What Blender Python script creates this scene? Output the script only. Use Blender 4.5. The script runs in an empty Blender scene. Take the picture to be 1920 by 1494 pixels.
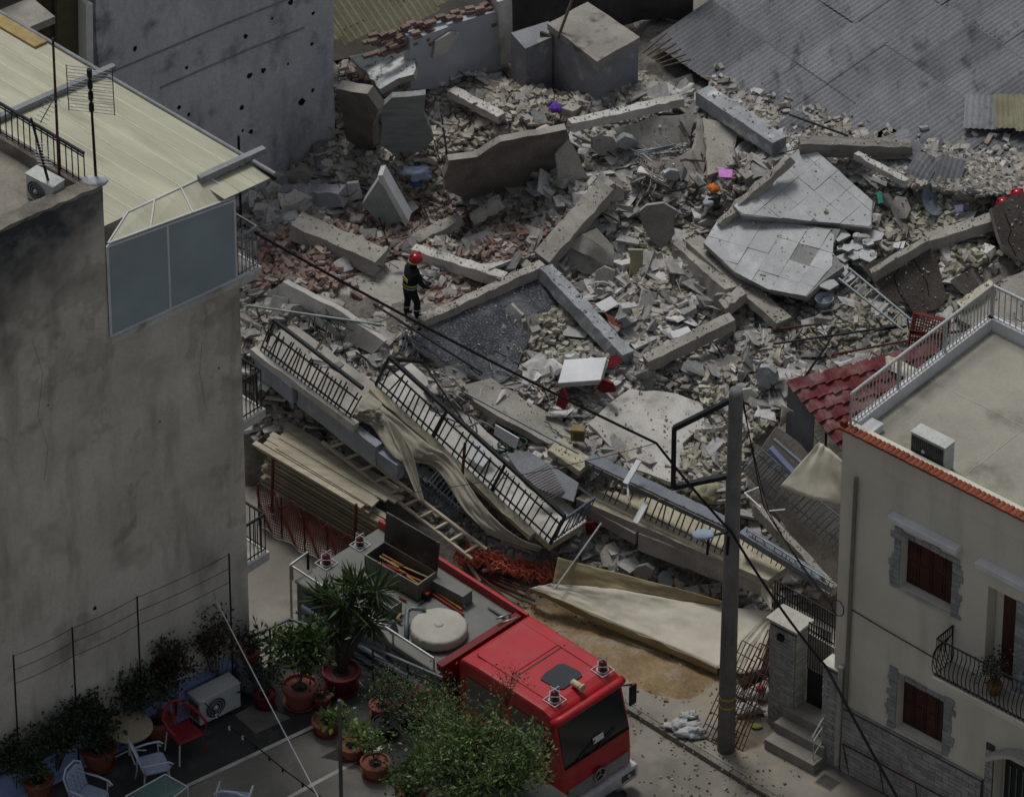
import bpy, bmesh, math, random
import numpy as np
from mathutils import Vector as V, Matrix, noise
R = math.radians
rnd = random.Random(7)
sc = bpy.context.scene
col = sc.collection
# ---------------------------------------------------------------- camera
TH = R(38.0); FPX = 13500.0; DIST = 158.8
FWD = V((0, math.cos(TH), -math.sin(TH))); RIGHT = V((1, 0, 0)); UP = V((0, math.sin(TH), math.cos(TH)))
CAM = -FWD * DIST
cd = bpy.data.cameras.new('camera'); cam = bpy.data.objects.new('camera', cd); col.objects.link(cam)
cam.location = CAM; cam.rotation_euler = (R(90) - TH, 0, 0)
cd.sensor_width = 36.0; cd.lens = 36.0 * FPX / 1920.0; cd.clip_start = 1.0; cd.clip_end = 2000.0
sc.camera = cam
# ---------------------------------------------------------------- sky, sun, exposure
SUN_EL, SUN_AZ = R(67), R(-24)           # azimuth from +Y towards +X
world = bpy.data.worlds.new('World'); sc.world = world; world.use_nodes = True
wn = world.node_tree.nodes; wl = world.node_tree.links
sky = wn.new('ShaderNodeTexSky'); sky.sky_type = 'NISHITA'; sky.sun_disc = False
sky.sun_elevation = SUN_EL; sky.sun_rotation = SUN_AZ; sky.air_density = 1.0; sky.dust_density = 3.0; sky.ozone_density = 1.0
hs_ = wn.new('ShaderNodeHueSaturation'); hs_.inputs['Saturation'].default_value = .45      # overcast: greyer than a clear sky
wl.new(sky.outputs[0], hs_.inputs['Color']); wl.new(hs_.outputs[0], wn['Background'].inputs[0]); wn['Background'].inputs[1].default_value = 0.1
sl = bpy.data.lights.new('sun', 'SUN'); sun = bpy.data.objects.new('sun', sl); col.objects.link(sun)
sl.energy = 2.3; sl.angle = R(15); sl.color = (1.0, 0.985, 0.955)
sd = V((math.sin(SUN_AZ) * math.cos(SUN_EL), math.cos(SUN_AZ) * math.cos(SUN_EL), math.sin(SUN_EL)))
sun.rotation_euler = sd.to_track_quat('Z', 'Y').to_euler(); sun.location = (0, 0, 60)
sc.view_settings.view_transform = 'Standard'; sc.view_settings.look = 'None'
sc.view_settings.exposure = -0.6; sc.view_settings.gamma = 1.0
try:
    sc.cycles.max_bounces = 6; sc.cycles.transparent_max_bounces = 12
except Exception: pass
# ---------------------------------------------------------------- geometry of the place
def ray(px, py): return FWD * FPX + RIGHT * (px - 960) + UP * (747 - py)
def at(px, py, z):
    d = ray(px, py); t = (z - CAM.z) / d.z
    return CAM + d * t
def on(px, py, p0, n):
    d = ray(px, py); return CAM + d * ((p0 - CAM).dot(n) / d.dot(n))
def plane3(a, b, c):
    a, b, c = (at(*q) if not isinstance(q, V) else q for q in (a, b, c))
    n = (b - a).cross(c - a).normalized()
    if n.z < 0: n = -n
    return a, n
def zrow(p, py):                 # height of the point above p that shows in row py
    n = UP * FPX - FWD * (747 - py); q = V((p[0], p[1], 0)) - CAM
    return -q.dot(n) / n.z
def over(p, py): return V((p[0], p[1], zrow(p, py)))
def proj(p):
    q = p - CAM; w = q.dot(FWD)
    return 960 + FPX * q.dot(RIGHT) / w, 747 - FPX * q.dot(UP) / w
Z = V((0, 0, 1))
def hdir(deg): return V((math.cos(R(deg)), math.sin(R(deg)), 0))
# ---------------------------------------------------------------- materials
MATS = {}
def hexc(h):
    o = []
    for i in (0, 2, 4):
        c = int(h[i:i + 2], 16) / 255.0
        o.append(c / 12.92 if c <= .04045 else ((c + .055) / 1.055) ** 2.4)
    return (*o, 1)
def mat(name, c, c2=None, scale=2.0, rough=.85, bump=.25, bscale=25.0, metal=0, spec=.3, fine=.25, rand=0.0, streak=None, blotch=None, edge=(.35, .65), alpha=1, trans=0, stretch=None, bdist=.02):
    """two-tone weathered surface; streak=(hex, amount, top-down stretch), blotch=(hex, scale, lo, hi)"""
    if name in MATS: return MATS[name]
    m = bpy.data.materials.new(name); m.use_nodes = True; MATS[name] = m
    n = m.node_tree.nodes; l = m.node_tree.links; b = n['Principled BSDF']
    geo = n.new('ShaderNodeNewGeometry'); pos = geo.outputs['Position']
    if stretch:
        mp = n.new('ShaderNodeMapping'); tex_ = len(stretch) > 4; mp.inputs['Rotation'].default_value = (0, 0, R(stretch[3]) if len(stretch) > 3 else 0)
        mp.inputs['Scale'].default_value = stretch[:3]; mp.vector_type = 'TEXTURE' if tex_ else 'POINT'
        l.new(pos, mp.inputs[0]); pos2 = mp.outputs[0]
    else: pos2 = pos
    def nz(sc_, det=6, src=pos2, ro=.6):
        t = n.new('ShaderNodeTexNoise'); t.inputs['Scale'].default_value = sc_; t.inputs['Detail'].default_value = det; t.inputs['Roughness'].default_value = ro
        l.new(src, t.inputs['Vector']); return t.outputs['Fac']
    def ramp(src, lo, hi):
        r = n.new('ShaderNodeMapRange'); r.inputs[1].default_value = lo; r.inputs[2].default_value = hi; l.new(src, r.inputs[0]); return r.outputs[0]
    def mix(f, a, bb, mode='MIX'):
        x = n.new('ShaderNodeMix'); x.data_type = 'RGBA'; x.blend_type = mode
        for s_, v_ in ((0, f), (6, a), (7, bb)):
            if hasattr(v_, 'is_linked'): l.new(v_, x.inputs[s_])
            else: x.inputs[s_].default_value = v_
        return x.outputs[2]
    ca = hexc(c) if isinstance(c, str) else c
    cb = hexc(c2) if c2 else tuple(x * .72 for x in ca[:3]) + (1,)
    cur = mix(ramp(nz(scale), *edge), ca, cb)
    if blotch: cur = mix(ramp(nz(blotch[1], 5), blotch[2], blotch[3]), cur, hexc(blotch[0]))
    if streak:
        mp2 = n.new('ShaderNodeMapping'); mp2.inputs['Scale'].default_value = (1, 1, streak[2]); l.new(pos, mp2.inputs[0])
        cur = mix(ramp(nz(streak[3] if len(streak) > 3 else 2.0, 6, mp2.outputs[0]), .5, .75), cur, mix(streak[1], cur, hexc(streak[0])))
    if fine:
        f = nz(bscale * .8, 4, ro=.75)
        v = n.new('ShaderNodeMapRange'); v.inputs[1].default_value = .25; v.inputs[2].default_value = .75; v.inputs[3].default_value = 1 - fine; v.inputs[4].default_value = 1 + fine; l.new(f, v.inputs[0])
        h = n.new('ShaderNodeHueSaturation'); l.new(v.outputs[0], h.inputs['Value']); l.new(cur, h.inputs['Color']); cur = h.outputs[0]
    if rand:
        oi = n.new('ShaderNodeObjectInfo'); v = n.new('ShaderNodeMapRange'); v.inputs[3].default_value = 1 - rand; v.inputs[4].default_value = 1 + rand; l.new(oi.outputs['Random'], v.inputs[0])
        h = n.new('ShaderNodeHueSaturation'); l.new(v.outputs[0], h.inputs['Value']); l.new(cur, h.inputs['Color']); cur = h.outputs[0]
    l.new(cur, b.inputs['Base Color']); b.inputs['Roughness'].default_value = rough; b.inputs['Metallic'].default_value = metal
    b.inputs['Specular IOR Level'].default_value = spec
    if bump:
        bp = n.new('ShaderNodeBump'); bp.inputs['Strength'].default_value = bump; bp.inputs['Distance'].default_value = bdist
        l.new(nz(bscale, 5, ro=.7), bp.inputs['Height']); l.new(bp.outputs[0], b.inputs['Normal'])
    if alpha < 1: b.inputs['Alpha'].default_value = alpha
    if trans: b.inputs['Transmission Weight'].default_value = trans
    m['nodes_ok'] = True
    return m
def colmat(name, rough=.9, bump=.3, bscale=40.):       # colour from the per-piece attribute
    m = bpy.data.materials.new(name); m.use_nodes = True; n = m.node_tree.nodes; l = m.node_tree.links; b = n['Principled BSDF']
    a = n.new('ShaderNodeAttribute'); a.attribute_name = 'col'
    geo = n.new('ShaderNodeNewGeometry')
    t = n.new('ShaderNodeTexNoise'); t.inputs['Scale'].default_value = 9; t.inputs['Detail'].default_value = 6; l.new(geo.outputs['Position'], t.inputs[0])
    v = n.new('ShaderNodeMapRange'); v.inputs[1].default_value = .3; v.inputs[2].default_value = .7; v.inputs[3].default_value = .72; v.inputs[4].default_value = 1.2; l.new(t.outputs[0], v.inputs[0])
    h = n.new('ShaderNodeHueSaturation'); l.new(v.outputs[0], h.inputs['Value']); l.new(a.outputs['Color'], h.inputs['Color']); l.new(h.outputs[0], b.inputs['Base Color'])
    b.inputs['Roughness'].default_value = rough; b.inputs['Specular IOR Level'].default_value = .2
    bp = n.new('ShaderNodeBump'); bp.inputs['Strength'].default_value = bump; bp.inputs['Distance'].default_value = .01
    t2 = n.new('ShaderNodeTexNoise'); t2.inputs['Scale'].default_value = bscale; l.new(geo.outputs['Position'], t2.inputs[0]); l.new(t2.outputs[0], bp.inputs['Height']); l.new(bp.outputs[0], b.inputs['Normal'])
    return m
# ---------------------------------------------------------------- objects
def props(o, label=None, cat=None, group=None, kind=None):
    if label: o['label'] = label
    if cat: o['category'] = cat
    if group: o['group'] = group
    if kind: o['kind'] = kind
    return o
def link(name, me, parent=None, M=None, **k):
    o = bpy.data.objects.new(name, me); col.objects.link(o)
    if parent:
        o.parent = parent
        if parent.type == 'EMPTY': o.matrix_parent_inverse = Matrix.Translation(-parent.location)
        elif parent.get('placed'): o.matrix_parent_inverse = parent.matrix_basis.inverted()
    if M is not None: o.matrix_basis = M; o['placed'] = 1
    return props(o, **k)
def thing(name, label, cat, loc, group=None):
    o = bpy.data.objects.new(name, None); col.objects.link(o); o.location = loc; o.empty_display_size = .2
    return props(o, label, cat, group)
class MB:
    def __init__(s): s.v = []; s.f = []; s.m = []; s.mats = []
    def mi(s, m):
        if m not in s.mats: s.mats.append(m)
        return s.mats.index(m)
    def add(s, vs, fs, m=None):
        k = len(s.v); s.v += [tuple(p) for p in vs]; i = s.mi(m) if m else 0
        for f in fs: s.f.append(tuple(k + j for j in f)); s.m.append(i)
        return s
    def hexa(s, a, m=None):          # 8 corners: bottom ring 0-3, top ring 4-7
        return s.add(a, [(3, 2, 1, 0), (4, 5, 6, 7), (0, 1, 5, 4), (1, 2, 6, 5), (2, 3, 7, 6), (3, 0, 4, 7)], m)
    def box(s, o, a, b, c, m=None):   # corner + three edge vectors
        o, a, b, c = V(o), V(a), V(b), V(c)
        if a.cross(b).dot(c) < 0: a, b = b, a
        return s.hexa([o, o + a, o + a + b, o + b, o + c, o + a + c, o + a + b + c, o + b + c], m)
    def cbox(s, c, sx, sy, sz, rz=0, m=None):
        a, b = hdir(rz) * sx, hdir(rz + 90) * sy
        return s.box(V(c) - a / 2 - b / 2 - Z * sz / 2, a, b, Z * sz, m)
    def beam(s, a, b, w, h, up=Z, m=None, seg=1, jit=0, off=0.5):
        a, b = V(a), V(b); d = (b - a).normalized(); x = d.cross(up).normalized(); y = x.cross(d).normalized(); k = []
        for i in range(seg + 1):
            p = a.lerp(b, i / seg)
            for sx, sy in ((-1, -1), (1, -1), (1, 1), (-1, 1)):
                q = p + x * (w / 2 * sx) + y * (h * ((sy + 1) / 2 - off))
                if jit: q += V((rnd.uniform(-1, 1), rnd.uniform(-1, 1), rnd.uniform(-1, 1))) * jit
                k.append(q)
        f = [(3, 2, 1, 0), tuple(4 * seg + j for j in range(4))]
        for i in range(seg):
            for j in range(4): f.append((4 * i + j, 4 * i + (j + 1) % 4, 4 * i + 4 + (j + 1) % 4, 4 * i + 4 + j))
        return s.add(k, f, m)
    def tube(s, pts, r, n=6, m=None, r2=None):
        pts = [V(p) for p in pts]; k = []; L = len(pts)
        prev = None
        for i, p in enumerate(pts):
            d = (pts[min(i + 1, L - 1)] - pts[max(i - 1, 0)]).normalized()
            ref = prev if prev else (V((0, 0, 1)) if abs(d.z) < .9 else V((1, 0, 0)))
            x = (ref - d * ref.dot(d)).normalized(); y = d.cross(x); prev = x
            rr = r if r2 is None else r + (r2 - r) * i / max(L - 1, 1)
            for j in range(n):
                a = 2 * math.pi * j / n; k.append(p + (x * math.cos(a) + y * math.sin(a)) * rr)
        f = [tuple(reversed(range(n))), tuple((L - 1) * n + j for j in range(n))]
        for i in range(L - 1):
            for j in range(n): f.append((i * n + j, i * n + (j + 1) % n, (i + 1) * n + (j + 1) % n, (i + 1) * n + j))
        return s.add(k, f, m)
    def prism(s, pts, vec, m=None, m2=None):
        pts = [V(p) for p in pts]; n = len(pts); vec = V(vec)
        nn = V((0, 0, 0))
        for i in range(n): nn += pts[i].cross(pts[(i + 1) % n])
        if nn.dot(vec) < 0: pts = pts[::-1]
        # pts face away... top = pts+vec
        s.add(pts + [p + vec for p in pts], [tuple(reversed(range(n))), tuple(range(n, 2 * n))], m)
        k = len(s.v) - 2 * n; i2 = s.mi(m2) if m2 else (s.mi(m) if m else 0)
        for i in range(n):
            s.f.append((k + i, k + (i + 1) % n, k + n + (i + 1) % n, k + n + i)); s.m.append(i2)
        return s
    def lathe(s, prof, c, n=20, m=None, cap=True):
        c = V(c); k = []; L = len(prof)
        for r, z in prof:
            for j in range(n): a = 2 * math.pi * j / n; k.append(c + V((r * math.cos(a), r * math.sin(a), z)))
        f = []
        for i in range(L - 1):
            for j in range(n): f.append((i * n + j, i * n + (j + 1) % n, (i + 1) * n + (j + 1) % n, (i + 1) * n + j))
        if cap: f += [tuple(reversed(range(n))), tuple((L - 1) * n + j for j in range(n))]
        return s.add(k, f, m)
    def ball(s, c, r, m=None, n=10, sq=(1, 1, 1)):
        c = V(c); pr = []
        k = []; rings = n // 2 + 1
        for i in range(rings):
            t = math.pi * (i / (rings - 1)) - math.pi / 2; rr = max(math.cos(t), .02)
            for j in range(n): a = 2 * math.pi * j / n; k.append(c + V((math.cos(a) * rr * r * sq[0], math.sin(a) * rr * r * sq[1], math.sin(t) * r * sq[2])))
        f = [(i * n + j, i * n + (j + 1) % n, (i + 1) * n + (j + 1) % n, (i + 1) * n + j) for i in range(rings - 1) for j in range(n)]
        return s.add(k, f, m)
    def grid(s, P, m=None):           # P[i][j] points
        a, b = len(P), len(P[0]); k = [p for r_ in P for p in r_]
        return s.add(k, [(i * b + j, i * b + j + 1, (i + 1) * b + j + 1, (i + 1) * b + j) for i in range(a - 1) for j in range(b - 1)], m)
    def mesh(s, name, m=None, smooth=False):
        me = bpy.data.meshes.new(name); me.from_pydata(s.v, [], s.f)
        ms = s.mats or ([m] if m else [])
        for x in ms: me.materials.append(x)
        if len(ms) > 1: me.polygons.foreach_set('material_index', s.m)
        if smooth: me.polygons.foreach_set('use_smooth', [True] * len(me.polygons))
        me.update(); return me
    def build(s, name, m=None, parent=None, smooth=False, bevel=0, solid=0, **k):
        o = link(name, s.mesh(name, m, smooth), parent, **k)
        if solid: x = o.modifiers.new('t', 'SOLIDIFY'); x.thickness = solid; x.offset = 0
        if bevel:
            x = o.modifiers.new('b', 'BEVEL'); x.width = bevel; x.segments = 2; x.limit_method = 'ANGLE'; x.angle_limit = R(40)
        return o
UNIT = {}
def bar(name, a, b, r, m, parent=None, box=False, up=Z, h=None, **k):       # shared unit mesh, placed
    key = (m.name, box)
    if key not in UNIT:
        mb = MB()
        if box: mb.cbox((0, 0, .5), 1, 1, 1)
        else: mb.lathe([(1, 0), (1, 1)], (0, 0, 0), 8)
        UNIT[key] = mb.mesh('box_bar' if box else 'round_bar', m, False)
        if not box: UNIT[key].polygons.foreach_set('use_smooth', [len(p.vertices) == 4 for p in UNIT[key].polygons])
    a, b = V(a), V(b); d = b - a; L = d.length; d = d / max(L, 1e-6)
    if abs(d.dot(up)) > .98: up = V((1, 0, 0)) if abs(d.x) < .9 else V((0, 1, 0))
    x = up.cross(d).normalized(); y = d.cross(x)
    M = Matrix((x * r, y * (h or r), d * L)).transposed().to_4x4(); M.translation = a
    return link(name, UNIT[key], parent, M, **k)
def jag(pts, n, amp):               # ragged outline: split each edge, push points about in the plane
    pts = [V(p) for p in pts]; o = []; c = sum(pts, V((0, 0, 0))) / len(pts)
    for i, p in enumerate(pts):
        q = pts[(i + 1) % len(pts)]; L = (q - p).length; k = max(1, int(L * n))
        for j in range(k):
            t = p.lerp(q, j / k)
            d = (t - c).normalized(); e = (q - p).normalized()
            o.append(t + (d * rnd.uniform(-1, .5) + e * rnd.uniform(-.6, .6)) * (amp if j else amp * .4))
    return o
GRIT = []                            # crumbs lying on plates and beams
def slab(name, pix, pl, th, m, m2=None, n=4, amp=.05, parent=None, bev=.012, **k):
    """broken concrete plate: outline in picture points laid on a plane in the world, thickness below it"""
    p0, nn = plane3(*pl)
    pts = jag([on(x, y, p0, nn) for x, y in pix], n, amp)
    mb = MB(); mb.prism([p - nn * th for p in pts], nn * th, m, m2 or m)
    cc = sum(pts, V((0, 0, 0))) / len(pts); ar_ = sum((a_ - cc).cross(b_ - cc).length / 2 for a_, b_ in zip(pts, pts[1:] + pts[:1]))
    if nn.z > .45 and k.get('cat', '').split()[-1] not in ('board', 'piece', 'tread', 'panel'):
        for _ in range(int(ar_ * 26)):
            i_ = rnd.randrange(len(pts)); GRIT.append((cc.lerp(pts[i_].lerp(pts[i_ - 1], rnd.random()), math.sqrt(rnd.random()) * .97), nn))
    return mb.build(name, m, parent, bevel=0, **k)
def rbeam(name, a, b, w, h, m, seg=7, jit=.016, roll=0, parent=None, **k):
    a, b = (at(*q) if not isinstance(q, V) else q for q in (a, b))
    d = (b - a).normalized(); up = Matrix.Rotation(R(roll), 3, d) @ Z
    L_ = (b - a).length; sx = d.cross(up).normalized(); uy = sx.cross(d)
    o = MB().beam(a, b, w, h, up, None, max(seg, int(L_ * 6)), jit, off=1.0).build(name, m, parent, bevel=.012, **k)
    if uy.z > .5 and jit > .008:
        for _ in range(int(L_ * 22)): GRIT.append((a.lerp(b, rnd.random()) + sx * (w * rnd.uniform(-.48, .48)), uy))
    if jit > .015 and w > .2:                    # reinforcing left sticking out of the broken ends
        for e_, s_ in ((a, -1), (b, 1)):
            for _ in range(rnd.randint(1, 4)):
                p = e_ + sx * (w * rnd.uniform(-.35, .35)) - uy * (h * rnd.uniform(.15, .8)); l_ = rnd.uniform(.08, .32)
                MB().tube([p - d * (s_ * .05), p + d * (s_ * l_ * .5) + V((rnd.uniform(-.03, .03), rnd.uniform(-.03, .03), rnd.uniform(-.03, .04))), p + d * (s_ * l_) + V((rnd.uniform(-.12, .12), rnd.uniform(-.12, .12), rnd.uniform(-.12, .08)))], .009, 5).build('rebar', mat('rebar_steel', '4c4641', '3a332e', 5, rough=.8), o)
    return o
# ================================================================ materials in common use
conc = mat('concrete', 'a9a59c', '8b877f', 1.3, bump=.5, bscale=30, rand=.08, blotch=('6f6b65', 2.2, .58, .75))
conc_l = mat('concrete_pale', 'c6c4bd', 'a8a59d', 1.5, bump=.4, bscale=30, rand=.06, blotch=('918d86', 3, .58, .72))
conc_d = mat('concrete_dark', '7b756f', '645f59', 1.6, bump=.9, bscale=22, fine=.35, blotch=('857f78', 1.5, .55, .75))
conc_b = mat('concrete_bluish', 'a2a6a9', '85898c', 1.6, bump=.4, bscale=26, blotch=('cdd0d0', 2.6, .55, .7))
plast_b = mat('plaster_blue_grey', '999ca2', '878a90', 1.0, bump=.2, bscale=20, blotch=('a5aab3', 2.0, .55, .8))
dust = mat('rubble_dust', '8b877f', '69655f', 1.5, bump=1.0, bscale=14, fine=.45, blotch=('6a6660', 3.5, .5, .72), bdist=.05)  # dusty mound, darkened to paint shade into gaps between bricks
asph = mat('street_surface', '7d7970', '6a675f', .8, bump=.3, bscale=40, fine=.18, blotch=('8f8a7e', .9, .5, .75))
pave = mat('pavement_concrete', '8c877c', '767168', .9, bump=.25, bscale=40, fine=.15, blotch=('9c8f76', .55, .52, .7))
kerbm = mat('kerb_stone', '807c74', '67645d', 2, bump=.3)
dirt = mat('sand_dirt', '94805f', '7a664a', 1.8, bump=.8, bscale=18, fine=.35, blotch=('9a9080', 1.5, .5, .7), bdist=.04)
iron = mat('black_iron', '2c2f31', '1c1e20', 4, rough=.55, bump=.1, metal=.3, fine=.1)
irong = mat('green_black_iron', '3c4644', '2b3331', 4, rough=.6, bump=.1, metal=.2, fine=.1)
steel = mat('galvanised_steel', '8f9598', '777d80', 4, rough=.5, bump=.1, metal=.5, fine=.1)
rust = mat('rusty_steel', '5e3b30', '45291f', 5, rough=.85, bump=.3)
darkwood = mat('weathered_wood', '6e6152', '51473b', 3, bump=.4, rand=.15)
rebar = mat('rebar_steel', '4c4641', '3a332e', 5, rough=.8)
cream = mat('awning_cream', 'c9c4b5', 'bab5a5', 1.2, rough=.9, bump=.25, bscale=60, fine=.08, blotch=('aaa493', 1.6, .55, .8))
whitep = mat('white_paint', 'd9dadb', 'c3c5c6', 1.5, rough=.6, bump=.1, fine=.06)
cable = mat('black_cable', '1d1d1e', '141415', 3, rough=.7, bump=0)
# ================================================================ ground
G = MB(); G.grid([[V((-400 + 800 * i / 8, -300 + 900 * j / 8, 0)) for i in range(9)] for j in range(9)])
G.build('street', asph, kind='structure')
U44 = hdir(-44); V44 = hdir(46)
k0 = at(1176, 1328, .13)
pv = MB(); pv.box(k0 - U44 * 14 + V44 * .14 - Z * .33, U44 * 34, V44 * 9.0, Z * .33)
pv.build('pavement', pave, kind='structure')
kb = link('kerb', MB().box(k0 - U44 * 14.02 - Z * .33, U44 * .01, V44 * .01, Z * .1).mesh('kerb', kerbm), kind='structure')
for i in range(26):
    s_ = k0 + U44 * (-14 + i * 1.3) - Z * .33
    MB().box(s_ + U44 * .008, U44 * 1.284, V44 * .135, Z * (.33 + rnd.uniform(0, .006))).build('kerb_stone', kerbm, kb, bevel=.015)
# ================================================================ the mound the building left behind
CT = [(640,170,4.2),(800,150,4.2),(1000,160,4.2),(1200,150,4.3),(1300,190,4.4),(1480,250,4.5),(1600,290,4.5),(1700,310,4.55),(1800,330,4.6),(1900,335,4.6),(1990,380,4.5),
 (620,280,3.6),(700,270,3.7),(500,350,3.3),(560,330,3.3),(480,450,3.2),(600,450,3.3),(800,430,3.2),(950,430,3.2),(1100,330,3.9),(1250,300,4.2),(1400,260,4.4),
 (1250,480,3.1),(1350,500,3.3),(1500,500,3.6),(1700,420,4.0),(1850,450,4.0),(1900,560,3.9),(800,240,4.1),(980,210,4.4),(1130,220,4.5),(900,330,3.6),
 (520,560,3.2),(650,560,3.1),(770,600,3.0),(900,560,2.9),(1050,580,2.8),(1200,560,2.9),(1300,600,2.9),(1450,600,3.1),(1600,600,3.4),(1700,640,3.4),
 (480,640,3.0),(600,680,2.9),(720,700,2.7),(850,720,2.5),(1000,700,2.4),(1150,680,2.5),(1300,680,2.6),(1500,680,3.0),(1650,680,3.2),(1850,700,3.0),
 (1100,760,2.3),(1250,760,2.3),(1400,760,2.5),(1050,830,2.1),(1200,850,2.0),(1350,880,2.0),(1450,900,1.9),(1500,1000,1.2),(1560,1060,.9),
 (480,780,1.5),(600,820,1.3),(700,860,1.1),(850,960,.7),(960,1040,.4),(1100,1050,.5),(1200,1060,.5),(1300,1100,.4),(1450,1160,.2),
 (480,930,-.1),(600,1010,-.1),(750,1090,-.1),(900,1150,-.1),(1000,1110,-.05),(1100,1150,-.1),(1300,1200,-.1),(1440,1230,-.1),(1560,1200,-.1),(400,900,-.2),(1700,1300,-.2),(1500,1400,-.3),(1000,1300,-.3),(500,1150,-.3),(1200,1330,-.3)]
cw = np.array([tuple(at(*c)) for c in CT])
GX0, GX1, GY0, GY1, GS = -9.0, 14.5, -16.0, 9.0, .1
gx = np.arange(GX0, GX1, GS); gy = np.arange(GY0, GY1, GS)
XX, YY = np.meshgrid(gx, gy)
def idw(X, Y):
    num = np.zeros_like(X); den = np.zeros_like(X)
    for x, y, z in cw:
        w = 1.0 / ((X - x) ** 2 + (Y - y) ** 2 + .04) ** 2.0
        num += w * z; den += w
    return num / den
HH = idw(XX, YY)
rs = np.random.RandomState(3)
def vnoise(X, Y, f, seed):
    r_ = np.random.RandomState(seed); T = r_.rand(256, 256)
    x = X * f + 100; y = Y * f + 100; xi = np.floor(x).astype(int); yi = np.floor(y).astype(int); a = x - xi; b = y - yi
    a = a * a * (3 - 2 * a); b = b * b * (3 - 2 * b)
    g = lambda i, j: T[(xi + i) % 256, (yi + j) % 256]
    return (g(0, 0) * (1 - a) + g(1, 0) * a) * (1 - b) + (g(0, 1) * (1 - a) + g(1, 1) * a) * b - .5
mask_h = np.clip(HH / .8, 0, 1)
HH = HH + mask_h * (.45 * vnoise(XX, YY, .8, 1) + .3 * vnoise(XX, YY, 1.9, 2) + .14 * vnoise(XX, YY, 4.2, 5) + .06 * vnoise(XX, YY, 9, 6)) - .08
vs_ = (XX - k0.x) * V44.x + (YY - k0.y) * V44.y; us_ = (XX - k0.x) * U44.x + (YY - k0.y) * U44.y
HH = np.minimum(HH, np.maximum(2.4 * (vs_ - np.interp(us_, [-12, -6, -4, 0, 3], [-.35, -.1, 1.0, 2.8, 3.6])) + .05, -.4))
pv_ = at(690, 95, 3.6); HH = HH - 1.7 * np.exp(-((XX - pv_.x) ** 2 / .9 + (YY - pv_.y) ** 2 / .5))
for px_, py_ in ((1880, 374), (1914, 356)):
    pp_ = at(px_, py_, 4.95); HH = HH - 1.1 * np.exp(-((XX - pp_.x) ** 2 + (YY - pp_.y) ** 2) / .18)
def Hs(X, Y):
    fx = np.clip((np.asarray(X) - GX0) / GS, 0, len(gx) - 2.001); fy = np.clip((np.asarray(Y) - GY0) / GS, 0, len(gy) - 2.001)
    i = fx.astype(int); j = fy.astype(int); a = fx - i; b = fy - j
    return (HH[j, i] * (1 - a) + HH[j, i + 1] * a) * (1 - b) + (HH[j + 1, i] * (1 - a) + HH[j + 1, i + 1] * a) * b
def hz(px, py, dz=0):               # height of the mound where it shows at (px, py)
    z = 3.0
    for _ in range(14):
        p = at(px, py, z); z += .45 * (float(Hs(p.x, p.y)) - z)
    return z + dz
def q(px, py, dz=0): return (px, py, hz(px, py, dz))
nx, ny = len(gx), len(gy)
vv = np.stack([XX.ravel(), YY.ravel(), HH.ravel()], 1)
ii = (np.arange(ny - 1)[:, None] * nx + np.arange(nx - 1)[None, :]).ravel()
ff = np.stack([ii, ii + 1, ii + nx + 1, ii + nx], 1)
keep = HH.ravel()[ff].max(1) > -.02
ff = ff[keep]
me = bpy.data.meshes.new('rubble_mound'); me.from_pydata(vv.tolist(), [], ff.tolist()); me.materials.append(dust)
me.polygons.foreach_set('use_smooth', [True] * len(me.polygons))
link('rubble_mound', me, kind='structure')
# ================================================================ loose masonry
PAL = {'red': ['83605a', '8d6a62', '71534e', '9a857e', 'a79d96', '7d6864', '978c87', '80564f'],
       'tan': ['a69e91', 'b3aca0', '948c80', 'bdb6aa', '857e74', 'a08d80', 'a3a19c'],
       'oliv': ['a09e8a', 'aca996', '8b8975', 'b7b4a3', '97968d', 'a5a59f'],
       'grey': ['999895', 'aaa9a6', '80807d', 'bab9b6', '72716f', '9d9b96', 'c4c3c0', '8c8b88']}
ZN = [(590,500,150,85,'red'),(700,470,120,60,'red'),(690,390,70,40,'red'),(770,410,90,50,'red'),(640,520,90,60,'red'),(560,490,70,50,'red'),(930,450,110,60,'red'),(850,560,70,45,'red'),(960,400,70,40,'tan'),
      (860,60,120,60,'red'),(700,110,80,50,'red'),(1000,230,140,50,'tan'),(870,250,60,60,'tan'),(1080,150,200,50,'tan'),(770,320,60,50,'tan'),
      (1000,650,80,60,'oliv'),(1060,620,60,50,'oliv'),(1330,820,110,90,'oliv'),(1650,590,80,70,'oliv'),(1620,650,120,40,'oliv'),(1780,470,110,60,'oliv'),(1720,420,80,60,'oliv'),(1240,440,60,50,'oliv')]
PZ = {k_: [np.array(hexc(h)[:3]) for h in v_] for k_, v_ in PAL.items()}
MASK = [(400,790),(350,560),(380,430),(500,340),(625,275),(640,110),(720,70),(800,120),(960,150),(1200,140),(1290,170),(1330,210),(1470,250),(1560,235),(1700,290),(1760,330),(1970,320),(1970,620),(1700,660),(1480,760),(1390,860),(1400,950),(1560,1090),(1470,1190),(1380,1130),(1050,1050),(960,1075),(870,1020),(690,900)]
NOFLAT = []                          # plates that lie clear of loose masonry (picture outlines, filled below)
def inpoly(px, py, poly):
    c = np.zeros(np.shape(px), bool); n = len(poly)
    for i in range(n):
        x0, y0 = poly[i]; x1, y1 = poly[i - 1]
        s_ = ((y0 > py) != (y1 > py)) & (px < (x1 - x0) * (py - y0) / ((y1 - y0) or 1e-9) + x0)
        c ^= s_
    return c
def projn(P):
    Q = P - np.array(CAM); w = Q @ np.array(FWD)
    return 960 + FPX * (Q @ np.array(RIGHT)) / w, 747 - FPX * (Q @ np.array(UP)) / w
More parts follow.
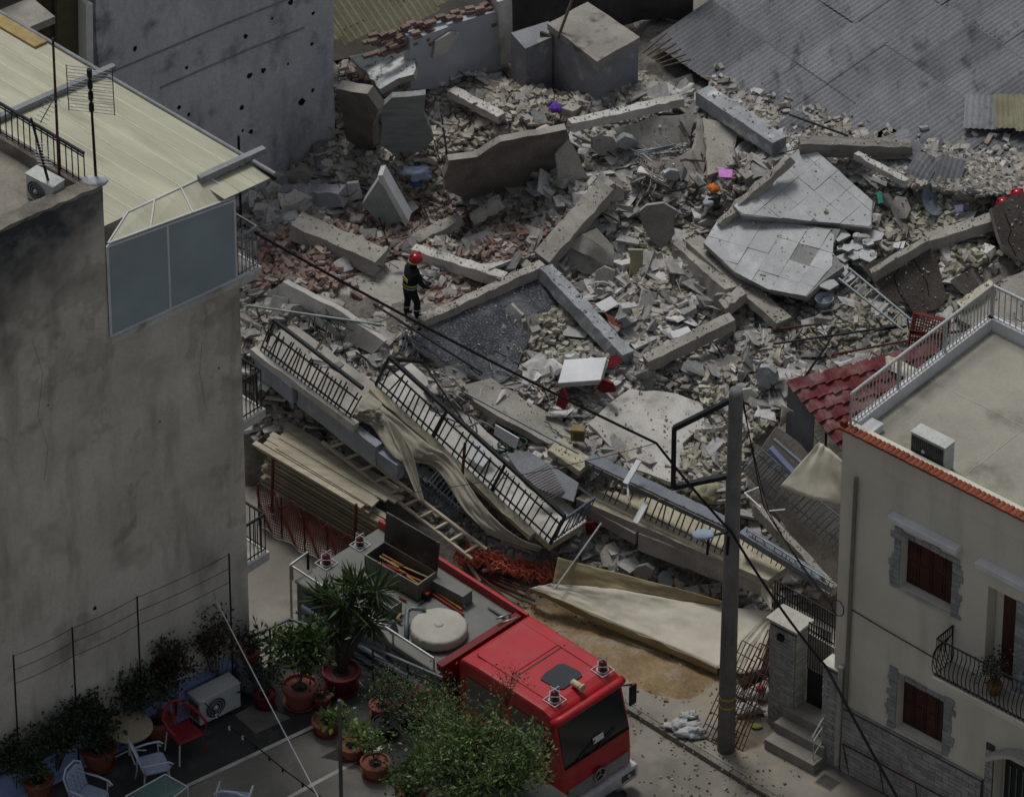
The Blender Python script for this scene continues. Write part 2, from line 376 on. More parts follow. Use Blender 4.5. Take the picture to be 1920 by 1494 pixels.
def sample(n):
    X = rs.uniform(GX0, GX1, n); Y = rs.uniform(GY0, GY1, n); P = np.stack([X, Y, Hs(X, Y)], 1)
    px, py = projn(P); ok = inpoly(px, py, MASK)
    for poly in NOFLAT: ok &= ~(inpoly(px, py, poly) & (rs.rand(n) < .97))
    return P[ok], px[ok], py[ok]
def colour_for(px, py):
    out = np.zeros((len(px), 3)); pick = rs.randint(0, 1000, len(px)); u = rs.rand(len(px))
    kind = np.array(['grey'] * len(px), dtype=object); kind[u < .28] = 'tan'
    for cx, cy, rx, ry, k_ in ZN:
        d = ((px - cx) / rx) ** 2 + ((py - cy) / ry) ** 2
        kind[(d < 1.0) & (rs.rand(len(px)) < np.clip(1.35 - d, 0, .85))] = k_
    for k_ in PZ:
        s_ = kind == k_; out[s_] = np.array(PZ[k_])[pick[s_] % len(PZ[k_])]
    fr_ = np.where(kind == 'red', .3, .36)[:, None]; out = out * (1 - fr_) + np.array(hexc('a6a093')[:3]) * fr_
    return out * rs.uniform(.82, 1.18, (len(px), 1)), kind
CUBE = np.array([(-1,-1,-1),(1,-1,-1),(1,1,-1),(-1,1,-1),(-1,-1,1),(1,-1,1),(1,1,1),(-1,1,1)]) * .5
CF = np.array([(3,2,1,0),(4,5,6,7),(0,1,5,4),(1,2,6,5),(2,3,7,6),(3,0,4,7)])
def rots(n, tilt):
    a = rs.uniform(0, 2 * np.pi, n); tx = rs.normal(0, tilt, n); ty = rs.normal(0, tilt, n)
    ca, sa, cx, sx, cy, sy = np.cos(a), np.sin(a), np.cos(tx), np.sin(tx), np.cos(ty), np.sin(ty); o = np.zeros(n); i = np.ones(n)
    Rz = np.array([[ca, -sa, o], [sa, ca, o], [o, o, i]]).transpose(2, 0, 1); Rx = np.array([[i, o, o], [o, cx, -sx], [o, sx, cx]]).transpose(2, 0, 1); Ry = np.array([[cy, o, sy], [o, i, o], [-sy, o, cy]]).transpose(2, 0, 1)
    return Rx @ Ry @ Rz
def pieces(P, size, jit, tilt):       # n boxes -> n x 8 x 3
    n = len(P); b = CUBE[None] + rs.uniform(-jit, jit, (n, 8, 3)); b = b * size[:, None, :]
    return np.einsum('nij,nkj->nki', rots(n, tilt), b) + P[:, None, :]
def mass(name, W, C, m, **k):
    n = len(W); v_ = W.reshape(-1, 3); f_ = (np.arange(n)[:, None, None] * 8 + CF[None]).reshape(-1, 4)
    me = bpy.data.meshes.new(name); me.vertices.add(len(v_)); me.vertices.foreach_set('co', v_.ravel())
    me.loops.add(f_.size); me.loops.foreach_set('vertex_index', f_.ravel()); me.polygons.add(len(f_))
    me.polygons.foreach_set('loop_start', np.arange(len(f_)) * 4); me.polygons.foreach_set('loop_total', np.full(len(f_), 4))
    a = me.attributes.new('col', 'FLOAT_COLOR', 'POINT'); a.data.foreach_set('color', np.concatenate([np.repeat(C, 8, 0), np.ones((n * 8, 1))], 1).ravel())
    me.polygons.foreach_set('use_smooth', np.zeros(len(f_), bool))
    me.materials.append(m); me.update(); me.validate()
    return link(name, me, **k)
rub = colmat('masonry_pieces')
MARKS = [(580,480,'the thick squared beam'),(690,390,'the grey-green cupboard'),(560,350,'the party wall foot'),(700,250,'the board-marked slab'),(780,330,'the pale blue clothes'),(900,440,'the magenta cloth'),(850,560,'the firefighter'),(900,330,'the tilted dark slab'),(1000,230,'the purple bundle'),(860,170,'the ruined blue wall'),(1150,160,'the flat-roofed room'),
  (1120,420,'the long wide beam'),(1230,300,'the dusty plates'),(1240,440,'the round-ended slab'),(1120,480,'the stair treads'),(1350,380,'the orange scrap'),(1400,230,'the long bluish beam'),(1560,310,'the grey horizontal beam'),(1690,370,'the teal strip'),(1800,380,'the lilac box'),(1780,470,'the dark slab at the right margin'),(1650,470,'the white plastic scrap'),(1600,590,'the metal ladder'),(1500,580,'the pale blue basin'),
  (1400,560,'the lower tiled slab'),(1250,560,'the rubble hollow'),(1180,600,'the white tile piece'),(1300,640,'the grey corner beam'),(1040,610,'the tar-coated slab'),(1090,700,'the white radiator'),(1220,700,'the crimson scraps'),(1400,680,'the pale angular fragments'),(1540,690,'the wire mesh'),(1210,800,'the pale bare floor slab'),(1340,830,'the lamp bracket'),(1440,870,'the alley slab'),(1420,1000,'the lamp pole'),
  (560,640,'the first balcony railing'),(680,690,'the tangled grille'),(800,740,'the middle railing'),(950,770,'the broken concrete strip'),(560,790,'the timber stack'),(700,880,'the wooden ladder'),(900,1000,'the netting heap'),(1080,1030,'the crimson scrap under the balcony'),(1200,1070,'the collapsed front awning'),(1330,1100,'the right balcony slab'),(1450,1120,'the iron fence')]
def near(px, py): return min(MARKS, key=lambda m_: (m_[0] - px) ** 2 + (m_[1] - py) ** 2)[2]
def lean_zone(px, py, n):       # heaps of plain brick carry few plates and lumps
    k = np.ones(n, bool)
    for cx, cy, rx, ry, k_ in ZN: k &= ~((((px - cx) / rx) ** 2 + ((py - cy) / ry) ** 2 < .9) & (rs.rand(n) < .8))
    return k
def fill_rubble():
    # bricks
    P, px, py = sample(72000); C, kd = colour_for(px, py); n = len(P); hollow = rs.rand(n)
    size = np.stack([rs.uniform(.17, .3, n), rs.uniform(.085, .14, n), rs.uniform(.055, .1, n)], 1)
    gr = (kd == 'grey'); size[gr] *= rs.uniform(.6, 1.15, (gr.sum(), 1))
    P = P.copy(); P[:, 2] += rs.uniform(-.03, .13, n)
    W = pieces(P, size, .03, .38)
    # the ones on top are bricks of their own
    big = np.argsort(-(P[:, 2] - Hs(P[:, 0], P[:, 1])) - size[:, 0] * .5)
    sel = [i for i in big if rs.rand() < .5][:290]; rest = np.setdiff1d(np.arange(n), sel)
    mass('broken_bricks', W[rest], C[rest], rub, kind='stuff', label='broken bricks and block pieces heaped over the whole collapse', cat='rubble')
    LB = {'red': 'reddish clay brick lying loose near ', 'tan': 'tan dusty brick lying loose near ', 'oliv': 'olive beige brick lying loose near ', 'grey': 'grey mortar-coated brick lying loose near '}
    for i in sel:
        mass('brick', W[i:i + 1], C[i:i + 1], rub, label=LB[kd[i]] + near(px[i], py[i]), cat='brick', group='loose %s bricks on the rubble' % {'red': 'reddish', 'tan': 'tan', 'oliv': 'olive', 'grey': 'grey'}[kd[i]])
    # chips
    P, px, py = sample(170000); C, kd = colour_for(px, py); n = len(P); s_ = rs.uniform(.015, .075, (n, 1)) * rs.uniform(.6, 1.3, (n, 3)); P = P.copy(); P[:, 2] += rs.uniform(-.01, .07, n)
    mass('rubble_chips', pieces(P, s_, .2, .6), C * .74, rub, kind='stuff', label='small chips of brick and mortar strewn between the bricks', cat='rubble')  # chips darkened: shade of the gaps put into their colour
    # lumps
    P, px, py = sample(4200); k_ = lean_zone(px, py, len(P)); P, px, py = P[k_], px[k_], py[k_]; C, kd = colour_for(px, py); n = len(P)
    C = np.array(PZ['grey'])[rs.randint(0, 8, n)] * rs.uniform(.8, 1.1, (n, 1))
    s_ = rs.uniform(.16, .48, (n, 1)) * np.stack([rs.uniform(.8, 1.4, n), rs.uniform(.6, 1, n), rs.uniform(.25, .6, n)], 1)
    P = P.copy(); P[:, 2] += rs.uniform(-.02, .1, n); W = pieces(P, s_, .2, .4)
    o_ = np.argsort(-s_.prod(1)); sel = o_[:150]; rest = o_[150:]
    mass('concrete_lumps', W[rest], C[rest], rub, kind='stuff', label='grey concrete lumps lying among the bricks', cat='rubble')
    for i in sel: mass('concrete_chunk', W[i:i + 1], C[i:i + 1], rub, label='large angular grey concrete chunk near ' + near(px[i], py[i]), cat='concrete chunk', group='large concrete chunks in the rubble')
    # broken flat plates
    P, px, py = sample(7000); k_ = lean_zone(px, py, len(P)); P, px, py = P[k_], px[k_], py[k_]; n = len(P); C = np.array(PZ['grey'])[rs.randint(0, 8, n)] * rs.uniform(.85, 1.15, (n, 1))
    s_ = np.stack([rs.uniform(.2, .85, n), rs.uniform(.16, .5, n), rs.uniform(.03, .08, n)], 1); P = P.copy(); P[:, 2] += rs.uniform(.0, .14, n); W = pieces(P, s_, .16, .33)
    o_ = np.argsort(-s_[:, :2].prod(1)); sel = o_[:160]; rest = o_[160:]
    mass('plate_fragments', W[rest], C[rest], rub, kind='stuff', label='thin broken plates of plaster and screed mixed into the rubble', cat='rubble')
    for i in sel: mass('plate_fragment', W[i:i + 1], C[i:i + 1], rub, label='thin flat broken screed plate near ' + near(px[i], py[i]), cat='plate fragment', group='larger thin plates on the rubble')
    # splinters and laths
    P, px, py = sample(2400); n = len(P); s_ = np.stack([rs.uniform(.3, .9, n), rs.uniform(.015, .05, n), rs.uniform(.012, .03, n)], 1); P = P.copy(); P[:, 2] += rs.uniform(.03, .16, n)
    pal = np.array([hexc(h)[:3] for h in ('6f6252', '8e8069', '4d453b', '9b968c', '3c3a38')])
    mass('lath_splinters', pieces(P, s_, .1, .22), pal[rs.randint(0, 5, n)], rub, kind='stuff', label='thin wood splinters and battens scattered over the rubble', cat='debris')
# ================================================================ broken plates
def plate(name, pix, pl, th, m, label, clear=True, m2=None, n=4, amp=.05, cat='concrete slab', **k):
    if clear: NOFLAT.append(pix)
    return slab(name, pix, pl, th, m, m2, n, amp, label=label, cat=cat, **k)
boardm = mat('board_marked_concrete', '8d8f8e', '747675', 1.0, bump=.6, bscale=9, stretch=(1, 1, 9))
tarm = mat('speckled_tar_coat', '3f434b', '2c2f36', 1.3, bump=.7, bscale=40, fine=.6, rough=.7, blotch=('7a7c7f', 24, .52, .68), streak=('85878a', .7, 1.5, 1.1))
plate('tilted_slab', [(827,322),(838,290),(890,283),(935,254),(1058,232),(1066,262),(1030,318),(985,345),(930,375),(870,368),(828,345)], (q(940,262,1.3), q(1058,236,1.25), q(870,368,.1)), .16, conc_d, 'large dark concrete slab tilted up on edge in the middle of the ruin', m2=conc)
plate('slab_fragment', [(1040,290),(1067,258),(1104,332),(1072,338),(1045,346)], (q(1067,260,1.0), q(1104,332,.2), q(1045,346,.1)), .12, conc, 'pale triangular slab fragment leaning beside the big tilted dark slab')
plate('board_marked_slab', [(712,205),(735,182),(798,178),(795,215),(813,262),(790,285),(745,300),(712,272)], (q(735,185,1.6), q(798,182,1.5), q(745,300,.1)), .2, boardm, 'grey board-marked concrete slab standing steeply below the white slab')
plate('wall_stub', [(640,150),(700,160),(722,190),(710,230),(714,282),(662,248)], (q(640,152,1.9), q(715,190,1.8), q(690,270,.1)), .25, conc_d, 'dark upright wall stub beside the bluish party wall', m2=conc)
plate('white_slab', [(655,106),(720,88),(786,86),(776,140),(745,148),(712,168),(690,140)], (q(655,106,1.5), q(786,86,1.5), q(712,168,1.3)), .14, mat('white_plaster_slab', 'c9cecd', 'b0b5b4', 2, blotch=('7f7d78', 1.4, .52, .6)), 'white-faced broken slab with grey patch lying atop the wall stub', m2=conc)
# tiled floor, in two pieces
tilem = mat('floor_tile_grey', 'b4b6b6', 'a2a4a4', 1.0, rough=.75, bump=.25, bscale=30, fine=.14, rand=.035, blotch=('c6c7c6', 1.5, .48, .72))
tileb = mat('tile_bed', '8f8f8d', '7c7c7a', 2, bump=.5)
def clip(poly, out, nn):              # keep the part of poly inside a convex outline
    n = len(out); sgn = 0
    for i in range(n): sgn += (out[(i + 1) % n] - out[i]).cross(out[(i + 2) % n] - out[(i + 1) % n]).dot(nn)
    for i in range(n):
        a, b = out[i], out[(i + 1) % n]; e = nn.cross(b - a) * (1 if sgn > 0 else -1); res = []
        for j in range(len(poly)):
            p, r_ = poly[j], poly[(j + 1) % len(poly)]; dp, dr = (p - a).dot(e), (r_ - a).dot(e)
            if dp >= 0: res.append(p)
            if dp * dr < 0: res.append(p.lerp(r_, dp / (dp - dr)))
        poly = res
        if not poly: break
    return poly
def tiled(name, pix, pl, label, o_px, ux, uy, step, holes=0, lift=.012, lost=.06, hullpix=None):
    base = plate(name, pix, pl, .15, tileb, label, cat='floor slab', n=3, amp=.02)
    p0, nn = plane3(*pl)
    o = on(*o_px, p0, nn); e1 = (on(*ux, p0, nn) - o).normalized(); e2 = nn.cross(e1).normalized()
    if e2.dot(on(*uy, p0, nn) - o) < 0: e2 = -e2
    cnt = 0; hull = hullpix or pix; OUT = [on(x, y, p0, nn) for x, y in hull]; oc = sum(OUT, V((0, 0, 0))) / len(OUT); OUT = [oc + (x - oc) * .985 for x in OUT]
    for i in range(-14, 15):
        for j in range(-14, 15):
            cs = [o + e1 * ((i + a) * step) + e2 * ((j + b) * step) for a, b in ((.008, .008), (.992, .008), (.992, .992), (.008, .992))]
            cs = clip(cs, OUT, nn)
            if len(cs) < 3: continue
            ar = sum(((cs[k_] - cs[0]).cross(cs[k_ + 1] - cs[0]) for k_ in range(1, len(cs) - 1)), V((0, 0, 0))).length / 2
            if ar < .012: continue
            if rnd.random() < lost: continue
            t = Matrix.Rotation(rnd.gauss(0, .012), 3, e1) @ Matrix.Rotation(rnd.gauss(0, .012), 3, e2) @ Matrix.Rotation(rnd.gauss(0, .01), 3, nn)
            c = sum(cs, V((0, 0, 0))) / len(cs); up = nn * (lift + abs(rnd.gauss(0, .006)))
            MB().prism([c + t @ (x - c) - nn * .0 for x in cs], up).build('tile', tilem, base); cnt += 1
    return base
plT = (q(1500,285,.75), q(1630,400,.55), q(1385,385,.75))
tiled('tiled_floor_slab', [(1497,280),(1526,278),(1638,378),(1634,428),(1500,414),(1390,404),(1374,386)], plT, 'pale tiled floor slab, upper sloping piece with the pointed top', (1497,281), (1374,386), (1634,405), .5, lost=.0)
plB = (q(1345,418,.62), q(1600,470,.5), q(1400,530,.5))
tiled('tiled_floor_slab', [(1345,412),(1376,392),(1400,408),(1500,420),(1576,430),(1558,468),(1582,500),(1542,528),(1512,557),(1440,540),(1378,512),(1318,456)], plB, 'cracked grey tiled floor slab, lower piece below the long crack', (1345,412), (1318,456), (1500,420), .5, lost=.05, hullpix=[(1345,412),(1378,396),(1500,420),(1566,432),(1562,500),(1512,557),(1440,544),(1378,512),(1318,456)])
for i in range(46):
    x, y = rnd.uniform(1545, 1640), rnd.uniform(438, 548); r_ = rnd.uniform(8, 24)
    if y > 560 - (x - 1520) * .6: continue
    n_ = rnd.randint(4, 6); ph = rnd.random() * 6
    pts = [(x + r_ * math.cos(ph + 6.283 * k / n_) * rnd.uniform(.7, 1.1), y + r_ * .62 * math.sin(ph + 6.283 * k / n_) * rnd.uniform(.7, 1.1)) for k in range(n_)]
    z_ = hz(x, y, rnd.uniform(.32, .48)); slab('tile_fragment', pts, ((x - r_, y, z_ + rnd.uniform(-.05, .05)), (x + r_, y, z_ + rnd.uniform(-.05, .05)), (x, y + r_, z_ + rnd.uniform(-.06, .03))), .05, tilem, tileb, 1, .01, label='broken floor tile piece at the crumbled end of the lower tiled slab', cat='debris piece', group='tile pieces at the crumbled slab end')
rbeam('edge_beam', q(1272,452,.42), q(1372,540,.38), .34, .62, conc, roll=-6, label='grey edge beam under the corner of the tiled floor slab', cat='concrete beam')
rbeam('edge_beam', q(1300,446,.5), q(1470,600,.35), .4, .22, conc, roll=0, label='thin grey ledge running along the lower tiled slab', cat='concrete beam')
crackm = mat('cracked_dark_render', '5b554f', '48433d', 2, bump=1.2, bscale=28, fine=.45, blotch=('2e2b28', 3.0, .6, .66))
plate('cracked_slab', [(1618,500),(1735,448),(1758,490),(1778,560),(1758,580),(1722,588),(1690,575),(1660,555)], (q(1620,502,.65), q(1735,450,.75), q(1722,588,.1)), .2, crackm, 'dark cracked slab leaning behind the metal ladder', m2=conc)
plate('cracked_slab', [(1858,390),(1900,366),(1975,358),(1975,500),(1920,492),(1882,468)], ((1865,388,5.0), (1960,365,5.05), (1920,492,4.1)), .22, crackm, 'dark rough slab standing at the right margin beside red helmets', m2=conc)
plate('cracked_slab', [(1790,520),(1880,470),(1910,500),(1900,520),(1830,560)], (q(1790,520,.3), q(1880,472,.4), q(1830,560,.15)), .15, crackm, 'low dark slab between olive blocks and the pale floor plate', m2=conc)
plate('floor_plate', [(1782,566),(1850,540),(1975,480),(1975,680),(1860,640),(1800,600)], (q(1782,566,.3), q(1975,490,.4), q(1860,640,.2)), .2, conc, 'grey dusty floor plate behind the white roof railing')
plate('roof_plate', [(1150,240),(1240,216),(1308,214),(1290,276),(1235,290),(1172,272)], (q(1160,240,.35), q(1308,216,.3), q(1235,288,.12)), .14, conc, 'dusty grey plate lying flat near the pale beam')
plate('roof_plate', [(1317,222),(1388,236),(1372,318),(1326,330)], (q(1317,224,.35), q(1388,238,.3), q(1340,326,.15)), .14, conc, 'narrow dusty plate beside the blue-grey long beam')
plate('roof_plate', [(1245,312),(1296,278),(1322,272),(1330,328),(1290,341)], (q(1245,312,.3), q(1322,274,.3), q(1290,340,.12)), .14, conc, 'small dusty plate beneath the pink sheet')
plate('roof_plate', [(1312,225),(1322,218),(1330,262),(1318,330),(1300,280)], (q(1312,228,.3), q(1330,240,.25), q(1315,325,.12)), .1, conc, 'sliver of dusty plate between two larger plates', clear=False)
plate('round_ended_slab', [(1200,396),(1212,384),(1245,380),(1268,396),(1266,440),(1240,466),(1222,455),(1205,428)], (q(1212,386,.5), q(1268,398,.5), q(1235,464,.12)), .16, mat('pebbled_render', '8b8782', '75716c', 2, bump=1.2, bscale=45, fine=.4), 'pebble-dashed slab with rounded end leaning among beige bricks', m2=conc)
for i, pts in enumerate(([(1040,490),(1062,462),(1148,500),(1142,516),(1100,515)], [(1062,462),(1090,440),(1152,478),(1148,500)], [(1090,440),(1118,428),(1150,462),(1152,478)])):
    plate('stair_tread', pts, (q(1050,488,.12 + .12 * i), q(1145,505,.1 + .12 * i), q(1110,438,.3 + .12 * i)), .07, conc, ['lowest', 'middle', 'topmost'][i] + ' of three fanned grey stair treads below the long beam', n=3, amp=.02, cat='stair tread')
plate('tar_coated_slab', [(800,596),(900,548),(1005,500),(1030,530),(1050,568),(1010,610),(985,650),(966,700),(930,722),(880,706),(830,686),(775,640)], (q(812,592,.25), q(1015,512,.3), q(900,715,.12)), .18, tarm, 'dark speckled tar-coated roof slab sloping towards the street', m2=conc, amp=.03)
rbeam('slab_rib', q(790,598,.42), q(1018,492,.45), .22, .3, conc, label='pale rib along the upper edge of the tar-coated slab', cat='concrete beam')
plate('standing_floor_slab', [(575,560),(660,520),(740,487),(768,490),(775,540),(795,585),(730,648),(690,625),(640,606)], (q(580,560,.15), q(745,490,.2), q(730,645,.12)), .16, mat('dusty_floor', 'aba79f', '96928b', 1.2, bump=.3, blotch=('55585c', 1.6, .58, .66), stretch=(.6, 1.6, 1)), 'dusty smooth floor slab the firefighter stands on')
plate('lower_floor_slab', [(1104,795),(1140,760),(1182,728),(1250,735),(1316,752),(1322,800),(1280,830),(1282,870),(1258,905),(1190,880)], (q(1110,795,.2), q(1300,750,.25), q(1250,900,.12)), .16, conc_l, 'pale bare floor slab below the white radiator')
plate('street_edge_slab', [(868,722),(920,708),(965,735),(1072,800),(1075,820),(1030,832),(950,790),(890,752)], (q(870,724,.3), q(965,737,.3), q(1050,826,.15)), .2, conc, 'broken concrete strip above the second balcony railing')
plate('street_edge_slab', [(500,548),(530,528),(640,585),(720,640),(700,665),(600,615),(510,575)], (q(505,548,.3), q(640,586,.3), q(690,662,.15)), .2, conc_l, 'pale broken concrete strip above the first balcony railing')
plate('olive_board', [(1178,468),(1207,468),(1205,500),(1180,518)], (q(1178,470,.55), q(1207,470,.5), q(1190,515,.1)), .08, mat('olive_panel', 'a4a17f', '918e70', 2), 'small olive panel standing among bricks below the round-ended slab', cat='panel')
# ================================================================ beams
def bm(px0, py0, dz0, px1, py1, dz1, w, h, m, label, **k): return rbeam('concrete_beam', q(px0, py0, dz0), q(px1, py1, dz1), w, h, m, label=label, cat='concrete beam', **k)
bm(1015,482,.45,1136,346,.6,.46,.34, conc, 'long wide concrete beam rising towards the tilted dark slab', roll=10)
bm(556,410,.62,716,480,.5,.55,.42, conc, 'thick squared beam lying across the reddish bricks')
bm(775,462,.4,948,516,.35,.26,.3, conc_l, 'pale beam just behind the firefighter helmet')
bm(778,448,.3,865,404,.4,.3,.2, conc, 'short rough beam stump behind the pale beam', jit=.035)
bm(1024,498,.5,1178,662,.4,.34,.34, conc_b, 'bluish grey beam sloping beside the tar-coated slab', roll=-8)
bm(1210,672,.4,1372,592,.5,.3,.3, conc, 'grey beam lying opposite the bluish beam, making a corner with it')
bm(1318,166,.7,1462,262,.6,.42,.36, conc_b, 'long bluish beam with pale top near the corrugated roof', jit=.01)
bm(1500,262,.95,1708,268,1.0,.34,.34, mat('grey_timber_concrete', '8e8b84', '6d6a64', 2, bump=.7, stretch=(.3, 3, 3)), 'grey horizontal beam below the crumpled corrugated sheets')
bm(1605,285,.85,1700,338,.7,.16,.16, conc_l, 'thin pale beam pointing down from the grey horizontal beam')
bm(1632,508,.75,1738,446,.85,.16,.3, conc, 'ledge beam along the top of the dark cracked slab')
bm(1738,446,.5,1862,404,.6,.3,.3, conc, 'grey beam running to the dark slab at the right margin')
bm(1352,570,.4,1394,542,.4,.3,.28, conc, 'short square beam end under the tiled slab', jit=.03)
bm(1800,572,.45,1860,528,.45,.22,.2, mat('foam_yellow', 'c9c5ab', 'b0ab92', 3, bump=.8), 'pale yellowish rough beam on the floor plate', jit=.03)
bm(1345,418,.72,1480,292,.95,.2,.2, conc, 'brick-crusted ledge on the upper-left edge of the tiled slab', jit=.04, seg=14)
bm(1068,228,.9,1280,180,.6,.24,.22, conc_l, 'long pale beam behind the tilted dark slab')
bm(845,165,.35,940,215,.3,.24,.2, conc_l, 'pale beam in the back rubble below the blue wall')
bm(1060,142,.3,1270,172,.3,.3,.16, conc_l, 'low pale beam in the back rubble before the flat-roofed room')
bm(1065,205,.3,1105,175,.4,.3,.25, conc, 'short beam stump near the purple bundle', jit=.03)
bm(530,352,.45,640,352,.5,.35,.4, plast_b, 'broken blue-grey beam at the foot of the party wall', jit=.04)
bm(525,375,.4,580,362,.4,.4,.4, conc_l, 'pale rounded beam lump near the party wall foot', jit=.06)
bm(880,406,.4,935,372,.5,.26,.22, conc, 'small beam under the tilted dark slab', jit=.03)
bm(1030,395,.3,1060,430,.2,.2,.15, conc_d, 'dark burnt-looking beam stump amid brick', jit=.03)
bm(1535,250,.3,1450,300,.3,.15,.15, conc, 'thin grey lintel lying above the tiled slab tip', jit=.01)
for px, py, a, b, t, lb in ((560,335,52,36,.2,'pale block at the party wall foot'),(490,392,40,30,.25,'grey block beside the balcony of the beige-roofed house'),(612,310,34,26,.2,'blue-grey block against the party wall'),(1150,365,50,40,.2,'pale boulder-like lump by the long wide beam'),
    (1130,270,50,40,.12,'flat grey fragment right of the tilted slab'),(1175,262,44,30,.12,'grey fragment behind the dusty plates'),(960,160,60,24,.1,'flat fragment before the blue wall'),(1440,700,44,46,.12,'pale angular fragment left of the red roof'),(1400,740,44,30,.1,'pale flat fragment beside the lamp pole top'),
    (1300,690,50,30,.1,'pale flat fragment behind the lamp arm'),(1160,990,48,60,.15,'big grey fragment under the balcony slab'),(1205,1075,40,36,.12,'grey fragment on the ground under the balcony'),(1250,1085,40,40,.12,'angular fragment near the hanging cream awning'),(1145,1040,44,60,.15,'upright grey fragment below the right balcony'),
    (1480,725,40,30,.1,'white fragment by the red roof corner'),(1555,565,30,24,.1,'small pale fragment near the blue basin'),(1575,470,34,28,.08,'loose pale tile fragment on the tiled slab end'),(1620,450,44,30,.1,'grey plate fragment right of the tiled slab'),(1690,390,40,54,.14,'brown-grey upright fragment right of the tiled slab'),
    (1380,470,0,0,0,''),(1360,555,44,24,.1,'thin pale tile in the rubble hollow'),(1170,600,30,26,.1,'pale fragment in the beam corner'),(1135,520,46,40,.12,'pale fragment at the stair treads'),(1260,330,40,22,.1,'dark-edged fragment beside the plates'),(610,300,0,0,0,'')):
    if not a: continue
    n_ = rnd.randint(5, 7); ph = rnd.random() * 6
    pts = [(px + a / 2 * math.cos(ph + 6.283 * i / n_) * rnd.uniform(.75, 1.1), py + b / 2 * math.sin(ph + 6.283 * i / n_) * rnd.uniform(.75, 1.1)) for i in range(n_)]
    plate('concrete_fragment', pts, (q(px - a / 2, py, rnd.uniform(.15, .35)), q(px + a / 2, py, rnd.uniform(.15, .35)), q(px, py + b / 2, .1)), t, rnd.choice([conc, conc_l, conc, conc_b]), lb, n=3, amp=.03, cat='concrete fragment', clear=False)
for pts in ([(1690,455),(1682,478),(1688,500),(1676,520),(1684,545),(1700,570),(1712,588)], [(1706,478),(1722,500),(1738,530),(1742,556)], [(1884,400),(1896,430),(1890,450),(1905,480)]):
    pl_c = plane3(q(1620,502,.65), q(1735,450,.75), q(1722,588,.1)) if pts[0][0] < 1800 else plane3((1865,388,5.0), (1960,365,5.05), (1920,492,4.1))
    L_ = [on(x, y, *pl_c) + pl_c[1] * .002 for x, y in pts]
    MB().tube(L_, .012, 4).build('crack', mat('crack_black', '171615', '100f0f', 3), [o for o in col.objects if o.name.startswith('cracked_slab')][0 if pts[0][0] < 1800 else 1])
fill_rubble()
# ================================================================ shared builders
def railing(name, A, B, hv, nb, m, label, top_r=.03, r=.011, rails=(.12, .9), top=True, ends=True, group=None, ext=(0, 1), topm=None, posts=0, cat='railing', sq=False):
    """A-B foot line, hv the vector from foot to hand rail; every bar a part"""
    A, B, hv = V(A), V(B), V(hv)
    t = thing(name, label, cat, A, group)
    if top: bar('hand_rail', A + hv, B + hv, top_r, topm or m, t, box=sq)
    for f in rails: bar('cross_rail', A + hv * f, B + hv * f, r * 1.25, m, t, box=False)
    bent = name.startswith('bent')
    for i in range(nb + 1):
        p = A.lerp(B, i / nb)
        if bent and rnd.random() < .05: continue
        j_ = V((rnd.gauss(0, .03), rnd.gauss(0, .03), rnd.gauss(0, .02))) * (2.2 if rnd.random() < .12 else 1) if bent else V((0, 0, 0))
        bar('baluster', p + hv * ext[0], p + hv * ext[1] + j_, r, m, t)
    for i in range(posts):
        p = A.lerp(B, i / (posts - 1)); bar('post', p, p + hv * 1.0, r * 2.2, m, t)
    return t
def holed_wall(o, e1, W, H, holes, depth, inn, m):
    """wall sheet with rectangular openings (a0, a1, z0, z1) and reveals going inn"""
    xs = sorted({0, W, *[h[0] for h in holes], *[h[1] for h in holes]}); zs = sorted({0, H, *[h[2] for h in holes], *[h[3] for h in holes]})
    P = lambda a, z, d=0: o + e1 * a + Z * z + inn * d
    mb = MB()
    for i in range(len(xs) - 1):
        for j in range(len(zs) - 1):
            cx, cz = (xs[i] + xs[i + 1]) / 2, (zs[j] + zs[j + 1]) / 2
            if any(h[0] < cx < h[1] and h[2] < cz < h[3] for h in holes): continue
            mb.add([P(xs[i], zs[j]), P(xs[i + 1], zs[j]), P(xs[i + 1], zs[j + 1]), P(xs[i], zs[j + 1])], [(0, 1, 2, 3)], m)
    for a0, a1, z0, z1 in holes:
        c = [(a0, z0), (a1, z0), (a1, z1), (a0, z1)]
        for i in range(4):
            p, q_ = c[i], c[(i + 1) % 4]
            mb.add([P(*p), P(*q_), P(*q_, depth), P(*p, depth)], [(0, 3, 2, 1)], m)
    return mb
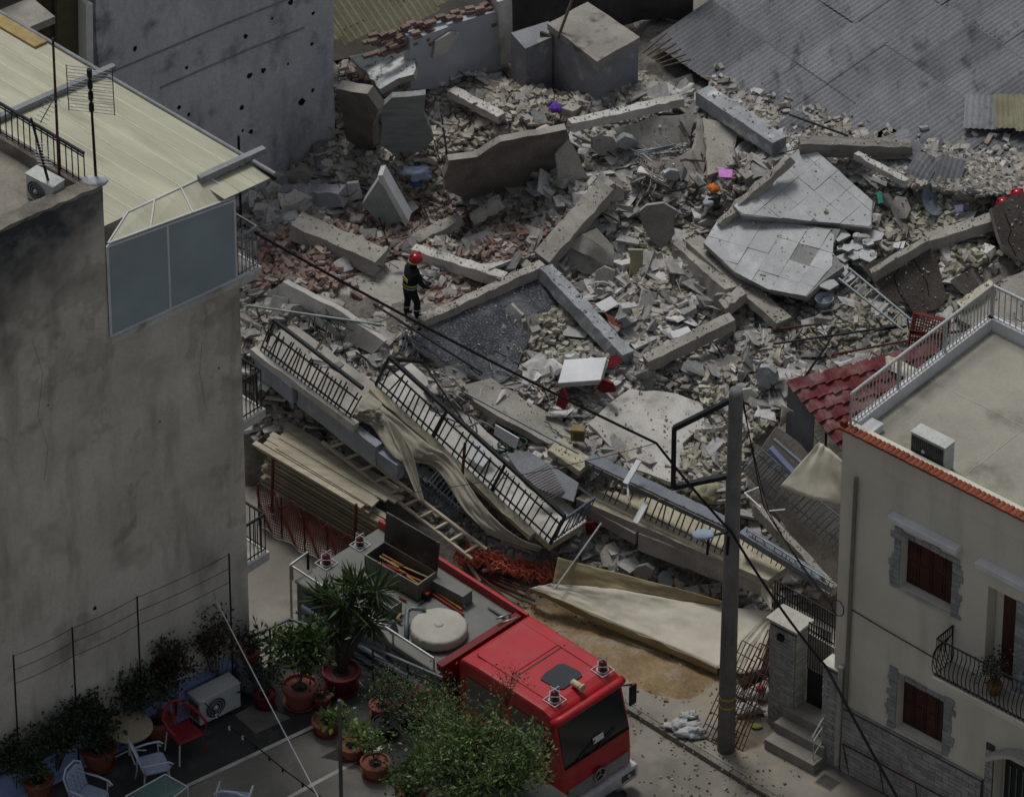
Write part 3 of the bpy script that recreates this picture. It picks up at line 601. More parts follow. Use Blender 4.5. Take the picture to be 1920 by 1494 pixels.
def ac_unit(o, e1, e2, label, w=.85, d=.32, h=.62, legs=True, fins=False):
    """outdoor unit: o front-left foot, e1 along the front, e2 to the back"""
    t = thing('air_conditioner', label, 'air conditioner', o)
    zl = .1 if legs else .02; wp = mat('appliance_white', 'bfc2bd', 'a9aca7', 2, rough=.5, bump=.05)
    MB().box(o + Z * zl, e1 * w, e2 * d, Z * h).build('casing', wp, t, bevel=.015)
    MB().box(o + Z * (zl + h + .002) - e1 * .012 - e2 * .012, e1 * (w + .024), e2 * (d + .024), Z * .02).build('top_panel', wp, t, bevel=.006)
    gm = mat('grille_dark', '3f4344', '33373a', 3, rough=.6)
    c = o + e1 * (w * .38) + Z * (zl + h * .5) - e2 * .006
    f = MB(); c = c + (e2 * .02 if fins else V((0, 0, 0))); f.add([c + (e1 * math.cos(i * math.pi / 12) + Z * math.sin(i * math.pi / 12)) * h * .4 for i in range(24)], [tuple(range(24))])
    g = f.build('fan_grille', gm, t)
    for k in range(1, 5):
        pts = [c - e2 * .012 + (e1 * math.cos(i * math.pi / 8) + Z * math.sin(i * math.pi / 8)) * h * .4 * k / 4 for i in range(17)]
        MB().tube(pts, .005, 4).build('grille_ring', wp, g)
    MB().ball(c - e2 * .01, .05, n=10).build('fan_hub', wp, g, smooth=True)
    if fins:
        for i in range(16): MB().box(o + e1 * (w * (.03 + .059 * i)) - e2 * .005 + Z * (zl + .05), e1 * (w * .042), -e2 * .012, Z * (h - .1)).build('fin', gm, t)
    for i in range(8): MB().box(o - e1 * .006 + e2 * (d * (.12 + .1 * i)) + Z * (zl + .08), e1 * -.008, e2 * .018, Z * (h - .16)).build('side_louvre', gm, t)
    if legs:
        for a in (.12, .78): MB().box(o + e1 * (w * a), e1 * .06, e2 * d, Z * zl).build('foot', gm, t)
    return t
def sheet_strip(cs, th, m, name, parent): return MB().prism(cs, Z * th).build(name, m, parent)
# ================================================================ stained house on the near side of the street
def wallmat():
    m = mat('stained_render', 'cdc6ba', 'b8b1a5', .55, bump=.35, bscale=18, fine=.14, blotch=('8f877a', .9, .55, .8), streak=('6d665b', .6, .2, 1.6))
    n = m.node_tree.nodes; l = m.node_tree.links; b = n['Principled BSDF']
    src = b.inputs['Base Color'].links[0].from_socket
    geo = n.new('ShaderNodeNewGeometry'); sx = n.new('ShaderNodeSeparateXYZ'); l.new(geo.outputs['Position'], sx.inputs[0])
    nt = n.new('ShaderNodeTexNoise'); nt.inputs['Scale'].default_value = .9; nt.inputs['Detail'].default_value = 8; nt.inputs['Roughness'].default_value = .7; l.new(geo.outputs['Position'], nt.inputs[0])
    mr = n.new('ShaderNodeMapRange'); mr.inputs[1].default_value = MOLD[0]; mr.inputs[2].default_value = MOLD[1]; l.new(sx.outputs[2], mr.inputs[0])
    mr.inputs[3].default_value = -.25; mr.inputs[4].default_value = .55
    xr = n.new('ShaderNodeMapRange'); xr.inputs[1].default_value = -7.4; xr.inputs[2].default_value = -8.6; l.new(sx.outputs[0], xr.inputs[0]); xr.inputs[3].default_value = -.35; xr.inputs[4].default_value = .0
    ad = n.new('ShaderNodeMath'); l.new(nt.outputs[0], ad.inputs[0]); l.new(mr.outputs[0], ad.inputs[1])
    ad2 = n.new('ShaderNodeMath'); l.new(ad.outputs[0], ad2.inputs[0]); l.new(xr.outputs[0], ad2.inputs[1])
    r2 = n.new('ShaderNodeMapRange'); r2.inputs[1].default_value = .42; r2.inputs[2].default_value = 1.0; l.new(ad2.outputs[0], r2.inputs[0])
    # re-rendered patches with sharp edges
    pt = n.new('ShaderNodeTexNoise'); pt.inputs['Scale'].default_value = .42; pt.inputs['Detail'].default_value = 9; pt.inputs['Roughness'].default_value = .62; l.new(geo.outputs['Position'], pt.inputs[0])
    pr = n.new('ShaderNodeMapRange'); pr.inputs[1].default_value = .53; pr.inputs[2].default_value = .555; l.new(pt.outputs[0], pr.inputs[0])
    px_ = n.new('ShaderNodeMix'); px_.data_type = 'RGBA'; px_.blend_type = 'MULTIPLY'; l.new(pr.outputs[0], px_.inputs[0]); l.new(src, px_.inputs[6]); px_.inputs[7].default_value = (.8, .79, .78, 1); src = px_.outputs[2]
    x = n.new('ShaderNodeMix'); x.data_type = 'RGBA'; l.new(r2.outputs[0], x.inputs[0]); l.new(src, x.inputs[6]); x.inputs[7].default_value = hexc('3b4046'); l.new(x.outputs[2], b.inputs['Base Color'])
    return m
zt = 4.2
A0 = at(470, 1262, zt); WA = hdir(37.9); NA = V((WA.y, -WA.x, 0))
zf = on(330, 572, A0, NA).z; ztop = on(195, 345, A0, NA).z
MOLD = (ztop - 3.6, ztop - .2)
wallA = wallmat()
def wall_marks(h):
    for pts in ([(60,640),(80,700),(72,780),(90,840),(84,900)], [(380,640),(372,700),(384,770)]):
        MB().tube([on(x + rnd.uniform(-3, 3), y, A0, NA) for x, y in pts], .0035, 4).build('crack', mat('crack_grey', '6a655d', '5a5650', 3), h)
    for x, y, r_ in ((178,1140,4),(300,790,2),(410,690,2),(90,760,2)):
        c = on(x, y, A0, NA); MB().prism([c - NA * .02 + (WA * math.cos(i) + Z * math.sin(i)) * (r_ / 85) * rnd.uniform(.7, 1.2) for i in (0, .9, 1.8, 2.7, 3.6, 4.5, 5.4)], NA * .023).build('hole', mat('hole_dark', '1c1b1c', '121112', 4), h)  # dark patches paint the shade of small holes on the render
house = thing('stained_house', 'tall house with stained bare render wall and beige awning roof', 'house', V((A0.x, A0.y, 0)))
lft = on(-90, 1300, A0, NA); wl_ = (lft - A0).dot(WA); L0 = V((A0.x, A0.y, 0)) + WA * wl_
MB().prism([L0, V((A0.x, A0.y, 0)), V((A0.x, A0.y, zf)), L0 + Z * zf], -U44 * 11).build('wall', wallA, house)
wall_marks(house)
pc = on(203, 600, A0, NA); pa = (pc - A0).dot(WA); PCB = V((A0.x, A0.y, 0)) + WA * pa
zd = ztop - .42
MB().prism([L0 + Z * (zf - .004), PCB + Z * (zf - .004), PCB + Z * zd, L0 + Z * zd], -U44 * 11).build('upper_wall', wallA, house)
pp = MB(); pts = jag([L0 + Z * (zd), PCB + Z * zd, PCB + Z * ztop, L0 + Z * (ztop + .1)], 2, .025); pp.prism(pts, -U44 * .3)
pp.build('parapet', wallA, house)
capm = mat('parapet_cap', '8b857a', '5e5a53', 1.5, bump=.6, fine=.3)
MB().beam(L0 + Z * (ztop + .06) - U44 * .13, PCB + Z * ztop - U44 * .13, .36, .07, seg=24, jit=.02).build('parapet_cap', capm, house)
deckm = mat('roof_deck', '8f8a7d', '77736a', 1.2, bump=.3, blotch=('5f5d50', 1.6, .55, .75))
MB().box(L0 + Z * (zd + .004) - U44 * .3, WA * (pa - wl_) , -U44 * 10.6, Z * .015).build('roof_deck', deckm, house)
MB().box(PCB + Z * zd - U44 * .32, -WA * .22, -U44 * 10.5, Z * .3).build('roof_kerb', capm, house)
MB().ball(PCB + Z * (ztop + .03) - U44 * .15 - WA * .05, .22, sq=(1.2, .8, .4), n=12).build('white_cement_lump', mat('white_cement', 'c5c7c8', 'a2a5a8', 3, bump=.6), house, smooth=True)
# vertical screen of frosted panels
scr = mat('frosted_screen', '96a3a8', '87949a', .8, rough=.45, bump=.1, bscale=8, fine=.06)
z1a, z1b = on(208, 456, A0, NA).z, on(437, 373, A0, NA).z
a0, a1 = (on(205, 600, A0, NA) - A0).dot(WA), (on(440, 470, A0, NA) - A0).dot(WA)
F = lambda a, z, d=0: V((A0.x, A0.y, 0)) + WA * a + Z * z + NA * d
scn = thing('screen_wall', 'blue-grey frosted panel screen below the beige awning roof', 'screen', F((a0 + a1) / 2, zf))
am = a0 + (a1 - a0) * .47; zm = z1a + (z1b - z1a) * .47
for x0, x1, y0, y1 in ((a0, am, z1a, zm), (am, a1, zm, z1b)):
    MB().prism([F(x0 + .02, zf + .01, .02), F(x1 - .02, zf + .01, .02), F(x1 - .02, y1, .02), F(x0 + .02, y0, .02)], NA * .03).build('panel', scr, scn)
for (p, q_) in ((F(a0, zf, .04), F(a0, z1a, .04)), (F(am, zf, .04), F(am, zm, .04)), (F(a1, zf, .04), F(a1, z1b, .04)), (F(a0, z1a, .04), F(a1, z1b, .04)), (F(a0, zf + .02, .05), F(a1 + .3, zf + .02, .05))):
    bar('frame', p, q_, .045, whitep, scn, box=True)
MB().box(F(a0 - .03, zf - .12, 0), WA * (a1 - a0 + .4), NA * .12, Z * .12).build('sill', conc_l, scn)
# awning roof
zA = z1a + .05
awn = thing('awning_roof', 'large flat beige awning roof with seams beside the antennas', 'roof', at(300, 250, zA))
sheetm = mat('beige_roof_sheet', 'bdbba4', 'aaa892', .9, rough=.7, bump=.06, bscale=10, fine=.05, rand=.04, blotch=('94927d', 1.6, .48, .78), stretch=(3.5, .55, 1, -44, 1))
fr, fl = at(468, 301, zA), at(225, 412, zA)
dF = (fl - fr); nS = 8
back = -U44 * 12.5
for i in range(nS + 5):
    p0_ = fr + dF * (i / nS); p1_ = fr + dF * ((i + 1.01) / nS)
    MB().prism([p0_, p1_, p1_ + back, p0_ + back], Z * (.02 + .006 * (i % 2))).build('roof_sheet', sheetm, awn)
    bar('seam', p0_ + Z * .026, p0_ + back + Z * .026, .014, mat('pale_seam', 'dcd9c0', 'cfccb2', 2), awn, box=True, h=.004)
for i in range(3):
    ex = fr + dF * (i / nS); ey = fr + dF * ((i + .98) / nS)
    MB().prism([ex + Z * -.06, ey + Z * -.06, ey + U44 * .62 - Z * .1, ex + U44 * .62 - Z * .1], Z * .02).build('lower_sheet', sheetm, awn)
gut = mat('grey_gutter', '8d9092', '75787a', 2, rough=.5)
e_ = dF.normalized()
bar('gutter', fr - e_ * .35 + Z * .1, fr + e_ * 1.2 + Z * .1, .13, gut, awn, box=True)
g0 = at(214, 126, zA + .1); bar('gutter', g0, g0 + e_ * 3.6, .13, gut, awn, box=True)
bar('edge_tube', fr + U44 * .7 + Z * .03, fr + back + Z * .05, .045, gut, awn)
bar('edge_tube', fr + U44 * .7 - Z * .09, fr + back - Z * .09, .045, iron, awn)
MB().box(fr + U44 * -5.6 + e_ * .06 + Z * .03, back * .6, e_ * .3, Z * .05).build('fascia', mat('tan_fascia', 'b09a68', '98845a', 1.5), awn)
# sloping glazing above the screen
hi = [at(240, 404, zA - .02), at(389, 335, zA - .02)]; lo = [F(a0, z1a + .05, .06), F(a1, z1b + .05, .06)]
for i in range(3):
    f0, f1 = i / 3, (i + 1) / 3
    c = [lo[0].lerp(lo[1], f0), lo[0].lerp(lo[1], f1), hi[0].lerp(hi[1], f1) + Z * .05, hi[0].lerp(hi[1], f0) + Z * .05]
    MB().prism(c, Z * .02).build('sloping_panel', sheetm, awn)
    bar('glazing_bar', c[0] + Z * .035, c[3] + Z * .035, .018, whitep, awn)
bar('glazing_bar', lo[1] + Z * .03, hi[1] + Z * .08, .02, whitep, awn); bar('glazing_bar', hi[0] + Z * .08, hi[1] + Z * .08, .02, whitep, awn); bar('glazing_bar', lo[0] + Z * .03, lo[1] + Z * .03, .02, whitep, awn)
bar('post', at(452, 425, zf), at(452, 425, zf) + Z * (zA - zf), .05, iron, awn, box=True)
# balconies on the street side
for nm, row, lb in (('upper', 525, 'top'), ('middle', 792, 'middle'), ('lower', 1060, 'lowest')):
    c = V((A0.x, A0.y, zrow(A0, row)))
    bt = thing('balcony', '%s of the three narrow balconies on the stained house edge' % lb, 'balcony', c)
    MB().box(c - U44 * 3 + U44 * .0 - Z * .22, U44 * 3, V44 * .62, Z * .22).build('slab', conc_l, bt, bevel=.02)
    rm = steel if row == 525 else iron
    zz_ = Z * .95
    for s0, s1, nb in ((c + V44 * .04 - U44 * .06, c + V44 * .56 - U44 * .06, 5), (c + V44 * .56 - U44 * .06, c + V44 * .56 - U44 * 2.9, 20)):
        bar('hand_rail', s0 + zz_, s1 + zz_, .028, rm, bt); bar('foot_rail', s0 + Z * .08, s1 + Z * .08, .015, rm, bt)
        for i in range(nb + 1): bar('baluster', s0.lerp(s1, i / nb), s0.lerp(s1, i / nb) + zz_, .011, rm, bt)
# roof railing and masts
RA, RB = PCB + Z * (zd + .3) - U44 * .35 - WA * .11, PCB + Z * (zd + .3) - U44 * 8 - WA * .11
railing('roof_railing', RA, RB, Z * .72, 46, iron, 'dark iron railing along the edge of the stained house roof', top_r=.035, r=.012, rails=(.06, .88))
ac_unit(at(50, 372, zd + .02), hdir(-40), hdir(50), 'grey air conditioner on the stained house roof by the railing', legs=False, w=.7, h=.55)
def mast(base, topy, topx, lb, r=.03, kind=None):
    b0 = base; tp = over(b0, topy); lean = V(((topx - proj(tp)[0]) / 85, 0, 0))
    t = thing('antenna_mast', lb, 'antenna', b0)
    MB().tube([b0, b0.lerp(tp + lean, .5), tp + lean], r, 7, r2=r * .8).build('mast', rust if kind != 'dark' else iron, t)
    return t, b0, tp + lean
b_ = at(112, 352, zd + .02); t, b0, tp = mast(b_, 72, 99, 'tall thin rusty mast rising above the roof railing')
pa_ = b0.lerp(tp, .62)
bar('boom', pa_, pa_ + V((-.3, -.1, -.55)), .012, steel, t)
for i in range(7):
    c = pa_ + V((-.3, -.1, -.55)) * (i / 7 + .1); bar('rod', c - V((.12, -.12, .02)), c + V((.12, -.12, .02)), .006, steel, t)
b_ = at(180, 338, ztop); t, b0, tp = mast(b_, 135, 168, 'mast carrying a wide grid television antenna', kind='dark')
for i in range(4):
    c = b0.lerp(tp, .99 - .105 * i)
    for dz in (-.11, -.037, .037, .11): bar('rod', c + V((-.43, .08, dz)), c + V((.43, -.08, dz)), .007, steel, t)
    for sx in (-.43, .43): bar('end_rod', c + V((sx, -.18 * sx, -.13)), c + V((sx, -.18 * sx, .13)), .009, iron, t)
    bar('clamp', c + V((0, 0, -.08)), c + V((0, 0, .08)), .05, iron, t)
b_ = at(103, 385, zd + .02); t, b0, tp = mast(b_, 222, 64, 'short leaning mast with small white comb antenna', kind='dark')
bar('boom', b0.lerp(tp, .72), b0.lerp(tp, .45), .014, whitep, t)
for i in range(8):
    c = b0.lerp(tp, .72 - .035 * i) + V((.03, -.03, 0)); bar('rod', c - V((.14, -.05, .02)), c + V((.14, -.05, .02)), .007, whitep, t)
# ================================================================ party wall and what stands behind
blm = mat('party_wall_render', 'c8cacf', 'b4b6bc', .7, bump=.5, bscale=14, fine=.2, blotch=('7b7c82', 1.3, .55, .75), streak=('6c6d72', .5, .25, 2.5))
B0 = at(626, 266, 3.4); WB = hdir(36.7); NB = V((WB.y, -WB.x, 0))
pwp = [on(x, y, B0, NB) for x, y in ((172, -140), (622, -140), (626, 60), (628, 268))]; pwp += [V((pwp[3].x, pwp[3].y, 0)), V((pwp[0].x, pwp[0].y, 0))]
pw = thing('party_wall', 'tall bluish-grey bare party wall with holes at the back', 'wall', V((B0.x, B0.y, 0)))
MB().prism(jag(pwp, 1.5, .03), -NB * .9).build('wall', blm, pw)
hm = mat('hole_dark', '1c1b1c', '121112', 4)
for x, y, r_ in ((253,92,5),(350,127,4),(460,69,5),(468,142,6),(493,133,6),(545,5,6),(587,25,4),(585,83,4),(586,170,4),(566,192,8),(453,202,5),(470,247,5),(455,245,3),(336,202,5),(354,215,4),(510,35,3),(540,120,3)):
    c = on(x, y, B0, NB); n_ = 9; rr = r_ / 85
    pts = [c - NB * .03 + (WB * math.cos(6.283 * i / n_) + Z * math.sin(6.283 * i / n_) * 1.1) * rr * rnd.uniform(.7, 1.2) for i in range(n_)]
    MB().prism(pts, NB * .034).build('hole', hm, pw)  # near-black patch on the wall paints the shade inside each hole
for pts, lb in (([(170,152),(420,46),(622,-34)], 'mortar_ridge'), ([(300,165),(460,95),(570,52)], 'mortar_ridge')):
    MB().tube([on(x, y, B0, NB) + NB * .005 for x, y in pts], .025, 5).build('mortar_ridge', mat('mortar', '8f9095', '7d7e83', 3, bump=.5), pw)
ol = thing('olive_house', 'dark olive rendered house corner behind the beige awning', 'house', on(140, 110, B0, NB))
c = [on(x, y, B0, NB) for x, y in ((106, -140), (160, -140), (163, 240), (108, 270))]
MB().prism(c, -NB * .6).build('wall', mat('olive_render', '5d5a41', '514e38', 1.2), ol)
c = [on(x, y, B0 + NB * .3, NB) for x, y in ((161, 8), (174, 8), (176, 240), (164, 245))]
MB().prism(c, -NB * .5).build('white_corner', whitep, ol)
c = [on(x, y, B0 - NB * .6, NB) for x, y in ((-60, -140), (104, -140), (107, 280), (-60, 340))]
MB().prism(c, -NB * .4).build('rear_wall', mat('shadow_grey_render', '716e68', '605d57', 1.2), ol)  # plain grey render on the set-back wall
bp = on(30, 20, B0, NB); MB().box(bp - WB * 1.1, WB * 1.5, NB * .9, Z * .18).build('balcony_slab', conc, ol)
for i in range(6):
    p = bp - WB * 1.1 + NB * .88 + WB * (.28 * i); bar('baluster', p - Z * .8, p, .02, iron, ol)
bar('drain_pipe', on(98, -100, B0 + NB * .1, NB), on(102, 200, B0 + NB * .1, NB), .04, iron, ol)
# ================================================================ corrugated sheets
def corr(w, l, n, amp, th=.008):      # along x the waves, along y the length
    P = []
    for i in range(n * 4 + 1):
        x = w * i / (n * 4); z_ = amp * math.sin(i * math.pi / 2)
        P.append([V((x, l * j / 3, z_)) for j in range(4)])
    return P
CM = {}
def corrsheet(name, o, ex, ey, m, w, l, n, parent=None, amp=.014, bend=0, **k):
    key = (m.name, w, l, n, bend, amp)
    if key not in CM:
        P = corr(w, l, n, amp)
        if bend:
            for r_ in P:
                for p in r_: p.z += bend * math.sin(p.y / l * math.pi) + .3 * bend * math.sin(p.x / w * 5)
        mb = MB(); mb.grid(P); CM[key] = mb.mesh('corrugated_sheet', m)
    ex, ey = ex.normalized(), ey.normalized(); ez = ex.cross(ey).normalized(); ey = ez.cross(ex)
    M = Matrix((ex, ey, ez)).transposed().to_4x4(); M.translation = o
    return link(name, CM[key], parent, M, **k)
fib = mat('fibre_cement_grey', '7d7f83', '6a6c70', .9, bump=.35, bscale=26, fine=.3, rand=.2, blotch=('4e5053', 2.4, .56, .72), stretch=(1.3, .5, 1, 40))
fiby = mat('fibre_cement_yellowed', '8b8870', '76735d', 1.2, bump=.35, bscale=26, fine=.25, rand=.06)
plR = plane3((1245, 60, 4.75), (1470, 262, 4.55), (1790, 60, 5.3))
gr = thing('corrugated_roof', 'wide grey corrugated fibre-cement roof behind the ruin', 'roof', at(1500, 120, 4.8))
o = on(1218, 78, *plR); eu = (on(1448, 236, *plR) - o).normalized(); ev = (on(1448, -50, *plR) - o); ev = (ev - eu * ev.dot(eu)).normalized()
nR = eu.cross(ev).normalized(); nR = nR if nR.z > 0 else -nR
for i in range(11):
    for j in range(4):
        p = o + eu * (i * .98) + ev * (j * 1.75) + nR * (.012 * j + .004 * (i % 2))
        cx_, cy_ = proj(p + eu * .5 + ev * .9)
        lx_, ly_ = proj(p + eu * 1.0)
        if ly_ > np.interp(lx_, [1300, 1460, 1520, 1700, 1760, 1900], [290, 300, 325, 350, 385, 390]): continue
        corrsheet('corrugated_sheet', p, eu, (ev + nR * rnd.uniform(-.008, .014)), fib, 1.04, 1.86, 8, gr)
        gr.children[-1].matrix_basis = gr.children[-1].matrix_basis @ Matrix.Rotation(rnd.gauss(0, .008), 4, 'Z') @ Matrix.Translation((0, 0, abs(rnd.gauss(0, .012))))
MB().prism([on(x, y, plR[0] - nR * .3, plR[1]) for x, y in ((1235, 80), (1440, 225), (1600, 245), (1700, 300), (1960, 200), (1960, 60), (1700, -90), (1450, -60))], nR * .1).build('roof_deck', mat('dark_boards', '39352f', '2b2824', 2), gr)
for i in range(10):
    p = o + eu * rnd.uniform(.2, 10) + ev * rnd.uniform(0, 6); 
MB().prism([at(x, y, 3.9) for x, y in ((560, 130), (560, -200), (1300, -200), (1300, 20), (1240, 95), (1000, 110), (800, 90), (700, 100))], Z * .02).build('back_yard', mat('dark_earth', '4a4640', '3a3732', 1.5, bump=.6), kind='structure')  # dark sheet added to stand for the shaded void at the back
oldr = thing('old_corrugated_roof', 'yellowed corrugated roof over a dark gap at the top edge', 'roof', at(760, 20, 6.2))
plO = plane3((640, 40, 5.9), (800, 60, 5.6), (800, -60, 6.3))
o2 = on(606, 132, *plO); ev2 = (on(706, 84, *plO) - o2).normalized(); eu2 = (on(706, 210, *plO) - o2); eu2 = (eu2 - ev2 * eu2.dot(ev2)).normalized(); n2 = eu2.cross(ev2)
n2 = n2 if n2.z > 0 else -n2
for i in range(6):
    ln = 2.6
    corrsheet('corrugated_sheet', o2 + ev2 * (i * .78) + n2 * .01 * (i % 2) - eu2 * (2.6 + (.5, .35, 0, .1, .2, .1)[i]), ev2, eu2 + n2 * rnd.uniform(-.03, .03), fiby, .82, ln, 5, oldr, amp=.035)
bar('purlin', o2 - eu2 * .7 - n2 * .08, o2 - eu2 * .7 + ev2 * 4.5 - n2 * .08, .06, darkwood, oldr, box=True)
bar('purlin', o2 - eu2 * 1.9 - n2 * .08, o2 - eu2 * 1.9 + ev2 * 4.5 - n2 * .08, .06, darkwood, oldr, box=True)
# ruined room: blue plaster wall with bare brick crown
bw0 = at(880, 152, 4.15); WN = hdir(33); NN = V((WN.y, -WN.x, 0))
rw = thing('ruined_wall', 'ruined blue plastered wall with red brick crown at the back', 'wall', bw0)
MB().prism(jag([on(x, y, bw0, NN) for x, y in ((770, 168), (768, 72), (800, 66), (870, 40), (948, 16), (952, 120), (962, 165))], 2, .03), -NN * .3).build('wall', mat('blue_plaster', 'b3b6bd', 'a0a3aa', 1, bump=.2, fine=.1), rw)
MB().prism([on(x, y, bw0 + NN * .12, NN) for x, y in ((934, 4), (960, -4), (962, 118), (940, 122))], -NN * .5).build('corner_post', conc_l, rw)
MB().prism(jag([on(x, y, bw0 + NN * .08, NN) for x, y in ((812, 112), (818, 78), (846, 60), (862, 62), (842, 98))], 3, .03), -NN * .06).build('hanging_plaster', conc_l, rw)
redb = mat('red_brick', '857067', '6c5a53', 3, bump=.4, rand=.22)
for r_ in range(5):
    for i in range(18):
        a = i / 18; x = 700 + 245 * a + rnd.uniform(-3, 3); y = 86 - 74 * a + rnd.uniform(-3, 3)
        p = on(x, y + 9 * r_ - 4, bw0, NN) - NN * rnd.uniform(.02, .3) + Z * rnd.uniform(0, .05)
        if rnd.random() < .85: MB().cbox(p, .22, .11, .075, rz=33 + rnd.uniform(-14, 14)).build('brick', redb, rw)
# flat roofed room
zr = 5.75
rp = [at(x, y, zr) for x, y in ((1026, 44), (1102, 4), (1201, 70), (1120, 117))]
rm_ = thing('flat_roofed_room', 'small room with flat concrete roof and dark door leaf', 'outbuilding', V((rp[3].x, rp[3].y, 4.2)))
ctr = sum(rp, V((0, 0, 0))) / 4
MB().prism(jag(rp, 3, .03), -Z * .16).build('roof', mat('roof_crust', '9d9890', '837e77', 1.5, bump=.8, blotch=('5d5953', 2.5, .56, .7)), rm_)
MB().prism([ctr + (p - ctr) * .96 - Z * 1.9 for p in rp], Z * 1.74).build('wall', mat('grey_blue_render', '8a8b90', '77787d', 1.2, blotch=('a3a29c', 1.8, .55, .7)), rm_)
lw = [at(x, y, zr - .25) for x, y in ((958, 62), (1028, 40), (1052, 62), (985, 92))]
MB().prism(lw, -Z * 1.5).build('side_wall', mat('grey_blue_render', ''), rm_)
d0 = at(1012, 158, 4.2); d1 = at(1058, 160, 4.2); MB().prism([d0, d1, over(d1, 78), over(d0, 60)], V((.02, .05, 0))).build('door', mat('slate_door', '565656', '4a4a4a', 1, rough=.6, bump=.05), rm_)
bar('timber_prop', at(1046, 72, 5.6), at(1046, 72, 5.6) + V((.35, .1, 1.1)), .05, darkwood, None, box=True, label='slanting timber prop standing against the flat roof', cat='timber')
stw = mat('dark_stone_wall', '5b5753', '46423f', 1.6, bump=1.0, bscale=8, fine=.4)
s0 = at(955, 50, 4.3)
t = thing('stone_wall', 'dark old stone wall at the very top edge behind the room', 'wall', s0)
MB().beam(s0, s0 + hdir(8) * 4.2, .5, 2.6, seg=20, jit=.05, off=0).build('wall', stw, t)
for i in range(6): bar('rubble_timber', at(1205 + 8 * i, 100 + 5 * i, 4.6), at(1250 + 9 * i, 62 + 10 * i, 4.9), .03, darkwood, None, box=True, label='%s of the broken laths fallen beside the flat-roofed room' % ('first', 'second', 'third', 'fourth', 'fifth', 'sixth')[i], cat='timber', group='broken laths by the flat-roofed room')
# building at the top right corner
tr = thing('back_house', 'concrete-ledged house with teal wall at the top right corner', 'house', at(1850, 150, 4.0))
tp0 = at(1722, -20, 5.0); te = hdir(-40); tn = hdir(50)
MB().box(V((tp0.x, tp0.y, 0)) + tn * 1.1, te * 6, tn * 5, Z * 6.4).build('wall', mat('teal_render', '475554', '3a4645', 1, bump=.2), tr)
MB().box(tp0 + tn * .9 + Z * 1.4 + te * .2, te * 5, tn * 4, Z * .35).build('ledge', conc, tr)
for i in range(9): MB().box(tp0 + tn * 1.02 + Z * .95 + te * (.3 + .45 * i), te * .16, tn * .1, Z * .45).build('bracket', conc_d, tr)
MB().box(tp0 + tn * 1.05 + Z * .75 + te * .0, te * 5, tn * .12, Z * .14).build('string_course', conc_d, tr)
bar('pole_bar', tp0 + te * 1.8 + tn * 1.1 + Z * .4, tp0 + te * 1.2 + tn * .2 - Z * .1, .03, steel, tr)
# debris slid onto the lower edge of the corrugated roof
n_ = 5200; X_ = rs.uniform(1330, 1960, n_); ed_ = np.interp(X_, [1330, 1460, 1560, 1700, 1800, 1960], [212, 262, 290, 330, 345, 352]); Y_ = ed_ + 18 - np.abs(rs.normal(0, 34, n_))
Y_ = np.maximum(Y_, ed_ - 95)
P_ = np.array([tuple(on(x, y, plR[0] + nR * .05, plR[1])) for x, y in zip(X_, Y_)]); C_, kd_ = colour_for(X_, Y_)
S_ = rs.uniform(.03, .2, (n_, 1)) * np.stack([rs.uniform(.8, 1.5, n_), rs.uniform(.5, 1, n_), rs.uniform(.25, .6, n_)], 1); P_[:, 2] += rs.uniform(0, .1, n_) * np.clip((Y_ - ed_ + 60) / 50, 0, 1)
mass('roof_edge_debris', pieces(P_, S_, .12, .4), C_, rub, kind='stuff', label='rubble fallen onto the lower edge of the corrugated roof', cat='rubble')
# loose sheets
for i, (x, y, z_, a, m, w, l, lb) in enumerate(((1806, 240, 5.15, -5, fib, .9, 1.2, 'grey sheet lying askew on the corrugated roof'), (1866, 240, 5.25, -2, fiby, .82, 1.2, 'yellowed corrugated sheet near the right margin'), (1905, 246, 5.25, 2, fiby, .82, 1.2, 'yellowed corrugated sheet overlapping the margin'))):
    corrsheet('loose_corrugated_sheet', at(x, y, z_), hdir(a), hdir(a + 90) + Z * .05, m, w, l, 7, label=lb, cat='roof sheet')
for i, (x, y, a, b, m, bd, lb) in enumerate(((1655, 300, 30, .3, fib, .06, 'dark bent corrugated sheet under the grey beam'), (1690, 338, 55, .5, fib, .08, 'crumpled corrugated sheet folded upwards near the tiled slab'), (1640, 268, 20, .25, fib, .05, 'buckled sheet at the roof hole'), (1745, 352, 70, .6, fib, .04, 'steep corrugated sheet propped over a black gap'), (1680, 262, -35, .2, fib, .06, 'curled sheet lifted at the roof edge'), (1445, 245, 40, .25, fib, .06, 'bent roof sheet beside the bluish beam'))):
    ey = hdir(a) + Z * b
    corrsheet('loose_corrugated_sheet', on(x, y, plR[0] + nR * .1, plR[1]), hdir(a - 90), ey, m, .6, .8, 5, label=lb, cat='roof sheet', bend=bd)
# ================================================================ cream house on the far pavement
K = at(1558, 1432, .13); K.z = 0; uC, vC = hdir(-40), hdir(50)
zTop = zrow(K, 800); NC = -vC
def ca(px, py):
    p = on(px, py, K, NC); return (p - K).dot(uC), p.z
def rect(*pp):
    c = [ca(*p) for p in pp]; return (c[0][0] + c[3][0]) / 2, (c[1][0] + c[2][0]) / 2, (c[2][1] + c[3][1]) / 2, (c[0][1] + c[1][1]) / 2
CP = lambda a, z, d=0: K + uC * a + Z * z + NC * d           # d towards the street
w1 = rect((1691, 1001), (1788, 1054), (1782, 1151), (1687, 1098)); w2 = rect((1683, 1265), (1771, 1317), (1766, 1411), (1681, 1361))
crm = mat('cream_render', 'd6d1c1', 'cac5b5', .7, bump=.15, bscale=30, fine=.07, streak=('a09d8e', .5, .15, 1.5))
ch = thing('cream_house', 'two-storey cream house with brown shutters and tiled parapet', 'house', K)
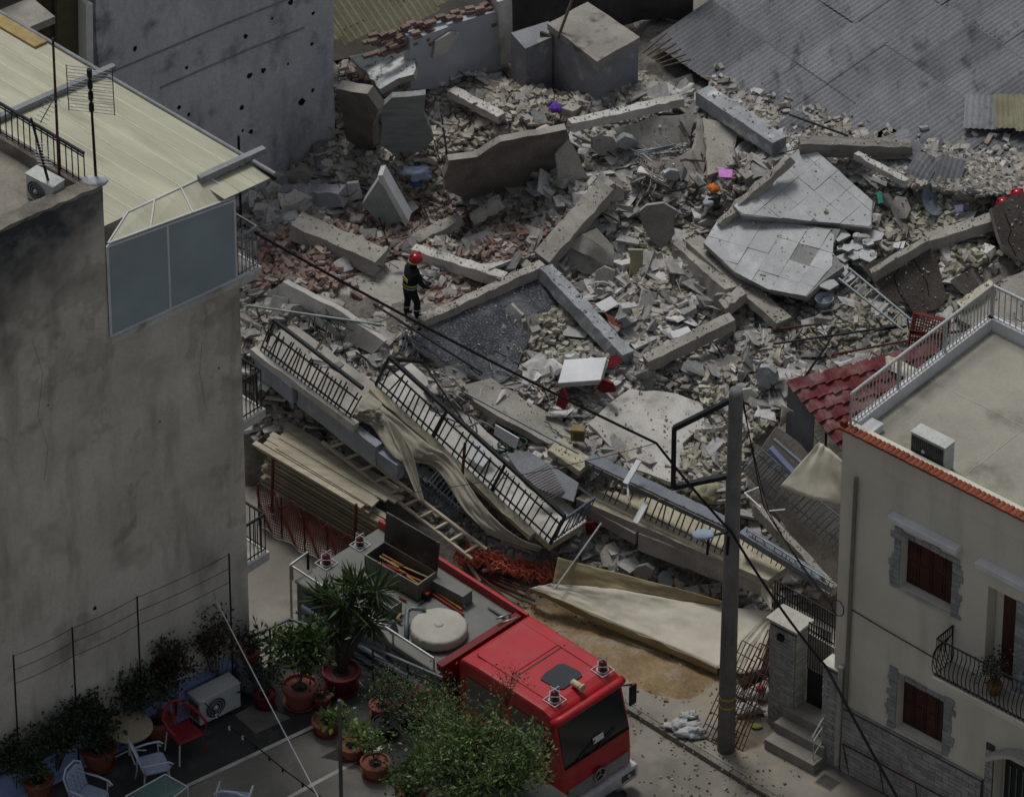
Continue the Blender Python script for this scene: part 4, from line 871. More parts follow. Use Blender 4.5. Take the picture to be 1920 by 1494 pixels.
d0 = ca(1853, 1100)[0]; dz0 = ca(1845, 1265)[1]; dz1 = ca(1853, 1098)[1]
gz1 = ca(1905, 1400)[1]; ga = ca(1868, 1385)[0]
WL = 8.0
holes = [(*w1,), (*w2,), (d0, d0 + 1.5, dz0, dz1), (ga, ga + 1.6, .2, 2.75)]
holed_wall(K, uC, WL, zTop - .02, holes, .28, vC, crm).build('front_wall', None, ch)
DEP = 4.6
MB().box(K + vC * .30, uC * WL, vC * DEP, Z * (zTop - .3)).build('body', crm, ch)
MB().prism([K, K + vC * .31, K + vC * .31 + Z * (zTop - .02), K + Z * (zTop - .02)], uC * .004).build('side_wall', crm, ch)
rdm = mat('roof_terrace_floor', 'a09d90', '8e8b7f', .6, bump=.3, bscale=30, fine=.14, blotch=('6a675c', .8, .55, .75))
MB().box(K + vC * .31 + Z * (zTop - .296), uC * WL, vC * (DEP - .02), Z * .02).build('roof_floor', rdm, ch)
MB().box(K + vC * .002 + Z * (zTop - .6), uC * WL, vC * .26, Z * .6).build('parapet', crm, ch)
for s_ in (0, 1): MB().tube([CP(.1, zTop - .62 - 0 * s_, .005), CP(WL, zTop - .62, .005)], .012, 4).build('shadow_joint', crm, ch) if s_ == 0 else None
bar('floor_joint', K + vC * 2.6 + Z * (zTop - .272) + uC * .2, K + vC * 2.6 + Z * (zTop - .272) + uC * 7, .012, conc_l, ch, box=True)
bar('floor_joint', K + vC * .6 + Z * (zTop - .272) + uC * 2.6, K + vC * 5 + Z * (zTop - .272) + uC * 2.6, .012, conc_l, ch, box=True)
terr = mat('terracotta_tile', '8a4c36', '733c2a', 3, bump=.3, rand=.15, rough=.8)
tm = MB()
for i in range(7):
    a = math.pi * i / 6; tm.v += [(.075 * math.cos(a), -.05, .06 * math.sin(a)), (.06 * math.cos(a), .17, .05 * math.sin(a) + .015)]
tm.f = [(2 * i, 2 * i + 2, 2 * i + 3, 2 * i + 1) for i in range(6)] + [tuple(range(12, -1, -2))]; tm.m = [0] * 7
tmesh = tm.mesh('ridge_tile', terr)
for i in range(int(WL / .118)):
    M = Matrix((uC, vC, Z)).transposed().to_4x4() @ Matrix.Rotation(rnd.uniform(-.06, .06), 4, 'Z'); M.translation = CP(.02 + .118 * i, zTop - .005 + rnd.uniform(-.005, .008), .06)
    link('roof_tile', tmesh, ch, M)
MB().box(CP(-.05, zTop - .03, .05), uC * .12, vC * .12, Z * .2).build('corner_tile', terr, ch, bevel=.02)
# windows with shutters, stone surrounds and hoods
shut = mat('brown_shutter', '4a2a22', '38201a', 2.5, rough=.6, bump=.2, fine=.2)
stone = mat('grey_surround_stone', '9b9c9c', '7f8080', 3, bump=.5, rand=.15)
for wi, (x0, x1, y0, y1) in enumerate((w1, w2)):
    wn_ = link('window', MB().box(CP(x0, y0, -.27), uC * (x1 - x0), NC * .02, Z * (y1 - y0)).mesh('window', mat('window_dark', '241512', '1b100e', 2)), ch)
    n_ = 4; lw_ = (x1 - x0) / n_
    for i in range(n_):
        o_ = CP(x0 + lw_ * i + .008, y0 + .01, -.25)
        lf = MB().box(o_, uC * (lw_ - .016), NC * .035, Z * (y1 - y0 - .02)).build('shutter', shut, wn_)
        for f0, f1 in ((.06, .3), (.36, .64), (.7, .94)):
            MB().box(o_ + uC * lw_ * .18 + Z * (y1 - y0) * f0 + NC * .0352, uC * lw_ * .6, NC * .015, Z * (y1 - y0) * (f1 - f0)).build('raised_panel', shut, lf) if False else None
        MB().box(o_ + uC * (lw_ * .2) + Z * (y1 - y0) * .08 + NC * .036, uC * lw_ * .58, NC * .014, Z * (y1 - y0) * .38).build('shutter_panel', shut, wn_, bevel=.005)
        MB().box(o_ + uC * (lw_ * .2) + Z * (y1 - y0) * .54 + NC * .036, uC * lw_ * .58, NC * .014, Z * (y1 - y0) * .38).build('shutter_panel', shut, wn_, bevel=.005)
    for side in (0, 1):
        zz_ = y0 - .05
        while zz_ < y1 + .1:
            hh = rnd.uniform(.1, .17); ww = rnd.uniform(.14, .3)
            a_ = x0 - ww - .005 if side == 0 else x1 + .005
            MB().box(CP(a_, zz_, .0), uC * ww, NC * rnd.uniform(.02, .035), Z * (hh - .012)).build('surround_stone', stone, wn_); zz_ += hh
    a_ = x0 - .15
    while a_ < x1 + .1:
        ww = rnd.uniform(.14, .3); MB().box(CP(a_, y1 + .01, 0), uC * (ww - .012), NC * rnd.uniform(.02, .035), Z * rnd.uniform(.09, .15)).build('surround_stone', stone, wn_); a_ += ww
    MB().box(CP(x0 - .02, y0 - .06, -.2), uC * (x1 - x0 + .04), NC * .26, Z * .058).build('sill', conc_l, wn_)
for xa, ya, xb, yb in ((1672, 957, 1800, 1030), (1836, 1044, 1990, 1132)):
    p_, q_ = ca(xa, ya), ca(xb, yb); MB().box(CP(p_[0] + .05, p_[1] - .1, 0), uC * (q_[0] - p_[0]), NC * .22, Z * .13).build('hood', whitep, ch, bevel=.01)
MB().box(CP(d0 + .25, dz0, -.26), uC * 1.25, NC * .05, Z * (dz1 - dz0)).build('balcony_door', shut, ch)
zz_ = dz0
while zz_ < dz1 - .1:
    hh = rnd.uniform(.1, .17); MB().box(CP(d0 + .72, zz_, -.1), uC * rnd.uniform(.2, .34), NC * .13, Z * (hh - .012)).build('surround_stone', stone, ch); zz_ += hh
MB().box(CP(ga + .1, .2, -.27), uC * 1.4, NC * .05, Z * 2.5).build('street_door', mat('black_metal_door', '26282a', '1c1e20', 2, rough=.5), ch)
for i in range(7): bar('door_bar', CP(ga + .25 + .16 * i, .4, -.2), CP(ga + .25 + .16 * i, 2.4, -.2), .012, steel, ch)
# door canopy arch
pts = [CP(ga - .05 + 1.7 * i / 10, 2.7 + .45 * math.sin(math.pi * i / 10), .3) for i in range(11)]
MB().grid([[p, p - NC * .3] for p in pts]).build('door_canopy', conc_l, ch, solid=.08)
# brick plinth
brk = mat('plinth_brick', 'a3a2a0', '8b8a88', 4, bump=.5, rand=.16, fine=.2)
mort = mat('plinth_mortar', '4b4946', '3e3c39', 3, bump=.4)
bmesh_ = {}
def bricks(o_, e1, nn, W, H, parent, bw=.3, bh=.1, topline=None):
    nrow = int(H / bh)
    for r_ in range(nrow):
        x = -(r_ % 2) * bw * .5
        while x < W - .02:
            xa, xb = max(x, 0), min(x + bw, W); x += bw
            if xb - xa < .05: continue
            if topline and r_ * bh > topline((xa + xb) / 2): continue
            key = (round(xb - xa, 2), bh, rnd.randint(0, 2), parent.name[:4])
            d_ = .018 + .007 * key[2]
            if key not in bmesh_: bmesh_[key] = MB().box((.006, 0, .006), V((xb - xa - .012, 0, 0)), V((0, d_, 0)), V((0, 0, bh - .012))).mesh('brick', brk)
            M = Matrix((e1, nn, Z)).transposed().to_4x4(); M.translation = o_ + e1 * xa + Z * (r_ * bh)
            link('brick', bmesh_[key], parent, M)
tl = lambda a: ca(1588, 1326)[1] + 0 * a
zp = ca(1588, 1326)[1]
pl_ = link('plinth', MB().box(CP(.3, 0, .0), uC * (ga - .55), NC * .02, Z * zp).mesh('plinth', mort), ch)
a_ = .3
bricks(CP(.3, .13, .02), uC, NC, ga - .6, zp - .13, pl_, .34, .105)
MB().box(CP(.28, zp + .005, 0), uC * (ga - .55), NC * .05, Z * .035).build('plinth_cap', conc, ch)
dp = link('door_pier', MB().box(CP(ga - .22, 0, 0), uC * .2, NC * .03, Z * 2.9).mesh('door_pier', mort), ch)
bricks(CP(ga - .2, .13, .03), uC, NC, .18, 2.7, dp, .18, .105)
bar('drain_pipe', CP(.42, zTop - 1.05, .07), CP(.36, zp + .1, .07), .045, mat('grey_pipe', '807e74', '6f6d64', 2), ch)
bar('drain_pipe', CP(.24, 2.95, .08), CP(.2, .3, .08), .06, mat('pale_pipe', 'a9a8a0', '97968e', 2), ch)
MB().tube([CP(.4, ca(1600, 1142)[1], .03), CP(1.2, ca(1660, 1185)[1] + .1, .03), CP(2.6, ca(1745, 1228)[1], .03)], .012, 5).build('wall_cable', cable, ch)
# curved balcony
zs = ca(1790, 1243)[1]; fl_ = at(1748, 1268, zs); dpt = (fl_ - K).dot(NC); al = (fl_ - K).dot(uC)
bt = thing('curved_balcony', 'balcony with belly-shaped black bars on the cream house', 'balcony', CP(al, zs))
MB().box(CP(al - .02, zs - .16, .002), uC * (WL - al), NC * dpt, Z * .16).build('slab', crm, bt, bevel=.03)
MB().box(CP(al - .02, zs + .003, .002), uC * (WL - al - .02), NC * (dpt - .04), Z * .012).build('floor', conc, bt)
def belly(p, out):
    pts = [p + out * (.13 * math.sin(min(1, t_ * 1.35) * math.pi) ** .8 if t_ < .74 else 0) + Z * (.95 * t_) for t_ in [i / 9 for i in range(10)]]
    return MB().tube(pts, .011, 5)
for i in range(30): belly(CP(al + .03 + i * .105, zs + .02, dpt - .06), NC).build('baluster', iron, bt)
for i in range(7): belly(CP(al + .03, zs + .02, .06 + i * (dpt - .12) / 7), -uC).build('baluster', iron, bt)
bar('hand_rail', CP(al + .03, zs + .97, dpt - .06), CP(al + 4, zs + .97, dpt - .06), .02, iron, bt); bar('hand_rail', CP(al + .03, zs + .97, .03), CP(al + .03, zs + .97, dpt - .06), .02, iron, bt)
bar('foot_rail', CP(al + .03, zs + .06, dpt - .06), CP(al + 4, zs + .06, dpt - .06), .015, iron, bt)
bar('stay', CP(al + .03, zs, .03), CP(al + .03, zs + .97, .03), .015, iron, bt)
# roof railing (white) and kerb
kr = MB(); 
MB().box(K + Z * (zTop - .28) + vC * .3 - uC * .0, uC * .16, vC * (DEP - .1), Z * .3).build('roof_kerb', whitep, ch)
MB().box(K + Z * (zTop - .28) + vC * (DEP + .1), uC * WL, vC * .16, Z * .3).build('roof_kerb', whitep, ch)
wr = mat('white_rail', 'b9bcb9', 'a4a7a4', 2, rough=.5, metal=.2)
railing('white_roof_railing', K + Z * (zTop + .02) + vC * .14 + uC * .08, K + Z * (zTop + .02) + vC * (DEP + .18) + uC * .08, Z * .78, 40, wr, 'white metal railing along the alley side of the cream house roof', top_r=.035, r=.013, rails=(.1,), posts=4)
railing('white_roof_railing', K + Z * (zTop + .02) + vC * (DEP + .18) + uC * .12, K + Z * (zTop + .02) + vC * (DEP + .18) + uC * 6, Z * .78, 40, wr, 'white metal railing across the far end of the cream house roof', top_r=.035, r=.013, rails=(.1,), posts=5)
MB().box(K + Z * (zTop - .28) + vC * .3 + uC * .0, uC * .5, vC * .4, Z * .2).build('corner_block', whitep, ch, bevel=.02)
ac_unit(at(1706, 860, zTop - .27), uC, vC, 'pale air conditioner behind the terracotta parapet tiles', legs=False, h=.66, fins=True)
# flower on the balcony
# ================================================================ steps, gate pillar, gate
stp = mat('step_concrete', '8f8b82', '7b776f', 1.4, bump=.3, fine=.15)
st = thing('front_steps', 'three grey concrete steps up to the gate of the cream house', 'steps', at(1470, 1400, .13))
for i, (x, y, z_) in enumerate(((1433, 1385, .38), (1451, 1353, .62), (1468, 1326, .86))):
    p = at(x, y, z_); MB().box(V((p.x, p.y, .1)), uC * 1.3, vC * (1.6 - .35 * i), Z * (z_ - .1)).build('step', stp, st, bevel=.015)
pcn = at(1488, 1328, .86)
gp = thing('gate_pillar', 'grey brick gate pillar with pale cap beside the steps', 'pillar', pcn)
pz = zrow(pcn, 1186) - .86
core = link('core', MB().box(V((pcn.x, pcn.y, .1)), -uC * .66, vC * .42, Z * (pz + .76)).mesh('core', mort), gp)
bricks(V((pcn.x, pcn.y, .14)) - uC * .66, uC, NC, .66, pz + .7, core, .3, .095)
bricks(V((pcn.x, pcn.y, .14)), vC, uC, .42, pz + .7, core, .3, .095)
MB().box(V((pcn.x, pcn.y, .86 + pz)) - uC * .74 - vC * .07, uC * .82, vC * .58, Z * .07).build('cap', mat('cap_stone', 'b5b2a9', 'a09d95', 2), gp, bevel=.01)
MB().box(pcn + Z * (pz - .35) - uC * .42 - vC * .1, uC * .14, vC * .1, Z * .14).build('wall_lamp', iron, gp)
gt = thing('iron_gate', 'black iron gate with barred top between pillar and house', 'gate', at(1530, 1325, .87))
g0, g1 = at(1512, 1315, .87), at(1552, 1335, .87); zg = zrow(g0, 1252) - .87; zb = zrow(g0, 1166) - .87
MB().box(g0, g1 - g0, vC * .04, Z * zg).build('lower_panel', mat('gate_black', '1f2122', '161819', 2, rough=.5), gt)
for i in range(10): bar('baluster', g0.lerp(g1, i / 9) + Z * zg, g0.lerp(g1, i / 9) + Z * zb, .011, iron, gt)
bar('top_rail', g0 + Z * zb, g1 + Z * zb, .018, iron, gt)
f0, f1 = at(1452, 1146, 1.9), at(1564, 1212, 1.9)
railing('iron_fence', f0, f1, Z * .85, 24, iron, 'black iron fence behind the gate pillar', r=.013, top_r=.018, rails=(.08, .6))
MB().box(V((f0.x, f0.y, .1)), f1 - f0, vC * .2, Z * 1.76).build('garden_wall', conc, label='low grey wall carrying the black iron fence', cat='wall')
pr = thing('house_pier', 'narrow grey brick pier at the cream house corner', 'pier', K)
core = link('core', MB().box(CP(-.26, .1, .02), uC * .5, vC * .3, Z * 2.6).mesh('core', mort), pr)
bricks(CP(-.26, .14, .02), uC, NC, .5, 2.5, core, .3, .1)
MB().box(CP(-.3, 2.7, .06), uC * .58, vC * .38, Z * .05).build('cap', conc_l, pr)
hr = thing('step_handrail', 'thin grey handrail beside the front steps', 'handrail', at(1530, 1430, .13))
h0, h1 = at(1524, 1440, .13), at(1556, 1382, .62)
bar('rail', h0 + Z * .75, h1 + Z * .62, .016, wr, hr); bar('post', h0, h0 + Z * .75, .012, wr, hr); bar('post', h0.lerp(h1, .5), h0.lerp(h1, .5) + Z * .68, .012, wr, hr); bar('post', h1, h1 + Z * .62, .012, wr, hr); bar('rail', h0 + Z * .35, h1 + Z * .25, .012, wr, hr)
bar('rail', at(1523, 1382, 1.0), at(1556, 1325, 1.5), .02, wr, hr)
lf = thing('rusty_gate', 'rusty steel gate frame leaning against the brick plinth', 'gate', at(1600, 1450, .13))
q0, q1 = at(1592, 1452, .14), at(1790, 1560, .14); top0, top1 = CP(.35, .95, .1), CP(3.2, .95, .1)
for a_, b_ in ((q0, q1), (top0, top1), (q0, top0), (q1, top1), (q0.lerp(q1, .33), top0.lerp(top1, .33)), (q0.lerp(q1, .66), top0.lerp(top1, .66))): bar('member', a_, b_, .022, rust, lf, box=True)
mh = thing('manhole_cover', 'small square iron cover in the pavement by the steps', 'manhole cover', at(1552, 1466, .134))
c = at(1552, 1466, .134); MB().box(c - uC * .2 - vC * .16, uC * .4, vC * .32, Z * .008).build('plate', mat('cast_iron', '55534e', '45433f', 6, bump=.8, bscale=60, rough=.7), mh); MB().box(c - uC * .23 - vC * .19 - Z * .002, uC * .46, vC * .38, Z * .005).build('frame', conc_d, mh)
# ================================================================ red tiled lean-to
rt = thing('red_roof_shed', 'lean-to with dusty red metal tile roof beside the cream house', 'shed', at(1560, 760, 3.4))
plS = plane3((1475, 716, 4.3), (1660, 668, 4.5), (1580, 845, 3.5))
r0 = on(1475, 716, *plS); rx = (on(1660, 668, *plS) - r0); ry = (on(1585, 850, *plS) - r0); nS_ = rx.cross(ry).normalized(); nS_ = nS_ if nS_.z > 0 else -nS_
redt = mat('red_metal_tile', '703033', '5c272b', 1.5, rough=.8, bump=.1, fine=.1, rand=.06, blotch=('8d6f6d', 2.2, .45, .7))
nC_, nR_ = 11, 8; sx, sy = rx / 6.0, ry / 7.0
pm = MB(); prof = [(0, 0), (.1, .012), (.22, .03), (.3, .05), (.38, .055), (.46, .05), (.54, .03), (.7, .008), (1, 0)]
pm.grid([[V((x, y * 1.0, z_ * 1.0 + (.045 * (y)))) for x, z_ in prof] for y in (0, .5, 1.0)]); pm.add([V((x, 1.0, z_ + .045)) for x, z_ in prof] + [V((x, 1.0, z_)) for x, z_ in prof], [(i, i + 1, i + 10, i + 9) for i in range(8)])
tmesh2 = pm.mesh('metal_tile', redt)
for j in range(nR_):
    for i in range(nC_):
        px_, py_ = proj(r0 + sx * (i + .5) + sy * (j + .5))
        if i > 5 and px_ > 1760: continue
        M = Matrix((sx, sy, nS_)).transposed().to_4x4(); M.translation = r0 + sx * i + sy * j + nS_ * .0
        link('roof_tile', tmesh2, rt, M)
MB().prism([r0 - nS_ * .03, r0 + rx * 1.5 - nS_ * .03, r0 + rx * 1.5 + ry * 1.1 - nS_ * .03, r0 + ry * 1.1 - nS_ * .03], -nS_ * .05).build('roof_board', darkwood, rt)
MB().prism([r0 - nS_ * .09 + sx * .1, r0 + ry * .45 - nS_ * .09 + sx * .1, V((*(r0 + ry * .45).xy, 2.4)), V((*r0.xy, 2.4))], sx * .05).build('side_panel', mat('grey_panel', '6f7275', '5d6063', 1, bump=.1), rt)
for f_ in (.1, .6, 1.0): 
    b0_ = r0 + ry * f_ + sx * .3 - nS_ * .08; bar('post', V((b0_.x, b0_.y, 0)), b0_, .05, iron, rt, box=True)
# ================================================================ lamp pole
PB = at(1361, 1404, .13); PT = over(PB, 730); PT.x += (1380 - proj(PT)[0]) / 85
lp = thing('lamp_pole', 'tall grey concrete pole with bracket and lamp before the ruin', 'lamp pole', PB)
polem = mat('pole_concrete', '7a7977', '696866', 2, bump=.25, streak=('4a4a4d', .5, .2, 3))
MB().tube([PB, PB.lerp(PT, .5), PT - Z * .12, PT], .185, 20, r2=.125).build('shaft', polem, lp, smooth=True)
for f_ in (.128, .152):
    MB().tube([PB.lerp(PT, f_), PB.lerp(PT, f_ + .0052)], .184, 20).build('yellow_band', mat('yellow_paint', 'b39b2a', '9a8524', 5), lp)
axis = lambda f_: PB.lerp(PT, f_)
fa, fb = axis(.975), over(V((PB.x, PB.y, 0)), 893)
bx_ = V((-1.22, .06, 0))
c0_ = V((PT.x, PT.y, zrow(PT, 745))); c1_ = c0_ + bx_; c1_.z = zrow(c1_, 803); c2_ = V((c1_.x, c1_.y, zrow(c1_, 913))); c3_ = V((PT.x, PT.y, zrow(PT, 890)))
for a_, b_ in ((c0_, c1_), (c1_, c2_), (c2_, c3_)): bar('bracket', a_, b_, .1, iron, lp, box=True, h=.1)
la = V((PT.x - .03, PT.y - .1, zrow(PT, 990))); lc = la + V((-.42, -.1, -.03))
bar('lamp_arm', la, lc, .028, iron, lp)
lm = MB(); lmp = mat('lamp_blue_grey', '9aacbd', '8698a9', 2, rough=.4, bump=.05)
lm.prism([lc + V((x, y, 0)) for x, y in ((.06, .1), (.06, -.1), (-.1, -.17), (-.3, -.16), (-.38, -.06), (-.36, .08), (-.16, .16))], V((0, 0, .07)))
lm.build('lamp_head', lmp, lp, bevel=.03)
for x_ in (-.06, -.46): bar('cable_bundle', la + V((x_, -.06, -.1)), la + V((x_ - .02, -.06, -.55)), .03, cable, lp)
# cables
def cab(pp, r_, label, m=cable, sag=0, n=10):
    P = [at(*p) if not isinstance(p, V) else p for p in pp]; o_ = []
    for i in range(len(P) - 1):
        for j in range(n):
            t_ = j / n; o_.append(P[i].lerp(P[i + 1], t_) - Z * (sag * 4 * t_ * (1 - t_)))
    o_.append(P[-1]); return MB().tube(o_, r_, 6).build('overhead_cable', m, None, label=label, cat='cable')
cj = V((c1_.x + .05, c1_.y, zrow(c1_, 835)))
cs_ = V((A0.x, A0.y, 0)) + V44 * .5 - U44 * .06; cs_.z = zrow(cs_, 436)
cab([cs_, V((c1_.x - .35, c1_.y + .02, zrow(c1_, 832)))], .03, 'thick black cable from the stained house to the pole bracket', sag=.12, n=20)
pc_ = V((c1_.x - .35, c1_.y + .02, zrow(c1_, 832)))
cab([pc_, V((PB.x + .0, PB.y - .22, zrow(PB, 985)))], .03, 'thick black cable between pole bracket and lamp', sag=.05)
cab([V((PB.x, PB.y - .22, zrow(PB, 985))), CP(-.05, ca(1568, 1245)[1], .2)], .03, 'thick black cable from the lamp down to the house corner', sag=.15)
cab([CP(-.05, ca(1568, 1245)[1], .2), CP(2.9, ca(1765, 1500)[1], 1.0)], .03, 'thick black cable crossing the brick plinth', sag=.05)
cab([pc_, (760, 925, 5.0)], .008, 'thin black wire from bracket down to the ladder', sag=.12)
cab([PT - Z * .1 + V((.12, 0, 0)), (1432, 950, 6.2), CP(-.03, ca(1566, 1128)[1], .1)], .012, 'thin wire from pole top to the cream house', sag=.1)
cab([PT - Z * .25 + V((.12, 0, 0)), (1442, 960, 6.0), CP(-.03, ca(1570, 1135)[1], .1)], .01, 'second thin wire hanging beside the pole', sag=.14)
lpw = [CP(.12 + .16 * math.cos(i * .6), ca(1570, 1130)[1] + .2 * math.sin(i * .6), .12) for i in range(12)]
MB().tube(lpw, .012, 5).build('wire_coil', cable, None, label='coil of black wire on the cream house corner', cat='wire')
# ================================================================ collapsed balconies along the street
def cloth(name, top, bot, label, m=cream, nu=36, nv=12, wav=.03, fr=3.0, cat='awning', sag=0):
    T = [at(*p) for p in top]; B = [at(*p) for p in bot]
    def cur(P, t):
        x = t * (len(P) - 1); i = min(int(x), len(P) - 2); f = x - i
        p0, p1, p2, p3 = P[max(i - 1, 0)], P[i], P[i + 1], P[min(i + 2, len(P) - 1)]
        return .5 * ((2 * p1) + (p2 - p0) * f + (2 * p0 - 5 * p1 + 4 * p2 - p3) * f * f + (3 * p1 - p0 - 3 * p2 + p3) * f ** 3)
    G_ = []
    for i in range(nu + 1):
        a, b = cur(T, i / nu), cur(B, i / nu); r_ = []
        for j in range(nv + 1):
            p = a.lerp(b, j / nv); w = noise.noise(V((i * fr / nu * 2, j / nv * fr * .8, len(label) * 1.7))) + .5 * noise.noise(V((i * fr / nu * 6, j / nv * fr * 2.5, 3.1)))
            p = p + V((0, -.5, .8)) * (w * wav * 2.2) - Z * (sag * math.sin(math.pi * j / nv)); r_.append(p)
        G_.append(r_)
    return MB().grid(G_).build(name, m, None, smooth=True, solid=.012, label=label, cat=cat)
def cplate(name, A, B, dep, th, m, parent=None, m2=None, **k):         # balcony plate: street edge A-B, depth vector
    a, b = at(*A), at(*B)
    return MB().prism(jag([a, b, b + dep, a + dep], 3, .025), -Z * th, m, m2 or m).build(name, m, parent, **k)
fascia = mat('balcony_fascia', '949aa3', '82878f', 1, bump=.25, fine=.12, blotch=('a9aeb4', 1.7, .54, .7), streak=('6a6f78', .5, .3, 3))
beige = mat('balcony_floor_beige', 'b3ab95', '9a927d', 1.5, bump=.3, blotch=('8a8475', 2, .55, .72))
dv = V44
# first balcony
b1 = thing('fallen_balcony', 'fallen balcony slab with pale edge near the stained house', 'balcony slab', at(478, 657, 3.1))
cplate('slab', (474, 652, 3.12), (662, 790, 2.76), dv * 1.2, .16, conc, b1)
e0, e1 = at(474, 652, 3.14), at(668, 794, 2.78); MB().beam(e0, e1, .16, .2, seg=14, jit=.012, off=1).build('edge_strip', conc_l, b1)
for A_, B_, h_ in (((477, 672, 2.95), (548, 728, 2.8), .42), ((556, 726, 2.78), (705, 838, 2.42), .5), ((700, 842, 2.3), (745, 872, 2.2), .42)):
    a, b = at(*A_), at(*B_); MB().prism(jag([a, b, b - Z * h_ * 1.05, a - Z * h_], 4, .035), dv * .2).build('facade_strip', fascia, b1)
railing('bent_balcony_railing', at(489, 655, 3.15), at(655, 783, 2.8), V((.3, -.2, .95)), 24, irong, 'dark railing on the fallen balcony by the stained house, thick black hand rail', top_r=.05, r=.018, rails=(.1, .62), ext=(-.05, .75), topm=iron)
bar('return_rail', at(513, 604, 4.0), at(500, 640, 3.3), .03, iron, None, label='short black return rail at the railing end', cat='rail')
# second balcony
b2 = thing('fallen_balcony', 'long tilted balcony slab in the middle behind the second railing', 'balcony slab', at(703, 722, 2.85))
cplate('slab', (700, 724, 2.88), (1030, 1022, 1.3), dv * 1.15, .16, conc_l, b2, m2=beige)
e0, e1 = at(698, 727, 2.9), at(1000, 1000, 1.45); MB().beam(e0, e1, .2, .14, seg=18, jit=.03, off=1).build('broken_edge', beige, b2)
railing('bent_balcony_railing', at(705, 720, 2.9), at(1032, 1018, 1.33), V((.3, -.28, .95)), 34, irong, 'long dark railing down the middle balcony with thick black hand rail', top_r=.055, r=.018, rails=(.12, .7), ext=(-.04, .8), topm=iron, posts=4)
railing('bent_balcony_railing', at(1036, 1016, 1.33), at(1098, 972, 1.35), V((.2, -.3, .82)), 11, mat('bluish_iron', '5d6573', '4b525f', 3, rough=.6), 'short bluish end railing where the middle balcony stops', top_r=.03, r=.014, rails=(.1, .9))
bar('bent_rail', at(731, 673, 3.75), at(792, 678, 3.4), .05, iron, None, label='black bent rail end above the middle balcony', cat='rail')
bar('bent_rail', at(792, 678, 3.4), at(870, 792, 2.6), .022, iron, None, label='thin black bent bar behind the middle railing', cat='rail')
# third, lower
b3 = thing('fallen_balcony', 'broken blue-grey lower slab between timber stack and middle railing', 'balcony slab', at(745, 860, 1.7))
for A_, B_, h_ in (((660, 805, 2.0), (760, 872, 1.85), .3), ((722, 835, 1.6), (800, 905, 1.45), .5), ((765, 890, 1.3), (845, 965, .9), .45)):
    a, b = at(*A_), at(*B_); MB().prism(jag([a, b, b - Z * h_, a - Z * h_ * 1.2], 4, .04), dv * .3).build('facade_strip', fascia, b3)
railing('bent_balcony_railing', at(665, 812, 1.9), at(853, 970, .95), V((.32, -.1, .7)), 24, mat('grey_iron', '777d80', '62686b', 3, rough=.6), 'grey lower railing under the cream fabric', top_r=.02, r=.019, rails=(.15, .88))
railing('bent_balcony_railing', at(800, 905, 1.6), at(858, 955, 1.2), V((.38, -.05, .6)), 9, mat('pale_blue_iron', '9fb0bd', '8898a5', 3, rough=.5), 'pale blue short railing leaning on the grey lower railing', top_r=.02, r=.012, rails=(.1, .9))
# right balcony
b4 = thing('fallen_balcony', 'beige-floored balcony slab with broken edge left of the lamp pole', 'balcony slab', at(1079, 936, 1.5))
cplate('slab', (1079, 934, 1.55), (1440, 1088, 1.75), dv * 1.0, .2, beige, b4, m2=conc)
for A_, B_, h_ in (((1085, 942, 1.45), (1190, 1000, 1.42), .3), ((1196, 1000, 1.44), (1372, 1066, 1.6), .46), ((1376, 1066, 1.6), (1450, 1098, 1.6), .42)):
    a, b = at(*A_), at(*B_); MB().prism(jag([a, b, b - Z * h_, a - Z * h_], 4, .03), dv * .22).build('facade_strip', conc, b4)
railing('bent_balcony_railing', at(1089, 912, 1.7), at(1362, 1042, 1.85), V((.16, -.1, .68)), 25, mat('dull_iron', '6d6a62', '57544d', 3, rough=.7), 'dull brown-grey railing on the balcony left of the lamp pole', top_r=.02, r=.017, rails=(.14,), ext=(-.05, 1.06))
railing('bent_balcony_railing', at(1392, 1022, 2.0), at(1552, 1122, 1.8), V((.1, -.1, .5)), 18, steel, 'pale grey railing right of the lamp pole above the black fence', top_r=.02, r=.013, rails=(.3, .7))
sl_ = rbeam('slate_beam', (1104, 856, 2.35), (1368, 980, 2.5), .3, .2, mat('slate_beam', '7a7f87', '696e75', 1.5, bump=.2), jit=.006, label='straight slate-blue beam along the balcony left of the lamp pole', cat='beam')
rbeam('slate_beam', (1392, 992, 2.4), (1540, 1082, 2.2), .26, .16, mat('slate_beam', ''), jit=.006, label='slate-blue beam right of the lamp pole', cat='beam')
rbeam('white_board', (1172, 906, 2.7), (1198, 862, 2.95), .13, .05, whitep, jit=0, label='short white board stuck upright on the slate beam', cat='board')
rbeam('white_board', (1190, 980, 1.95), (1212, 940, 2.2), .14, .05, whitep, jit=0, label='white board lying behind the balcony bars', cat='board')
MB().tube([at(1176, 898, 2.7), at(1178, 930, 2.5), at(1183, 952, 2.3)], .025, 6).build('bent_pipe', whitep, None, label='bent white pipe hanging on the right balcony railing', cat='pipe', smooth=True)
rbeam('floor_strip', (1040, 832, 2.3), (1100, 872, 2.2), .5, .16, beige, label='beige floor strip beside the square wooden box', cat='concrete strip')
# brown wooden box
c = at(1084, 812, 2.5); t = thing('wooden_box', 'small square brown wooden box on the slab corner', 'box', c)
MB().cbox(c, .3, .22, .3, rz=-8).build('box', mat('brown_board', '8a7a54', '6f6142', 3), t, bevel=.01); MB().cbox(c + V((.01, -.118, 0)), .22, .012, .22, rz=-8).build('inset', mat('brown_dark', '5c5138', '4a412d', 3), t)
